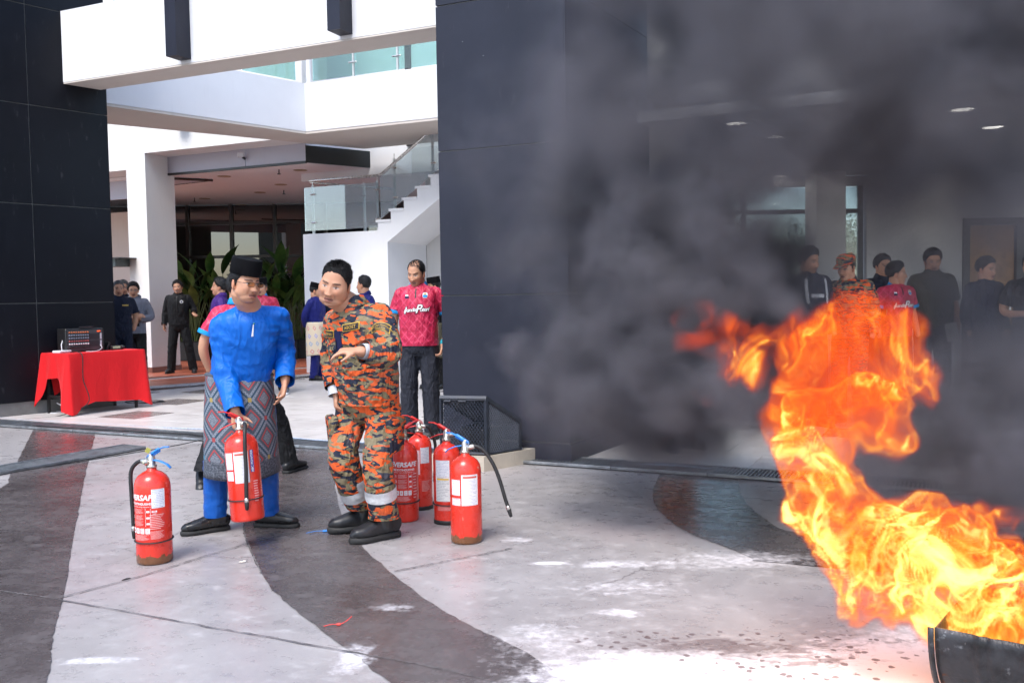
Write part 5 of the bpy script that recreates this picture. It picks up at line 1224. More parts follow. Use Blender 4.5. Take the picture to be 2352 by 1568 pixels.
# ---------------------------------------------------------------- onlookers on the left
jb = on_ground(415, 856, TZ)
def jacket_extra(root, f, d):
    patch_on(root, f, d['shirt'], .055, .055, .045, .085, M_WHITEP, 'badge', .004, shape=lambda x, y, z: (x * math.sqrt(max(0, 1 - (y / .0285) ** 2)), y, 0)); patch_on(root, f, d['shirt'], .034, .034, .045, .085, M_PATCHN, 'badge', .0065, shape=lambda x, y, z: (x * math.sqrt(max(0, 1 - (y / .018) ** 2)), y, 0))
    patch_on(root, f, d['shirt'], .008, .40, -.05, 0, M_FRAME, 'zip', .003, ny=12)
hj = (856 - 645) / (FPX / jb[1]) * 1.0
make_person('smiling man in black zipped jacket with a round badge, gesturing beside the white pillar', stand(jb, R(8), 1.69, 1.0, dict(elL=(.27, .03, 1.17), wrL=(.30, -.19, 1.10), elR=(-.24, .03, 1.14), wrR=(-.26, -.03, .90), anL=(.24, .0, .085), knL=(.17, -.03, .49), anR=(-.17, .02, .085), knR=(-.13, -.02, .49))),
    dict(yaw=6, pitch=2, roll=-4, smile=True, goatee=.5, hthick=.02), dict(mat=M_BLACKCL, sleeve=.97, hem=-.03, loose=1.05, collar=M_BLACKCL), dict(mat=M_BLACKCL, loose=1.04), dict(mat=M_BLKPL, L=.28), voxel=.012,
    hands=dict(L=dict(d=(.5, -.7, -.1), n=(-.2, 0, -1), side=1), R=dict(d=(0, -.1, -1), n=(1, 0, 0), side=-1)), extra=jacket_extra)
def hood_extra(root, f, d):
    glasses(root, d, M_BLKPL, M_LENSC); J = f.J; t = np.linspace(-.2, math.pi + .2, 16); m = MB(); m.tube([J['neck'] + np.array([.085 * math.cos(a), .075 * math.sin(a) + .01, .005 + .02 * math.sin(a)]) for a in t], np.interp(np.linspace(0, 1, 16), [0, .5, 1], [.02, .045, .02]), seg=12); link('hood', m.mesh('hood'), M_GREYHOOD, root, True)
hb_ = at(313, 850, 15.0)
make_person('young man in glasses and grey hooded sweatshirt with folded arms behind the red table', stand((hb_[0], hb_[1], .011), R(14), 1.66, .98, dict(elR=(-.255, -.03, 1.13), wrR=(.06, -.20, 1.15), elL=(.255, -.03, 1.13), wrL=(-.06, -.215, 1.13))),
    dict(yaw=22, pitch=4, hthick=.022), dict(mat=M_GREYHOOD, sleeve=.78, hem=-.06, loose=1.06), dict(mat=M_BLACKCL), dict(mat=M_BLKPL), voxel=.012,
    hands=dict(R=dict(d=(.9, .1, .15), n=(0, 1, -.2), side=-1), L=dict(d=(-.9, .15, .1), n=(0, 1, 0), side=1)), extra=hood_extra)
ab = at(279, 850, 14.3)
make_person('man in navy uniform half hidden by the black tower corner', stand((ab[0], ab[1], .011), R(25), 1.68, 1.05, dict(elL=(.24, .05, 1.13), wrL=(.20, .02, .93))), dict(yaw=30, pitch=2, hair='g', hthick=.008, beard=.2), dict(mat=M_NAVYCL, sleeve=.42, hem=-.03, collar=M_NAVYCL), dict(mat=M_NAVYCL), dict(mat=M_BLKPL), voxel=.013,
    extra=lambda root, f, d: (patch_on(root, f, d['shirt'], .09, .022, .05, .085, M_GOLD, 'name_tape', .004), None))
bb = at(290, 850, 15.6)
make_person('grey-haired man peering out between the navy uniform and the grey sweatshirt', stand((bb[0], bb[1], .011), R(20), 1.72, 1.0), dict(yaw=24, pitch=6, hair='g', hthick=.012, beard=.3, goatee=.3), dict(mat=M_NAVYCL, sleeve=.42), dict(mat=M_NAVYCL), dict(mat=M_BLKPL), voxel=.014)
eb = at(512, 880, 12.6)
make_person('man in purple shirt seen in profile, looking left behind the man in blue', stand((eb[0], eb[1], .011), R(-75), 1.65, 1.0), dict(yaw=-82, pitch=-2, hthick=.02, goatee=.2), dict(mat=M_PURPLE, sleeve=.42, collar=M_PURPLE), dict(mat=M_BLACKCL), dict(mat=M_GREYSHOE, sole=M_WSOLE), voxel=.013)
nb = on_ground(730, 874)
def navy_extra(root, f, d):
    sampin(f, root, M_BATIK, f.J['pelvis'][2] + .10, .42, (.19, .145), (.215, .18), seed=2.)
    J = f.J; m = MB(); fw = nrm(np.cross(J['shL'] - J['shR'], (0, 0, 1))); t = np.linspace(0, 2 * math.pi, 20); m.tube([J['neck'] + np.array([.07 * math.cos(a), .06 * math.sin(a), -.03 - .02 * math.cos(a - math.pi / 2)]) for a in t], .006, seg=6, caps=False); link('lanyard', m.mesh('l'), M_CABW, root)
make_person('man in dark blue tunic, cream batik sarong and black cap turned to the right', stand((nb[0], nb[1], .011), R(75), 1.60, 1.03, dict(elR=(-.20, .12, 1.14), wrR=(-.08, .16, .95), elL=(.2, .12, 1.14), wrL=(.06, .16, .95))), dict(yaw=95, pitch=10, songkok=.085, hthick=.008), dict(mat=M_NAVYBAJU, sleeve=.95, hem=-.02, loose=1.05), dict(mat=M_NAVYBAJU), dict(mat=M_BLKPL), voxel=.012, extra=navy_extra)
ib = on_ground(752, 872)
make_person('man in khaki trousers standing right behind the one in the batik sarong', stand((ib[0], ib[1] + .25, .011), R(160), 1.58, 1.0), dict(yaw=170, hthick=.015), dict(mat=M_NAVYCL, sleeve=.42), dict(mat=M_KHAKI), dict(mat=M_BLKPL), voxel=.014)
jb2 = at(842, 880, 12.4)
make_person('man with short faded hair seen over the firefighter\'s shoulder', stand((jb2[0], jb2[1], .011), R(-60), 1.64, 1.0), dict(yaw=-115, pitch=-3, hthick=.014, side_fade=.3), dict(mat=M_NAVYBAJU, sleeve=.42, collar=M_NAVYBAJU), dict(mat=M_BLACKCL), dict(mat=M_BLKPL), voxel=.013)
lb_ = at(1001, 880, 13.6)
make_person('man in black shirt and black cap half hidden behind the dark column', stand((lb_[0], lb_[1], .011), R(-40), 1.62, 1.0), dict(yaw=-78, pitch=4, songkok=.09, hthick=.008), dict(mat=M_BLACKCL, sleeve=.95, hem=-.02), dict(mat=M_BLACKCL), dict(mat=M_BLKPL), voxel=.013,
    extra=lambda root, f, d: sampin(f, root, M_OLIVE, f.J['pelvis'][2] + .09, .45, (.185, .14), (.205, .17), seed=.5))
# ---------------------------------------------------------------- onlookers on the right, in the smoke
def onlooker(px, Y, label, rz, h, head, top, bottom, k=1.0, over=None, extra=None, shoes=None, hands=None, z=.011, lean=(0, 0)):
    b = at(px, 900, Y); return make_person(label, stand((b[0], b[1], z), R(rz), h, k, over, lean), head, top, bottom, shoes or dict(mat=M_BLKPL), voxel=.012, extra=extra, hands=hands)
def stripes(root, f, d):
    for x in (-.11, .11): patch_on(root, f, d['shirt'], .03, .24, .03, x, M_CUFF, 'stripe', .004, shape=lambda a, b, c: (a + .9 * b * b, b, 0), ny=8)
    patch_on(root, f, d['shirt'], .14, .035, -.02, 0, M_CUFF, 'print', .004)
onlooker(1858, 9.1, 'dark-haired man in black jacket with pale stripes behind the smoke', 15, 1.76, dict(yaw=35, pitch=10, hthick=.024, beard=.2), dict(mat=M_NAVYCL, sleeve=.95, loose=1.05, collar=M_NAVYCL), dict(mat=M_BLACKCL), 1.02, extra=stripes)
def fcap(root, f, d):
    M, c = d['M'], d['c']; m = MB(); n = 26; t = np.arange(n) * 2 * math.pi / n
    rings = [(.086, .104, .045), (.088, .106, .075), (.084, .10, .105), (.06, .075, .128), (.0, .0, .134)]; V_ = []
    for a, b, z in rings: V_ += [M @ np.array([a * math.cos(q), .016 + b * math.sin(q), z]) + c for q in t]
    m.add(V_, [(j * n + i, j * n + (i + 1) % n, (j + 1) * n + (i + 1) % n, (j + 1) * n + i) for j in range(4) for i in range(n)])
    V_ = []; q = np.linspace(-.95, .95, 12)
    for rr, zz in ((.100, .050), (.185, .030), (.185, .026), (.100, .044)): V_ += [M @ np.array([.088 * math.sin(a) * (1.0), .016 - rr * math.cos(a) ** .8 - .0, zz]) + c for a in q]
    m.add(V_, [(j * 12 + i, j * 12 + i + 1, (j + 1) % 4 * 12 + i + 1, (j + 1) % 4 * 12 + i) for j in range(4) for i in range(11)])
    link('peaked_cap', m.mesh('cap'), M_CAMO, root, True)
onlooker(1952, 9.3, 'firefighter in orange camouflage and peaked cap standing behind the flames', -42, 1.70, dict(yaw=-52, pitch=14, hthick=.006, songkok=None), dict(mat=M_CAMO, sleeve=.95, hem=-.06, loose=1.05, collar=M_CAMO, amp=.012), dict(mat=M_CAMO), 1.06, over=dict(head=(-.0, -.10, 1.575), neck=(0, -.04, 1.455)), extra=fcap, shoes=dict(mat=M_BOOT, boot=.08))
onlooker(1768, 9.7, 'dim figure in peaked cap and dark clothes inside the smoke', -10, 1.66, dict(yaw=40, pitch=5, hthick=.008), dict(mat=M_NAVYCL, sleeve=.95), dict(mat=M_BLACKCL), 1.0, extra=fcap)
onlooker(2026, 10.6, 'man in dark polo shirt looking over the crimson shirt in the smoke', 10, 1.74, dict(yaw=14, hthick=.018), dict(mat=M_NAVYCL, sleeve=.42, collar=M_NAVYCL), dict(mat=M_BLACKCL))
onlooker(2058, 9.9, 'man in crimson lettered polo turning his head right behind the flames', 12, 1.63, dict(yaw=72, pitch=2, hthick=.018), dict(POLO, seed=9.), dict(mat=M_NAVYCL), 1.0, extra=polo_extra(True))
def paper_extra(root, f, d):
    pass
pr = onlooker(2140, 10.2, 'big man in olive brown T-shirt holding a sheet of paper in the smoke', -6, 1.78, dict(yaw=-10, pitch=14, hthick=.02, beard=.2), dict(mat=M_OLIVE, sleeve=.45, loose=1.05, hem=-.06), dict(mat=M_DARKTR), 1.14, hands=dict(L=dict(d=(-.1, -.2, -1), n=(-1, 0, 0), side=1)))
onlooker(2262, 9.7, 'dim dark silhouette of a man in front of the wooden door', 15, 1.66, dict(yaw=30, pitch=8, hthick=.016), dict(mat=M_NAVYCL, sleeve=.95), dict(mat=M_BLACKCL))
onlooker(2366, 9.4, 'man in black shirt cut off by the right edge of the view', -30, 1.68, dict(yaw=-50, pitch=5, hthick=.014), dict(mat=M_BLACKCL, sleeve=.42), dict(mat=M_BLACKCL), over=dict(elR=(-.25, -.02, 1.12), wrR=(.02, -.22, 1.10)))
def uband(root, f, d):
    for q in 'RL': link('reflective_band', slab_of(d['trousers'], f.J['kn' + q], f.J['an' + q], .35, .52, .006, .15), M_REFL, root, True)
ub = on_ground(1557, 1034)
make_person('firefighter in camouflage with silver leg bands almost lost in the thick smoke', stand((ub[0], ub[1], .011), R(30), 1.68, 1.05), dict(yaw=40, hthick=.008), dict(mat=M_CAMO, sleeve=.95, hem=-.06, collar=M_CAMO), dict(mat=M_CAMO), dict(mat=M_BOOT, boot=.08), voxel=.012, extra=uband)
# the sheet of paper in the big man's hand
pb_ = at(2183, 763, 10.0); m = MB(); m.add([(-.07, 0, .09), (.05, -.02, .11), (.09, -.03, -.06), (-.03, -.01, -.11), (.02, .015, .0)], [(0, 1, 4), (1, 2, 4), (2, 3, 4), (3, 0, 4)]); o = m.build('paper_sheet', M_WHITEP); o.location = pb_; tag(o, 'folded white sheet of paper held in the big man\'s hand', 'paper')
md = o.modifiers.new('t', 'SOLIDIFY'); md.thickness = .002
bpy.data.collections.remove(_tmp_col) if False else None
# ================================================================== fire extinguishers
def red_paint(name, rust=0.0, worn=0.0):
    t = NT(name); p = t.obj(); x, y, z = t.sep(p); n = t.noise(p, 9, 5, .6); c = t.mix(t.step(n, .3, .7), (.62, .028, .014), (.74, .042, .022))
    sc_ = t.step(t.noise(t.mapping(p, sc=(1, 1, .5)), 38, 5, .7), .66, .72); c = t.mix(t.math('MULTIPLY', sc_, .35 + worn), c, (.80, .45, .38))
    if rust:
        edge = t.math('ADD', z, t.math('MULTIPLY', t.noise(p, 26, 4, .6), -.075)); rm = t.step(edge, rust - .028, rust - .034); c = t.mix(rm, c, t.mix(t.noise(p, 60, 3, .6), (.10, .035, .012), (.24, .10, .04)))
    if worn: c = t.mix(t.math('MULTIPLY', t.step(t.noise(p, 14, 5, .75), .66, .68), worn), c, (.62, .56, .44))
    return t.pbr(c, t.lin(n, .3, .7, .22, .34), 0, t.bump(t.noise(p, 55, 3, .5), .03, .004), .5, **{'Coat Weight': .25, 'Coat Roughness': .15})
M_RED = red_paint('red_enamel'); M_REDR = red_paint('red_enamel_rusty', .036); M_REDW = red_paint('red_enamel_worn', .034, .55); M_REDH = simple('red_lever', (.55, .018, .015), .35); M_BLUEH = simple('blue_lever', (.03, .22, .66), .35)
def label_mat(name, base, line, rows, header=None, seed=0., dens=.5):
    """printed form: rows of small print and a header bar"""
    t = NT(name); uv = t.nd('ShaderNodeTexCoord').outputs['UV']; u_, v_, _ = t.sep(uv); c = t.mix(t.noise(t.obj(), 30, 4, .6), tuple(k * .93 for k in base), base)
    r = t.math('FRACT', t.math('MULTIPLY', v_, rows)); rowid = t.math('FLOOR', t.math('MULTIPLY', v_, rows)); tx = t.noise(t.comb(t.math('MULTIPLY', u_, 26), t.math('ADD', t.math('MULTIPLY', rowid, 7.3), seed), 0), 1.0, 2, .6)
    ext = t.step(t.noise(t.comb(t.math('ADD', t.math('MULTIPLY', rowid, 3.7), seed), 0, 0), 1., 1, .5), .3, .6)
    ink = t.math('MULTIPLY', t.math('MULTIPLY', t.step(r, .30, .38), t.step(r, .72, .64)), t.math('MULTIPLY', t.step(tx, .5 - dens * .25, .56 - dens * .25), t.step(t.math('SUBTRACT', u_, t.math('ADD', .55, t.math('MULTIPLY', ext, .38))), .02, .0)))
    ink = t.math('MULTIPLY', ink, t.math('MULTIPLY', t.step(u_, .05, .08), t.step(u_, .95, .92))); c = t.mix(t.math('MULTIPLY', ink, .75), c, line)
    if header:
        hm = t.math('MULTIPLY', t.math('MULTIPLY', t.step(v_, .88, .89), t.step(v_, .955, .945)), t.math('MULTIPLY', t.step(u_, .08, .09), t.step(u_, .92, .91))); c = t.mix(hm, c, header)
    return t.pbr(c, .5)
M_LAB = [label_mat('label_form', (.78, .77, .78), (.25, .25, .38), 22, (.55, .10, .07), 1.3), label_mat('label_plain', (.76, .77, .80), (.22, .25, .42), 11, None, 4.1, .3), label_mat('label_pink', (.78, .52, .55), (.45, .20, .24), 20, None, 7.7), label_mat('label_yellow', (.76, .76, .74), (.20, .20, .24), 16, (.70, .42, .03), 2.9)]
M_PRINT = label_mat('small_print', (.62, .024, .018), (.80, .62, .58), 9, None, 6.2, .8)
M_BLUEL = simple('blue_label', (.022, .030, .26), .45); M_BRASS = simple('valve_metal', (.55, .52, .46), .3, .9, .15, 40); M_GAUGE = simple('gauge_face', (.55, .58, .40), .3)
def cyl_patch(t0, t1, z0, z1, r, nx=10, ny=2):
    m = MB(); V_ = [(r * math.sin(t0 + (t1 - t0) * i / nx), -r * math.cos(t0 + (t1 - t0) * i / nx), z0 + (z1 - z0) * j / ny) for j in range(ny + 1) for i in range(nx + 1)]
    m.add(V_, [(j * (nx + 1) + i, j * (nx + 1) + i + 1, (j + 1) * (nx + 1) + i + 1, (j + 1) * (nx + 1) + i) for j in range(ny) for i in range(nx)]); me = m.mesh('label'); uvl = me.uv_layers.new(name='uv')
    for poly in me.polygons:
        for li, v in zip(poly.loop_indices, poly.vertices): uvl.data[li].uv = ((v % (nx + 1)) / nx, (v // (nx + 1)) / ny)
    return me
def cyl_text(txt, size, t0, z, r, rot90=False, shear=0., off=0., spacing=1.):
    me = text_mesh(txt, size, shear, off, spacing); V_ = get_v(me)
    if rot90: V_ = np.c_[-V_[:, 1], V_[:, 0], V_[:, 2]]
    a = t0 + V_[:, 0] / r; set_v(me, np.c_[r * np.sin(a), -r * np.cos(a), z + V_[:, 1]]); return me
def extinguisher(loc_, rz, label, paint, handle, hang, labels=(), eversafe=None, ring=True, basering=False, hose=None, r=.0885, h=.485, tilt=None, tagc=None, gauge=0.6, clip=True):
    e = empty('fire_extinguisher', loc_, rz, label, 'extinguisher', 'red powder fire extinguishers')
    if tilt is not None: e.rotation_euler = tilt
    k = h / .485; H = lambda z: z * k
    m = MB(); m.lathe([(r * .90, 0), (r * .97, .004), (r, .014), (r, H(.20)), (r, H(.385)), (r * .985, H(.405)), (r * .92, H(.428)), (r * .78, H(.449)), (r * .55, H(.465)), (r * .33, H(.474)), (.024, H(.480)), (.023, H(.500))], seg=40); body = m.build('cylinder', paint, e, True)
    m = MB(); m.lathe([(.024, H(.490)), (.0265, H(.492)), (.0265, H(.503)), (.020, H(.506)), (.019, H(.545)), (.014, H(.552)), (.008, H(.565))], seg=16); m.box((0, 0, H(.53)), (.034, .026, .022), bevel=.004); vl = m.build('valve', M_BRASS, e, True)
    ca, sa = math.cos(hang), math.sin(hang); P = lambda a, z, l=0.0: (a * ca - l * sa, a * sa + l * ca, H(z))
    m = MB(); m.tube([P(-.022, .530), P(.015, .531), P(.055, .524), P(.095, .508), P(.112, .492)], [.014, .013, .0125, .012, .010], .0035, (-sa, ca, 0), 8); m.build('lower_lever', handle, e, True)
    m = MB(); m.tube([P(-.024, .542), P(.005, .560), P(.040, .583), P(.075, .598), P(.105, .600)], [.012, .0145, .0145, .0135, .011], .004, (-sa, ca, 0), 8); m.tube([P(-.018, .545), P(.05, .585)], [.004, .004], .014, (-sa, ca, 0), 6); m.build('upper_lever', handle, e, True)
    m = MB(); t = np.linspace(0, 2 * math.pi, 17); m.tube([(.0 + P(-.005, 0)[0] + .017 * math.cos(a), P(-.005, 0)[1] - .026 + .004 * math.sin(a), H(.545) + .017 * math.sin(a)) for a in t], .0015, seg=5, caps=False); m.build('pull_ring', M_STEEL, e, True)
    if gauge is not None:
        ga = gauge; d = np.array([math.sin(ga), -math.cos(ga), 0]); m = MB(); m.tube([d * .015 + (0, 0, H(.522)), d * .034 + (0, 0, H(.522))], .0165, seg=16); gg = m.build('gauge', M_BRASS, e, True); m = MB(); m.tube([d * .0365 + (0, 0, H(.522)), d * .0372 + (0, 0, H(.522))], .013, seg=14); m.build('dial', M_GAUGE, gg, True)
    if ring:
        m = MB(); t = np.linspace(0, 2 * math.pi, 41); m.tube([((r + .002) * math.cos(a), (r + .002) * math.sin(a), H(.118) + .002 * math.sin(a)) for a in t], .0035, .0065, (0, 0, 1), 8, caps=False); m.build('rubber_band', M_RUBBER, e, True)
    if basering:
        m = MB(); m.lathe([(r * .95, -.001), (r * 1.03, .0), (r * 1.03, .022), (r * .99, .026)], seg=36); m.build('base_ring', M_RUBBER, e, True)
    if hose is not None:
        pts = catmull(hose, 40); m = MB(); m.tube(pts, .0105, seg=12); hs = m.build('hose', M_RUBBER, e, True)
        d0 = nrm(pts[1] - pts[0]); m = MB(); m.tube([pts[0] - d0 * .012, pts[0] + d0 * .02], .0135, seg=12); m.build('hose_fitting', M_BRASS, hs, True)
        d1 = nrm(pts[-1] - pts[-3]); m = MB(); m.tube([pts[-1] - d1 * .012, pts[-1] + d1 * .006], .0125, seg=12); m.build('hose_collar', M_STEEL, hs, True); m = MB(); m.tube([pts[-1] + d1 * .006, pts[-1] + d1 * .045], [.0125, .0095], seg=12); m.build('nozzle', M_BLKPL, hs, True)
    for (t0, t1, z0, z1, mi) in labels:
        me = cyl_patch(t0, t1, H(z0), H(z1), r + .0008); link('label', me, M_LAB[mi] if isinstance(mi, int) else mi, e, True)
    if eversafe is not None:
        t0 = eversafe; lk = lambda me, mat, nm='lettering': link(nm, me, mat, e)
        link('brand_panel', cyl_patch(t0 - .66, t0 + .66, H(.328), H(.372), r + .0006), paint, e, True)
        lk(cyl_text('EVERSAFE', .039, t0, H(.349), r + .0012, shear=.2, off=.0014, spacing=1.03), M_WHITEP)
        lk(cyl_text('FIRE EXTINGUISHER', .0165, t0, H(.318), r + .0012, off=.0004), M_WHITEP); lk(cyl_text('9 KG. ABC POWDER (STORED PRESSURE TYPE)', .0072, t0, H(.303), r + .0012), M_WHITEP)
        for i, z in enumerate((.280, .248, .218)):
            lk(cyl_text(str(i + 1), .020, t0 - .60, H(z), r + .0012, off=.0006), M_WHITEP); link('label', cyl_patch(t0 - .48, t0 + .30, H(z - .013), H(z + .013), r + .0010), M_PRINT, e, True)
            for (a0, a1) in ((t0 + .36, t0 + .375), (t0 + .645, t0 + .66)): link('pictogram', cyl_patch(a0, a1, H(z - .015), H(z + .016), r + .0012, 2, 1), M_WHITEP, e)
            link('pictogram', cyl_patch(t0 + .42, t0 + .60, H(z - .006), H(z + .003), r + .0012, 3, 1), M_WHITEP, e)
        for i in range(4):
            a0 = t0 - .62 + i * .32; link('pictogram', cyl_patch(a0, a0 + .25, H(.165), H(.193), r + .0010, 3, 1), M_WHITEP, e); me = cyl_text('ABC'[i] if i < 3 else '/', .020, a0 + .125, H(.179), r + .0018); lk(me, M_RED)
        link('label', cyl_patch(t0 - .62, t0 + .62, H(.130), H(.160), r + .0010), M_PRINT, e, True)
    return e
def blue_strip(e, t0, r, k=1.0):
    link('label', cyl_patch(t0 - .12, t0 + .12, .265 * k, .385 * k, r + .0010, 4, 2), M_BLUEL, e, True); link('lettering', cyl_text('ABC POWDER', .0185, t0, .325 * k, r + .0018, True, off=.0004), M_WHITEP, e)
p = on_ground(356, 1288); rr = .0905
e = extinguisher((p[0], p[1], .001), R(0), 'red extinguisher with blue levers and rusty foot standing alone at the left', M_REDR, M_BLUEH, R(-14), [(.30, 1.05, .295, .392, 1), (.12, 1.05, .185, .265, M_PRINT), (.12, 1.0, .135, .178, M_PRINT)], -.42, True, False,
    [(-.030, 0, .530), (-.075, .004, .520), (-.112, .008, .47), (-.112, .004, .36), (-.107, .0, .26), (-.104, -.002, .17)], rr, .488, gauge=-.9)
link('emblem', cyl_patch(.30, .58, .275, .285, rr + .001, 3, 1), M_WHITEP, e); link('lettering', cyl_text('MS', .014, .44, .280, rr + .0018), M_RED, e); link('lettering', cyl_text('SIRIM', .008, .44, .268, rr + .0018), M_WHITEP, e)
m = MB(); m.box((-.012, -.012, .585), (.022, .004, .026), rot=eul(20, 15, 30)); m.build('paper_tag', simple('yellow_tag', (.55, .50, .10), .5), e)
# the one being lifted
pe = at(570, 1192, 5.00)
e = extinguisher((pe[0], pe[1], pe[2]), 0, 'red extinguisher hanging from the hand of the man in blue', M_RED, M_REDH, R(205), [(-.95, -.33, .285, .375, 1), (-.92, -.34, .225, .275, 1), (-.24, .62, .21, .378, 0), (.80, 1.2, .10, .22, M_PRINT)], None, True, False,
    [(.018, -.015, .528), (.045, -.045, .522), (.052, -.088, .48), (.050, -.103, .40), (.045, -.103, .28), (.035, -.102, .165), (.032, -.101, .115)], .0905, .488, tilt=(R(-3), R(-4.5), 0), gauge=1.4)
blue_strip(e, .85, .0905)
p = on_ground(932, 1193); e = extinguisher((p[0], p[1], .001), 0, 'red extinguisher with bold white brand lettering just behind the firefighter\'s boots', M_RED, M_REDH, R(25), [(.75, 1.15, .14, .30, M_PRINT)], .02, True, False, [(-.02, .0, .525), (-.06, .004, .528), (-.10, .02, .50), (-.115, .06, .42), (-.1, .09, .3), (-.09, .09, .2)], .0815, .488, gauge=.2)
blue_strip(e, -.95, .0815)
p = on_ground(966, 1166); extinguisher((p[0], p[1], .001), R(0), 'red extinguisher with black foot ring standing behind the lettered one', M_RED, M_REDH, R(190), [(.18, .95, .30, .40, 1), (-.3, .12, .23, .385, 2), (.2, 1., .12, .19, M_PRINT)], None, False, True, [(.02, 0, .53), (.06, .0, .525), (.085, .02, .47), (.1, .05, .38), (.09, .07, .2)], .080, .488, gauge=.3)
p = on_ground(1029, 1198); extinguisher((p[0], p[1], .001), R(0), 'red extinguisher with raised red lever and torn labels near the cage', M_RED, M_REDH, R(172), [(-.85, .25, .285, .385, 1), (-.85, .28, .14, .284, 3), (-.8, .9, .085, .115, M_PRINT)], None, True, True, [(.02, 0, .53), (.055, .0, .532), (.088, .03, .50), (.10, .06, .40), (.09, .08, .22)], .083, .488, gauge=None)
p = on_ground(1072, 1242); extinguisher((p[0], p[1], .001), R(0), 'red extinguisher with blue lever and a long hose swung out to the right', M_REDW, M_BLUEH, R(168), [(-.98, -.32, .27, .355, 1), (-.22, .88, .215, .383, 0), (-.95, -.30, .215, .255, 0)], None, False, False, [(.028, -.004, .525), (.060, -.006, .530), (.105, -.01, .505), (.155, -.016, .43), (.19, -.02, .34), (.215, -.024, .25), (.235, -.026, .185)], .0875, .488, gauge=None)
# ================================================================== cut drum
t = NT('burnt_steel'); p_ = t.obj(); n_ = t.noise(p_, 5, 6, .65); n2_ = t.noise(t.mapping(p_, sc=(1, 1, .3)), 16, 5, .7)
c_ = t.mix(t.step(n_, .38, .62), (.020, .019, .020), (.060, .060, .066)); c_ = t.mix(t.step(n2_, .60, .68), c_, (.135, .052, .028)); c_ = t.mix(t.step(t.noise(p_, 11, 5, .7), .62, .70), c_, (.19, .20, .21))
M_DRUM = t.pbr(c_, t.lin(n_, .3, .7, .32, .6), .55, t.bump(t.math('ADD', n_, n2_), .35, .02), .5)
dz = .305; d0 = on_ground(2137, 1437, dz)[:2]; d1 = on_ground(2352, 1479, dz)[:2]; ax = (d1 - d0) / np.linalg.norm(d1 - d0); inw = np.array([-ax[1], ax[0]]); inw = inw if inw[1] > 0 else -inw; rD = .29
drum = empty('steel_drum', (*(d0 + inw * rD), 0), math.atan2(ax[1], ax[0]), 'blackened steel drum cut in half lengthwise, holding the fire', 'drum')
def half_shell(prof, name, mat, thick=.004, na=28):
    m = MB(); V_ = []; a = np.linspace(-math.pi, 0, na)
    for (x, r_) in prof: V_ += [(x, -r_ * math.cos(t_) * 1.0, dz + r_ * math.sin(t_) - .0) for t_ in a]
    m.add(V_, [(j * na + i, (j + 1) * na + i, (j + 1) * na + i + 1, j * na + i + 1) for j in range(len(prof) - 1) for i in range(na - 1)]); o = m.build(name, mat, drum, True); md = o.modifiers.new('t', 'SOLIDIFY'); md.thickness = thick; md.offset = 0; return o
pr_ = [(.012, rD)] + [(x, rD + .009 * sum(math.exp(-((x - q) / .010) ** 2) for q in (.14, .175, .58, .615))) for x in np.linspace(.03, .84, 82)] + [(.86, rD)]
half_shell(pr_, 'shell', M_DRUM)
for x in (0.004, .872): half_shell([(x - .008, rD + .010), (x, rD + .014), (x + .008, rD + .010)], 'chime', M_DRUM, .006)
for x in (.014, .858):
    m = MB(); a = np.linspace(-math.pi, 0, 28); m.add([(x, -(rD - .004) * math.cos(q), dz + (rD - .004) * math.sin(q)) for q in a], [tuple(range(28))]); o = m.build('end_plate', M_DRUM, drum); md = o.modifiers.new('t', 'SOLIDIFY'); md.thickness = .004
m = MB(); a = np.linspace(-math.pi * .82, -math.pi * .18, 16); m.add([(x, -(rD - .02) * math.cos(q), dz - .12) for x in (.03, .84) for q in (-math.pi * .86, -math.pi * .14)], [(0, 1, 3, 2)]); m.build('fuel', simple('burning_fuel', (.01, .008, .006), .1), drum)
# ================================================================== wire cage on its plinth
A_ = on_ground(1112, 1083)[:2]; d2_ = nrm(np.array([*(on_ground(1222, 1062)[:2] - A_), 0]))[:2]; d1_ = np.array([-.955, .296]); PZ = .115
pln = empty('low_plinth', (A_[0], A_[1], 0), 0, 'low cream tiled plinth under the wire cage', 'plinth')
for i in range(2):
    for j in range(2):
        q0 = A_ + d1_ * (.26 * i + .001 * i) + d2_ * (.33 * j + .001 * j); poly = [q0, q0 + d2_ * .328, q0 + d2_ * .328 + d1_ * .258, q0 + d1_ * .258]
        ar = sum(poly[k][0] * poly[(k + 1) % 4][1] - poly[(k + 1) % 4][0] * poly[k][1] for k in range(4)); poly = poly if ar > 0 else poly[::-1]
        m = MB(); m.prism([p - A_ for p in poly], 0, PZ - .001 * (i + j)); m.build('tile', simple('cream_tile', (.52, .46, .38), .4, 0, .1, 5), pln)
cg = empty('wire_cage', (*(A_ + d1_ * .03 + d2_ * .07), PZ), 0, 'dark wedge-shaped cage of expanded metal beside the column', 'cage')
cw, cd, hf, hb2 = .375, .36, .435, .225
def cp(a, b, z): q = d1_ * a + d2_ * b; return np.array([q[0], q[1], z])
cor = {'fr': cp(0, 0, 0), 'fl': cp(cw, 0, 0), 'br': cp(0, cd, 0), 'bl': cp(cw, cd, 0)}; ht = {'fr': hf, 'fl': hf, 'br': hb2, 'bl': hb2}
def bar(name, a, b, w=.013): m = MB(); m.tube([a, b], w, seg=4); return m.build(name, M_CAGE, cg)
for k_, c in cor.items(): bar('corner_post', c, c + np.array([0, 0, ht[k_]]), .016)
for a, b in (('fr', 'fl'), ('fr', 'br'), ('bl', 'fl'), ('bl', 'br')):
    bar('bottom_rail', cor[a] + np.array([0, 0, .012]), cor[b] + np.array([0, 0, .012])); bar('top_rail', cor[a] + np.array([0, 0, ht[a]]), cor[b] + np.array([0, 0, ht[b]]))
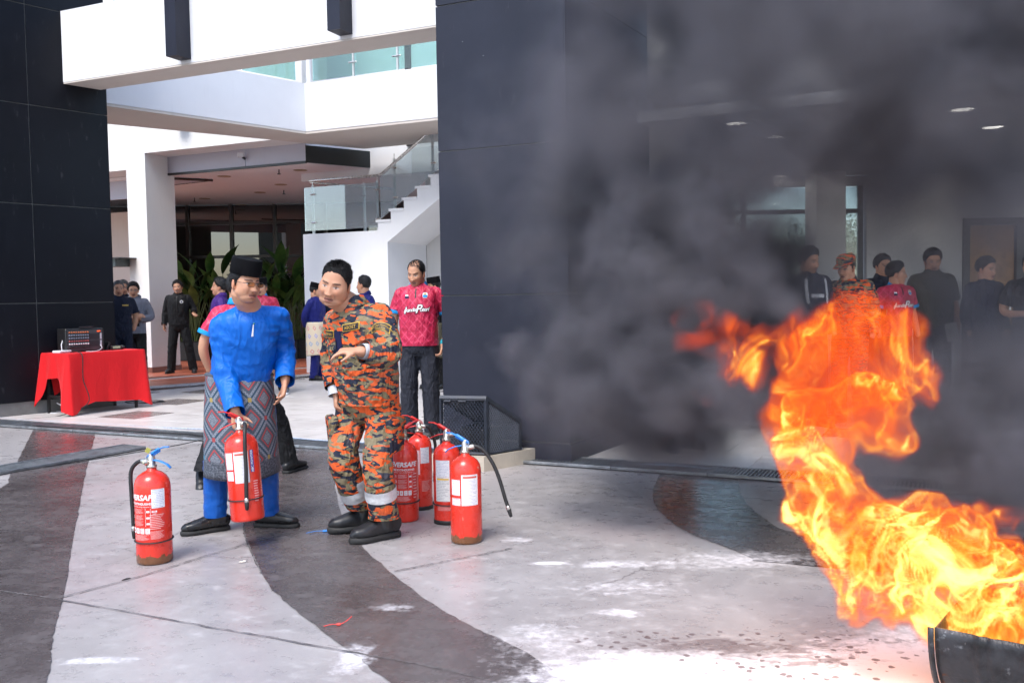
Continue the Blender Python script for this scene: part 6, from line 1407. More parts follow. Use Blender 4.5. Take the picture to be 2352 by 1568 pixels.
lid = [cor[k_] + np.array([0, 0, ht[k_] + .018]) for k_ in ('fr', 'fl', 'bl', 'br')]; cen = sum(lid) / 4; lid = [cen + (q - cen) * 1.04 for q in lid]; m = MB(); m.add(lid, [(0, 1, 2, 3)]); o = m.build('lid', M_CAGE, cg); md = o.modifiers.new('t', 'SOLIDIFY'); md.thickness = .026; md.offset = 0
M_MESH = simple('mesh_paint', (.055, .066, .092), .40, .3, .25, 10)
def exp_mesh(o, X, wx, hz0, hz1, nx, nz):
    """expanded metal: zigzag strands"""
    m = MB(); hm_ = max(hz0, hz1)
    for i in range(nx + 1):
        for s in (-1, 1):
            pts = []
            for j in range(nz * 2 + 1):
                x = (i + .5 * (j % 2) * s) / nx; z = j / (nz * 2) * hm_; x = min(max(x, 0), 1); top = hz0 + (hz1 - hz0) * x
                if z > top: break
                pts.append(o + X * wx * x + np.array([0, 0, z]))
            if len(pts) > 1: m.tube(pts, .0038, seg=4, caps=False)
    return m
for (o_, b_, nx_, h0, h1) in (('fr', 'fl', 14, hf, hf), ('fr', 'br', 16, hf, hb2), ('bl', 'br', 10, hb2, hb2)):
    v_ = cor[b_] - cor[o_]; L_ = np.linalg.norm(v_); exp_mesh(cor[o_], v_ / L_, L_, h0, h1, nx_, 12).build('expanded_metal', M_MESH, cg)
m = MB(); m.box(cp(cw / 2, cd / 2, .11), (.22, .28, .20), math.atan2(d2_[1], d2_[0]), bevel=.01); sp = m.build('floodlight', M_BLKPL); sp.location = cg.location; tag(sp, 'black floodlight housing inside the wire cage', 'floodlight')
for q in (.19, .24): bar('hinge', cp(q - .03 if q < .2 else q + .05, -.012, hf - .012), cp(q + .03 if q < .2 else q + .10, -.012, hf - .012), .009)
# ================================================================== table with red cloth
TF = on_ground(156, 814, .75)[:2]; TRt = on_ground(330, 803, .75)[:2]; TB = on_ground(84, 813, .75)[:2]; tx_ = (TRt - TF) / np.linalg.norm(TRt - TF); ty_ = np.array([-tx_[1], tx_[0]]); tl = np.linalg.norm(TRt - TF); tw = .58
tab = empty('folding_table', (TF[0], TF[1], 0), 0, 'folding table with black legs under the red cloth', 'table'); TO = np.array([TF[0], TF[1], 0])
m = MB(); c = tx_ * tl / 2 + ty_ * tw / 2; m.box((c[0], c[1], .735), (tl - .01, tw - .01, .025), math.atan2(tx_[1], tx_[0])); m.build('tabletop', simple('table_board', (.25, .2, .15), .6), tab)
for a in (.035, tl - .10):
    for b in (.05, tw - .05):
        q = tx_ * a + ty_ * b; m = MB(); m.box((q[0], q[1], .362), (.03, .03, .722), math.atan2(tx_[1], tx_[0])); m.build('leg', M_BLKPL, tab)
m = MB(); q = tx_ * .035 + ty_ * tw / 2; m.box((q[0], q[1], .22), (.025, tw - .13, .03), math.atan2(tx_[1], tx_[0])); m.build('leg_brace', M_BLKPL, tab)
NP, NR = 220, 18; per = 2 * (tl + tw); V_ = []; cl = MB()
def rectp(s):
    s = s % per
    if s < tl: return tx_ * s, -ty_, s / tl, 'f', s
    s -= tl
    if s < tw: return tx_ * tl + ty_ * s, tx_, s / tw, 'r', s
    s -= tw
    if s < tl: return tx_ * (tl - s) + ty_ * tw, ty_, s / tl, 'b', s
    s -= tl; return ty_ * (tw - s), -tx_, s / tw, 'l', s
def hem(side, q):
    if side == 'f': return np.interp(q, [0, .06, .14, .3, .55, .9, 1], [.02, .03, .10, .155, .135, .115, .03])
    if side == 'r': return np.interp(q, [0, .12, .4, .7, 1], [.03, .20, .40, .42, .22])
    if side == 'b': return np.interp(q, [0, .2, .8, 1], [.2, .25, .25, .12])
    return np.interp(q, [0, .10, .25, .62, .86, 1], [.10, .22, .44, .46, .30, .02])
for j in range(NR + 1):
    for i in range(NP):
        p0, nv_, q, side, _ = rectp(i * per / NP); hz = hem(side, q); w = j / NR; z = .752 - (.752 - hz) * max(0, w - .04) / .96
        cornerness = max(math.exp(-(q / .10) ** 2), math.exp(-((1 - q) / .10) ** 2)) if side in 'lr' else max(math.exp(-(q * tl / .07) ** 2), math.exp(-((1 - q) * tl / .07) ** 2))
        fold = (math.sin(i * .33) * .5 + mnoise.noise(Vector((i * .11, 0, w * .8))) * .9) * (.016 if side in 'fb' else .032)
        dg = nrm(np.array([*(nv_), 0]))[:2]; cdir = np.zeros(2)
        if cornerness > .05:
            mid = tx_ * tl / 2 + ty_ * tw / 2; cdir = (p0 - mid) / np.linalg.norm(p0 - mid)
        off_ = .006 + w * (.018 + fold) + cornerness * w * .055
        p1 = p0 + dg * off_ + cdir * cornerness * w * .035; V_.append((p1[0], p1[1], z + (.002 if j == 0 else 0)))
cl.add(V_, [(j * NP + i, (j + 1) * NP + i, (j + 1) * NP + (i + 1) % NP, j * NP + (i + 1) % NP) for j in range(NR) for i in range(NP)] + [tuple(range(NP))])
tc = cl.build('tablecloth', cloth('red_tablecloth', (.66, .010, .014), .72, .06, 700, .1, .1, folds=.10), None, True); tc.location = TO; tag(tc, 'bright red cloth draped over the table by the black tower', 'tablecloth')
md = tc.modifiers.new('t', 'SOLIDIFY'); md.thickness = .004; md.offset = 1; md = tc.modifiers.new('e', 'EDGE_SPLIT'); md.split_angle = R(60)
def tpos(a, b, z=.757): q = TF + tx_ * a + ty_ * b; return np.array([q[0], q[1], z])
ta = math.atan2(tx_[1], tx_[0])
amp_ = empty('powered_mixer', tpos(.39, .38), ta + R(-8), 'black powered mixer amplifier with rows of knobs on the red table', 'mixer')
m = MB(); m.box((0, 0, .145), (.47, .26, .29), bevel=.01); m.build('case', M_BLKPL, amp_)
m = MB(); m.box((0, -.131, .145), (.43, .004, .25)); m.build('front_panel', simple('panel_grey', (.035, .036, .04), .5), amp_)
KM = [simple('knob_orange', (.50, .14, .05), .5), simple('knob_grey', (.16, .19, .24), .5), simple('knob_grey', (.16, .19, .24), .5), simple('knob_red', (.30, .06, .06), .5), simple('knob_white', (.62, .64, .66), .5), simple('socket_dark', (.02, .02, .02), .4)]
for r_ in range(6):
    for c2_ in range(9):
        m = MB(); x = -.19 + c2_ * .028; z = .245 - r_ * .036; m.tube([(x, -.134, z), (x, -.146, z)], .0095 if r_ < 5 else .008, seg=8); m.build('knob', KM[r_], amp_)
for z in (.19, .10):
    m = MB(); m.box((.125, -.1345, z), (.15, .004, .07)); m.build('equaliser', M_BLACKP, amp_); m = MB(); m.box((.193, -.136, z), (.022, .005, .075)); m.build('meter', simple('meter_grey', (.35, .37, .4), .5), amp_)
m = MB(); m.box((.17, -.135, .252), (.04, .004, .012)); m.build('display', emitter('red_display', (1, .08, .02), 1.2), amp_)
m = MB(); m.tube([(-.06, -.13, .292), (-.06, -.13, .31), (.10, -.13, .31), (.10, -.13, .292)], .008, seg=6); m.build('carry_handle', M_BLKPL, amp_)
rt_ = empty('network_router', tpos(.10, .30), ta + .3, 'small white router lying at the left end of the red table', 'router'); m = MB(); m.box((0, 0, .016), (.20, .12, .03), bevel=.008); m.build('case', M_WPL, rt_); m = MB(); m.tube([(.05, .05, .02), (.055, .06, .10), (.09, .06, .17)], .006, seg=8); m.build('antenna', M_WPL, rt_)
for q in (-.05, 0, .05): m = MB(); m.box((q, -.0605, .018), (.012, .003, .006)); m.build('port', M_BLKPL, rt_)
hm_ = empty('microphone_receiver', tpos(.80, .32), ta, 'small receiver with a pale green display beside the mixer', 'receiver'); m = MB(); m.box((0, 0, .028), (.15, .12, .05), bevel=.006); m.box((-.09, .02, .05), (.03, .10, .11), rot=eul(0, 0, 25), bevel=.004); m.build('case', M_BLKPL, hm_); m = MB(); m.box((.0, -.062, .034), (.10, .004, .03)); m.build('display', simple('lcd_green', (.30, .50, .30), .4), hm_)
m = MB(); m.sphere((.10, -.02, .028), (.035, .045, .028), 12, 8); m.build('headset', M_RUBBER, hm_, True)
def cable(pts, r, mat, label, cat='cable', n=70, name='cable'):
    P_ = catmull(pts, n); P_[1:-1, 2] = np.maximum(P_[1:-1, 2], min(r + .001, P_[:, 2].min() + 1)); m = MB(); c0 = P_[0].copy(); m.tube(P_ - c0, r, seg=8); o = m.build(name, mat, None, True); o.location = c0; return tag(o, label, cat)
def gp(x, y, z=.006): q = on_ground(x, y); return (q[0], q[1], z)
e0_ = tpos(.17, .24, .765); cable([tuple(e0_), tuple(tpos(.13, .02, .775)), tuple(tpos(.14, -.07, .72)), tuple(tpos(.15, -.05, .45)), tuple(tpos(.18, -.08, .15)), gp(128, 958), gp(60, 965), gp(30, 972), gp(90, 984, .03), gp(215, 992, .03), gp(420, 1004, .035), gp(470, 1010, .035), gp(600, 1020, .035)], .006, M_RUBBER, 'black cable hanging from the router and snaking along the drain', name='power_cable', n=120)
cable([gp(-20, 958), gp(60, 966), gp(180, 972), gp(330, 981), gp(470, 992, .03), gp(600, 1002, .034), gp(700, 1016, .034), gp(860, 1026, .034), gp(980, 1035, .034), gp(1105, 1045), gp(1160, 1072, .01)], .006, M_CABB, 'thin blue and white cable lying along the far side of the drain', name='twisted_cable', n=120)
q0 = A_ + d2_ * .62; cable([(*q0, PZ + .01), (*(q0 + d2_ * .08 - d1_ * .03), PZ + .012), gp(1245, 1048, .06), gp(1280, 1062, .02), gp(1312, 1066), gp(1420, 1068), gp(1560, 1078, .03), gp(1750, 1092), gp(1950, 1100)], .007, M_CABB, 'blue grey cable running from the plinth across the floor to the right', name='twisted_cable')
tt_ = np.linspace(0, 2 * math.pi, 14); cc = on_ground(98, 940)
cable([tuple(tpos(.02, .2, .12))] + [(cc[0] + .13 * math.cos(a), cc[1] + .10 * math.sin(a), .06 + .05 * math.cos(a * 2)) for a in tt_] + [gp(120, 945), gp(140, 948), gp(125, 951), gp(108, 949)], .009, M_CABW, 'white looped cable hanging in coils at the foot of the red table', name='white_cable', n=110)
cc = on_ground(330, 925); cable([(cc[0] + .25 * math.cos(a) * (1 + .1 * math.sin(3 * a)), cc[1] + .15 * math.sin(a), .012 + .006 * math.sin(a * 2.3)) for a in np.linspace(0, 4 * math.pi, 30)] + [(cc[0] - .6, cc[1] - .05, .01)], .007, M_RUBBER, 'coiled black cable on the slabs beneath the right end of the table', name='power_cable', n=110)
cc = tpos(.36, .18, .765); cable([tuple(tpos(.30, .12, .766)), tuple(tpos(.40, .06, .768)), tuple(tpos(.50, .10, .80)), tuple(tpos(.56, .24, .84))], .004, M_CABW, 'thin white lead plugged into the front of the mixer', name='audio_lead', n=30)
cable([gp(345, 897, .012), gp(430, 889, .012), gp(560, 878, .012), gp(700, 872, .012)], .008, M_RUBBER, 'black cable lying at the foot of the granite kerb', name='power_cable', n=40)
cable([gp(100, 1083, .035), gp(250, 1058, .035), gp(400, 1032, .035), gp(470, 1016, .035)], .004, M_RUBBER, 'thin black lead along the slanting drain', name='power_cable', n=40)
# ================================================================== small litter: plastic seals, bits
def seal(px, py, mat, label, rz, s=1.0):
    q = on_ground(px, py); o = empty('plastic_seal', (q[0], q[1], .004), rz, label, 'seal', 'pulled-off plastic seals'); m = MB(); m.box((0, 0, .006), (.030 * s, .022 * s, .008), bevel=.002); m.build('tag', mat, o)
    m = MB(); m.tube(catmull([(.014 * s, 0, .006), (.05 * s, .02 * s, .014), (.085 * s, .03 * s, .03)], 10), .0018, seg=6); m.tube(catmull([(-.014 * s, 0, .006), (-.05 * s, -.004, .008), (-.095 * s, -.018 * s, .004)], 10), .0018, seg=6); m.build('strap', mat, o); return o
seal(748, 1222, simple('blue_seal', (.03, .25, .75), .4), 'bright blue plastic seal on the dark band at the firefighter\'s toe', R(10), 1.15); seal(778, 1438, simple('red_seal', (.80, .06, .05), .4), 'red plastic seal lying on the dark curved band in front', R(5), .62)
for (px, py, rz, lb) in ((558, 1292, .3, 'small brass safety pin on the pale concrete right of the lone extinguisher'), (290, 1333, 1.0, 'tiny dark clip on the concrete below the lone extinguisher')):
    q = on_ground(px, py); m = MB(); m.tube(catmull([(-.022, 0, .004), (0, .008, .004), (.02, 0, .004), (.012, -.008, .004), (-.02, -.003, .004)], 20), .0022, seg=6); o = m.build('safety_pin', M_BRASS if py < 1300 else M_FRAME); o.location = (q[0], q[1], .0045); o.rotation_euler = (0, 0, rz); tag(o, lb, 'pin')
# ================================================================== planters and plants
M_LEAF = []
for i, (a, b) in enumerate((((.018, .060, .012), (.045, .115, .022)), ((.025, .075, .015), (.075, .15, .03)), ((.012, .042, .010), (.03, .08, .018)))):
    t = NT('leaf_green'); n = t.noise(t.obj(), 5, 4, .6); r = t.noise(t.obj(), 60, 2, .5); M_LEAF.append(t.pbr(t.mix(t.step(n, .35, .65), a, b), .38, 0, t.bump(r, .2, .004), .5))
M_STEM = simple('plant_stem', (.09, .12, .03), .5)
def leaf(m, o, d, up, L, w):
    d = nrm(d); up = nrm(np.asarray(up) - d * np.dot(up, d)); s = np.cross(d, up); n = 9; V_ = []
    for i in range(n):
        q = i / (n - 1); ww = w * (math.sin(math.pi * min(q * 1.05 + .04, 1)) ** .75) * .5; c = o + d * L * q + up * (-.55 * L * q * q * .6)
        V_ += [c - s * ww + up * ww * .35, c, c + s * ww + up * ww * .35]
    m.add(V_, [(3 * i + k, 3 * i + k + 1, 3 * i + 4 + k, 3 * i + 3 + k) for i in range(n - 1) for k in (0, 1)])
def plant(x, y, h, label, seed):
    rs = np.random.default_rng(seed); o = empty('broadleaf_plant', (x, y, TZ + .42), 0, label, 'plant', 'broadleaf plants in front of the dark glazing')
    for k in range(3):
        st = MB(); lf = MB()
        for i in range(9):
            a = rs.uniform(0, 6.28); sp_ = rs.uniform(.05, .42); hh = h * rs.uniform(.35, .80); b = np.array([rs.uniform(-.25, .25), rs.uniform(-.12, .12), 0]); tip = b + np.array([math.cos(a) * sp_, math.sin(a) * sp_ * .6, hh]); st.tube(catmull([b, b * .6 + tip * .4 + np.array([0, 0, .1]), tip], 7), np.linspace(.014, .007, 7), seg=6)
            leaf(lf, tip, np.array([math.cos(a) * .5, math.sin(a) * .35, rs.uniform(.4, 1.2)]), (-math.cos(a), -math.sin(a), .6), h * rs.uniform(.28, .45), h * rs.uniform(.075, .13))
        st.build('stem', M_STEM, o, True); lf.build('leaves', M_LEAF[k], o, True)
for i, (px, Y, h, lb) in enumerate(((392, 21.0, 1.5, 'leafy plant just right of the white pillar'), (445, 20.6, 1.75, 'leafy plant behind the man in the black jacket'), (500, 20.8, 1.9, 'tall leafy plant right of the black jacket'), (610, 20.4, 1.7, 'leafy plant right of the black caps'), (655, 20.6, 1.95, 'tall leafy plant left of the stairs'), (695, 20.8, 1.6, 'leafy plant at the edge of the stair wall'))):
    q = at(px, 780, Y); plant(q[0], q[1], h, lb, 10 + i)
    pt = empty('planter_box', (q[0], q[1], TZ), 0, 'black planter box holding the ' + lb, 'planter', 'black planter boxes'); m = MB(); m.box((0, 0, .21), (.62, .42, .42), bevel=.012); m.build('box', M_BLKPL, pt); m = MB(); m.box((0, 0, .424), (.56, .36, .008)); m.build('soil', simple('soil', (.03, .02, .014), .95), pt)
# ================================================================== trees across the plaza (they show in the glass) and beyond the entrance windows
def tree(x, y, h, r_, label, seed):
    rs = np.random.default_rng(seed); o = empty('garden_tree', (x, y, 0), 0, label, 'tree', 'trees beyond the buildings'); m = MB(); m.tube(catmull([(0, 0, 0), (.1, 0, h * .3), (0, .1, h * .65)], 8), np.linspace(.2, .08, 8) * h / 6, seg=8)
    for k in range(5): a = rs.uniform(0, 6.28); m.tube(catmull([(0, .05, h * .4), (math.cos(a) * r_ * .4, math.sin(a) * r_ * .4, h * .6), (math.cos(a) * r_ * .7, math.sin(a) * r_ * .7, h * .8)], 6), np.linspace(.07, .03, 6) * h / 6, seg=6)
    m.build('trunk', simple('bark', (.09, .07, .05), .9), o, True)
    cl_ = rs.normal(0, 1, (26, 3)); cl_ /= np.linalg.norm(cl_, axis=1)[:, None]; cl_ = cl_ * rs.uniform(.35, 1, (26, 1)) * (r_, r_, h * .27) + (0, 0, h * .70); N = 4200; c = cl_[rs.integers(0, 26, N)] + rs.normal(0, r_ * .17, (N, 3)); a = rs.normal(0, 1, (N, 3)); a /= np.linalg.norm(a, axis=1)[:, None]; b = np.cross(a, rs.normal(0, 1, (N, 3))); b /= np.linalg.norm(b, axis=1)[:, None]; s = rs.uniform(.10, .22, (N, 1)) * h / 7
    V_ = np.stack([c - a * s, c + b * s * .5, c + a * s, c - b * s * .5], 1).reshape(-1, 3); m = MB(); m.add(V_, [(4 * i, 4 * i + 1, 4 * i + 2, 4 * i + 3) for i in range(N)]); m.build('crown', M_LEAF[seed % 3], o)
for i, (x, y, h, r_, lb) in enumerate(((3.5, 44, 5.2, 3.2, 'round tree beyond the left entrance window'), (9.0, 47, 5.6, 3.4, 'round tree beyond the middle of the entrance'), (15.5, 45, 4.6, 3.0, 'low tree beyond the narrow entrance window'))): tree(x, y, h, r_, lb, 40 + i)
# ================================================================== fire and smoke (sparse voxel volumes made by geometry nodes)
def field_tree(name):
    g = bpy.data.node_groups.new(name, 'GeometryNodeTree')
    g.interface.new_socket('Geometry', in_out='OUTPUT', socket_type='NodeSocketGeometry')
    return g
class GN:
    def __init__(s, g): s.g = g
    def nd(s, typ, **kw):
        n = s.g.nodes.new(typ)
        for k, v in kw.items(): setattr(n, k, v)
        return n
    def put(s, sock, v):
        if isinstance(v, bpy.types.NodeSocket): s.g.links.new(v, sock)
        elif v is not None: sock.default_value = v
    def m(s, op, a, b=None, c=None, clamp=False):
        n = s.nd('ShaderNodeMath', operation=op, use_clamp=clamp); s.put(n.inputs[0], a); s.put(n.inputs[1], b)
        if c is not None: s.put(n.inputs[2], c)
        return n.outputs[0]
    def v(s, op, a, b=None, c=None):
        n = s.nd('ShaderNodeVectorMath', operation=op); s.put(n.inputs[0], a); s.put(n.inputs[1], b)
        if c is not None: s.put(n.inputs[2] if op != 'SCALE' else n.inputs['Scale'], c)
        return n.outputs['Value'] if op in ('LENGTH', 'DISTANCE', 'DOT_PRODUCT') else n.outputs[0]
    def noise(s, v, sc, det=2, rough=.5, col=False, dist=0., typ='FBM'):
        n = s.nd('ShaderNodeTexNoise'); n.noise_type = typ; s.put(n.inputs['Vector'], v); n.inputs['Scale'].default_value = sc; n.inputs['Detail'].default_value = det
        n.inputs['Roughness'].default_value = rough; n.inputs['Distortion'].default_value = dist
        return n.outputs['Color'] if col else n.outputs[0]
    def sm(s, x, a, b, c=0., d=1.):
        n = s.nd('ShaderNodeMapRange', interpolation_type='SMOOTHSTEP'); s.put(n.inputs[0], x)
        for i, q in zip((1, 2, 3, 4), (a, b, c, d)): n.inputs[i].default_value = q
        return n.outputs[0]
    def warp(s, p, sc, amp, det=1):
        c = s.noise(p, sc, det, .5, True); c = s.v('SUBTRACT', c, (.5, .5, .5)); return s.v('ADD', p, s.v('SCALE', c, None, amp))
def blob_sdf(G, p, blobs, k):
    """smooth union of spheres (negative inside)"""
    d = None
    for (c, r) in blobs:
        e = G.m('SUBTRACT', G.v('DISTANCE', p, tuple(c)), r)
        d = e if d is None else G.m('SMOOTH_MIN', d, e, k)
    return d
def gauss_sum(G, p, items):
    """sum of soft balls (c, r, weight)"""
    a = None
    for (c, r, wgt) in items:
        e = G.sm(G.v('DISTANCE', p, tuple(c)), 0., r, wgt, 0.)
        a = e if a is None else G.m('ADD', a, e)
    return a
def volume_object(name, lo, hi, vox, build, mat, label, cat=None, kind=None, step=0.0):
    g = field_tree(name + '_field'); G = GN(g)
    pos = G.nd('GeometryNodeInputPosition').outputs[0]
    den = build(G, pos)
    vc = G.nd('GeometryNodeVolumeCube'); G.put(vc.inputs['Density'], den); vc.inputs['Background'].default_value = 0.0
    vc.inputs['Min'].default_value = lo; vc.inputs['Max'].default_value = hi
    for a, i in zip('XYZ', range(3)): vc.inputs['Resolution ' + a].default_value = max(8, int((hi[i] - lo[i]) / vox))
    sm_ = G.nd('GeometryNodeSetMaterial'); g.links.new(vc.outputs[0], sm_.inputs[0]); sm_.inputs['Material'].default_value = mat
    og = G.nd('NodeGroupOutput'); g.links.new(sm_.outputs[0], og.inputs[0])
    vd = bpy.data.volumes.new(name)
    o = bpy.data.objects.new(name, vd); COL.objects.link(o); vd.materials.append(mat); vd.render.step_size = step; md = o.modifiers.new('field', 'NODES'); md.node_group = g
    return tag(o, label, cat, None, kind)

def D(px, py, Y, r):          # a ball of the flame: centre measured in the photo, at depth Y, radius r pixels
    return at(px, py, Y), r * Y / FPX
FLAME = [D(2420, 1380, 2.85, 80), D(2330, 1370, 2.9, 90), D(2230, 1335, 2.95, 105), D(2120, 1315, 3.0, 115), D(2020, 1315, 3.0, 115), D(1975, 1235, 3.05, 108),
         D(1915, 1148, 3.1, 88), D(2005, 1195, 3.1, 62), D(1885, 1062, 3.1, 76), D(1892, 985, 3.15, 74), D(1975, 945, 3.1, 82), D(2020, 990, 3.05, 62), D(2035, 1035, 3.05, 40),
         D(2190, 1225, 3.1, 75), D(2100, 1200, 3.1, 70), D(2300, 1285, 3.0, 60), D(1985, 1370, 2.98, 80), D(1930, 1335, 3.0, 50), D(2200, 1400, 2.92, 60), D(2290, 1410, 2.86, 60), D(2380, 1420, 2.80, 60), D(2060, 1395, 2.96, 58)]
BALL = [D(1860, 905, 3.3, 88), D(1950, 855, 3.3, 112), D(2055, 885, 3.25, 84), D(1990, 775, 3.3, 102), D(1885, 770, 3.35, 84), D(1900, 705, 3.35, 50),
        D(2100, 940, 3.2, 48), D(1825, 970, 3.3, 52), D(1805, 810, 3.35, 50), D(2070, 800, 3.25, 60)]
WISP = [D(1775, 775, 3.45, 58), D(1710, 760, 3.5, 56), D(1650, 745, 3.5, 50), D(1600, 770, 3.55, 46), D(1592, 700, 3.55, 40), D(1690, 830, 3.5, 64), D(1735, 865, 3.5, 46),
        D(1640, 800, 3.5, 50), D(1800, 730, 3.45, 45), D(1640, 930, 3.5, 18), D(1680, 1010, 3.5, 14), D(2220, 1170, 3.35, 45), D(2300, 1180, 3.35, 55), D(2370, 1220, 3.3, 55)]

def fire_build(G, pos):
    p = G.warp(pos, 2.6, .26, 1)
    p = G.warp(p, 6.5, .13, 1); p = G.warp(p, 14.0, .050, 1)
    body = blob_sdf(G, p, FLAME, .07); ball = blob_sdf(G, p, BALL, .06); wisp = blob_sdf(G, p, WISP, .04)
    # folded sheets: thin shells where a warped noise crosses its mean
    q = G.warp(G.v('MULTIPLY', pos, (1.0, 1.0, .80)), 3.2, .42, 1); q = G.warp(q, 9.0, .13, 2)
    n1 = G.noise(q, 6.0, 1.5, .45); r1 = G.sm(G.m('ABSOLUTE', G.m('SUBTRACT', n1, .5)), 0.0, .030, 1., 0.)
    n2 = G.noise(G.v('ADD', q, (3.7, 1.2, 8.1)), 12.0, 1.5, .5); r2 = G.sm(G.m('ABSOLUTE', G.m('SUBTRACT', n2, .5)), 0.0, .042, 1., 0.)
    br = G.noise(G.v('ADD', q, (9., 2., 5.)), 3.4, 2, .5); br = G.sm(br, .35, .66, .10, 1.15)
    sheets = G.m('ADD', G.m('MULTIPLY', r1, 1.0), G.m('MULTIPLY', r2, .60))
    core = G.m('MULTIPLY', G.m('ADD', G.m('MULTIPLY', sheets, br), .09), 1.35)
    tear = G.sm(G.noise(G.v('ADD', q, (1., 6., 2.)), 7.5, 2, .55), .36, .52, .0, 1.)      # torn, see-through gaps
    eb = G.sm(body, -.020, 0.004, 1., 0.); rim = G.sm(G.m('ABSOLUTE', G.m('ADD', body, .011)), 0., .010, .55, 0.)
    ea = G.m('MULTIPLY', G.sm(ball, -.030, 0.004, 1., 0.), G.m('MULTIPLY_ADD', tear, .8, .2)); rima = G.sm(G.m('ABSOLUTE', G.m('ADD', ball, .012)), 0., .010, .35, 0.)
    ew = G.m('MULTIPLY', G.sm(wisp, -.05, 0.004, 1., 0.), G.sm(G.noise(G.v('ADD', q, (1., 6., 2.)), 7.5, 2, .55), .42, .56, .0, 1.))
    d1 = G.m('MULTIPLY', eb, G.m('ADD', core, rim)); d2 = G.m('MULTIPLY', G.m('MULTIPLY', ea, G.m('ADD', G.m('ADD', core, .27), rima)), .47)
    d3 = G.m('MULTIPLY', G.m('MULTIPLY', ew, G.m('ADD', core, .05)), .62)
    return G.m('MAXIMUM', d1, G.m('MAXIMUM', d2, d3))
FL = NT('flame')
_vi = FL.nd('ShaderNodeAttribute', attribute_name='density').outputs['Fac']
_em = FL.nd('ShaderNodeEmission'); _ab = FL.nd('ShaderNodeVolumeAbsorption'); _ad = FL.nd('ShaderNodeAddShader')
_ab.inputs['Color'].default_value = (0, 0, 0, 1); _sg = FL.math('MULTIPLY', _vi, 26.0); FL.ln(_sg, _ab.inputs['Density'])
_c1 = FL.mix(FL.step(_vi, .08, .42), (.44, .034, .006), (.62, .100, .010)); _c2 = FL.mix(FL.step(_vi, .30, .75), _c1, (.85, .32, .030)); _c3 = FL.mix(FL.step(_vi, .65, 1.30), _c2, (1.5, 1.0, .26))
FL.ln(_c3, _em.inputs['Color']); FL.ln(_sg, _em.inputs['Strength'])
FL.ln(_em.outputs[0], _ad.inputs[0]); FL.ln(_ab.outputs[0], _ad.inputs[1]); FL.ln(_ad.outputs[0], FL.out.inputs['Volume'])
fire_lo = at(1530, 1480, 3.2); fire_hi = at(2480, 640, 3.2)
fire = volume_object('fire', (fire_lo[0], 2.55, .18), (fire_hi[0], 3.75, fire_hi[2]), .0065, fire_build, FL.m,
              'tall orange and yellow flames leaning out of the cut steel drum', 'fire', None, .013)

def S(px, py, Y, r, w=1.0):
    return at(px, py, Y), r * Y / FPX, w
SMOKE = [S(1480, 900, 5.9, 320, 1.2), S(1600, 780, 6.1, 320, 1.7), S(1620, 520, 6.0, 310, 1.4), S(1770, 640, 5.6, 200, .5), S(1380, 1000, 5.4, 250, .35), S(1420, 560, 6.1, 310, 1.2), S(1450, 330, 6.0, 300, .9),
         S(1700, 250, 4.9, 420, .85), S(2000, 180, 4.7, 430, 1.1), S(2300, 150, 4.7, 450, 1.1), S(1450, 250, 5.3, 320, .40), S(1250, 560, 6.2, 240, .26), S(1230, 850, 6.2, 220, .22), S(1200, 250, 6.2, 260, .14), S(1080, 330, 6.3, 180, .10),
         S(1750, 1000, 5.2, 280, .75), S(2180, 1000, 4.6, 330, 1.5), S(2330, 1050, 4.5, 340, 1.5), S(2300, 760, 5.2, 330, .70), S(2100, 560, 5.2, 300, .28), S(2350, 450, 5.2, 330, .40), S(1950, 420, 5.0, 260, .22),
         S(2000, 1100, 4.3, 260, .7), S(1800, 820, 5.4, 220, .55), S(2450, 900, 4.8, 330, .6), S(2000, -150, 4.7, 450, .9), S(2400, -150, 4.7, 450, .8), S(1600, -150, 5.0, 450, .6)]
PLUME = [(at(x, y, Y), r * Y / FPX) for (x, y, Y, r) in ((1345, 605, 5.0, 50), (1425, 590, 4.9, 80), (1500, 490, 4.9, 98), (1580, 445, 4.8, 92), (1675, 440, 4.7, 80), (1735, 425, 4.6, 50), (1620, 540, 4.7, 112),
         (1500, 640, 4.8, 112), (1420, 730, 4.9, 90), (1560, 745, 4.7, 115), (1480, 880, 4.8, 110), (1365, 935, 5.0, 85), (1265, 905, 5.2, 60), (1640, 690, 4.6, 105), (1700, 620, 4.5, 80), (1560, 960, 4.7, 95), (1690, 900, 4.4, 100),
         (1800, 700, 4.3, 60), (2230, 1080, 4.4, 120), (2330, 1120, 4.4, 120), (2150, 960, 4.6, 90), (1180, 820, 5.4, 45), (1300, 760, 5.2, 60))]
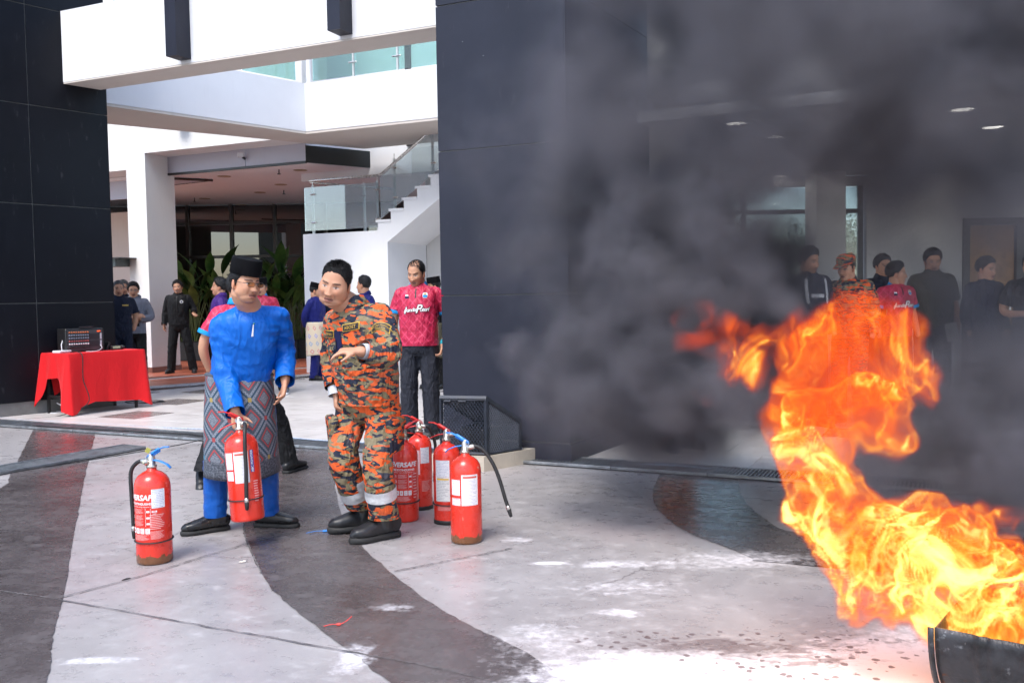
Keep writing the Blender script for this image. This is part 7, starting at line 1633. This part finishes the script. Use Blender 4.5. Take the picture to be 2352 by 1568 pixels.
def smoke_build(G, pos):
    p = G.warp(pos, .9, .55, 2); p = G.warp(p, 2.4, .22, 2)
    a = gauss_sum(G, p, SMOKE)
    n = G.noise(G.warp(pos, 1.6, .35, 2), 1.7, 4, .55)
    b = G.noise(G.v('ADD', pos, (4., 7., 1.)), .8, 2, .5)
    d = G.m('MULTIPLY', a, G.m('MULTIPLY', G.sm(n, .42, .60, .10, 1.35), G.sm(b, .3, .62, .45, 1.25)))
    pp = G.warp(pos, 1.3, .30, 1); pp = G.warp(pp, 3.5, .16, 2)
    sd = blob_sdf(G, pp, PLUME, .12); bil = G.noise(pos, 2.7, 4, .55); bil = G.m('ABSOLUTE', G.m('SUBTRACT', bil, .5))          # billowed edge
    sd = G.m('ADD', sd, G.m('MULTIPLY', G.m('SUBTRACT', bil, .06), .95)); pl = G.m('MULTIPLY', G.sm(sd, -.16, .04, 1.0, 0.), G.sm(n, .35, .62, .6, 1.05))
    d = G.m('ADD', d, G.m('MULTIPLY', pl, 1.55))
    z = G.nd('ShaderNodeSeparateXYZ'); G.put(z.inputs[0], pos)
    return G.m('MULTIPLY', G.m('MULTIPLY', G.m('SUBTRACT', d, .03), G.sm(z.outputs[1], 3.65, 4.3, 0., 1.)), G.sm(z.outputs[2], 0.04, .62, 0., 1.))
SM = NT('smoke')
_sd = SM.nd('ShaderNodeAttribute', attribute_name='density').outputs['Fac']
_pv = SM.nd('ShaderNodeVolumePrincipled'); _pv.inputs['Density Attribute'].default_value = ''
SM.ln(SM.mix(SM.step(_sd, .9, 2.2), (.28, .272, .302), (.60, .595, .66)), _pv.inputs['Color']); _pv.inputs['Anisotropy'].default_value = .25
SM.ln(SM.math('MULTIPLY', _sd, 6.2), _pv.inputs['Density'])
SM.ln(_pv.outputs[0], SM.out.inputs['Volume'])
s_lo = at(950, 0, 6.3)
smoke = volume_object('smoke', (-.75, 3.62, .015), (5.4, 7.0, 4.9), .035, smoke_build, SM.m,
              'thick grey smoke drifting from the fire across the dark wall', 'smoke', 'stuff', .11)
# warm light given off by the flames
for i, (px, py, Y, e) in enumerate([(2120, 1330, 2.95, 9), (1930, 1100, 3.1, 7), (1960, 860, 3.3, 5)]):
    ld = bpy.data.lights.new('flame_light', 'POINT'); ld.energy = e; ld.color = (1.0, .42, .12); ld.shadow_soft_size = .22
    lo_ = bpy.data.objects.new('flame_light', ld); COL.objects.link(lo_); lo_.location = at(px, py, Y)
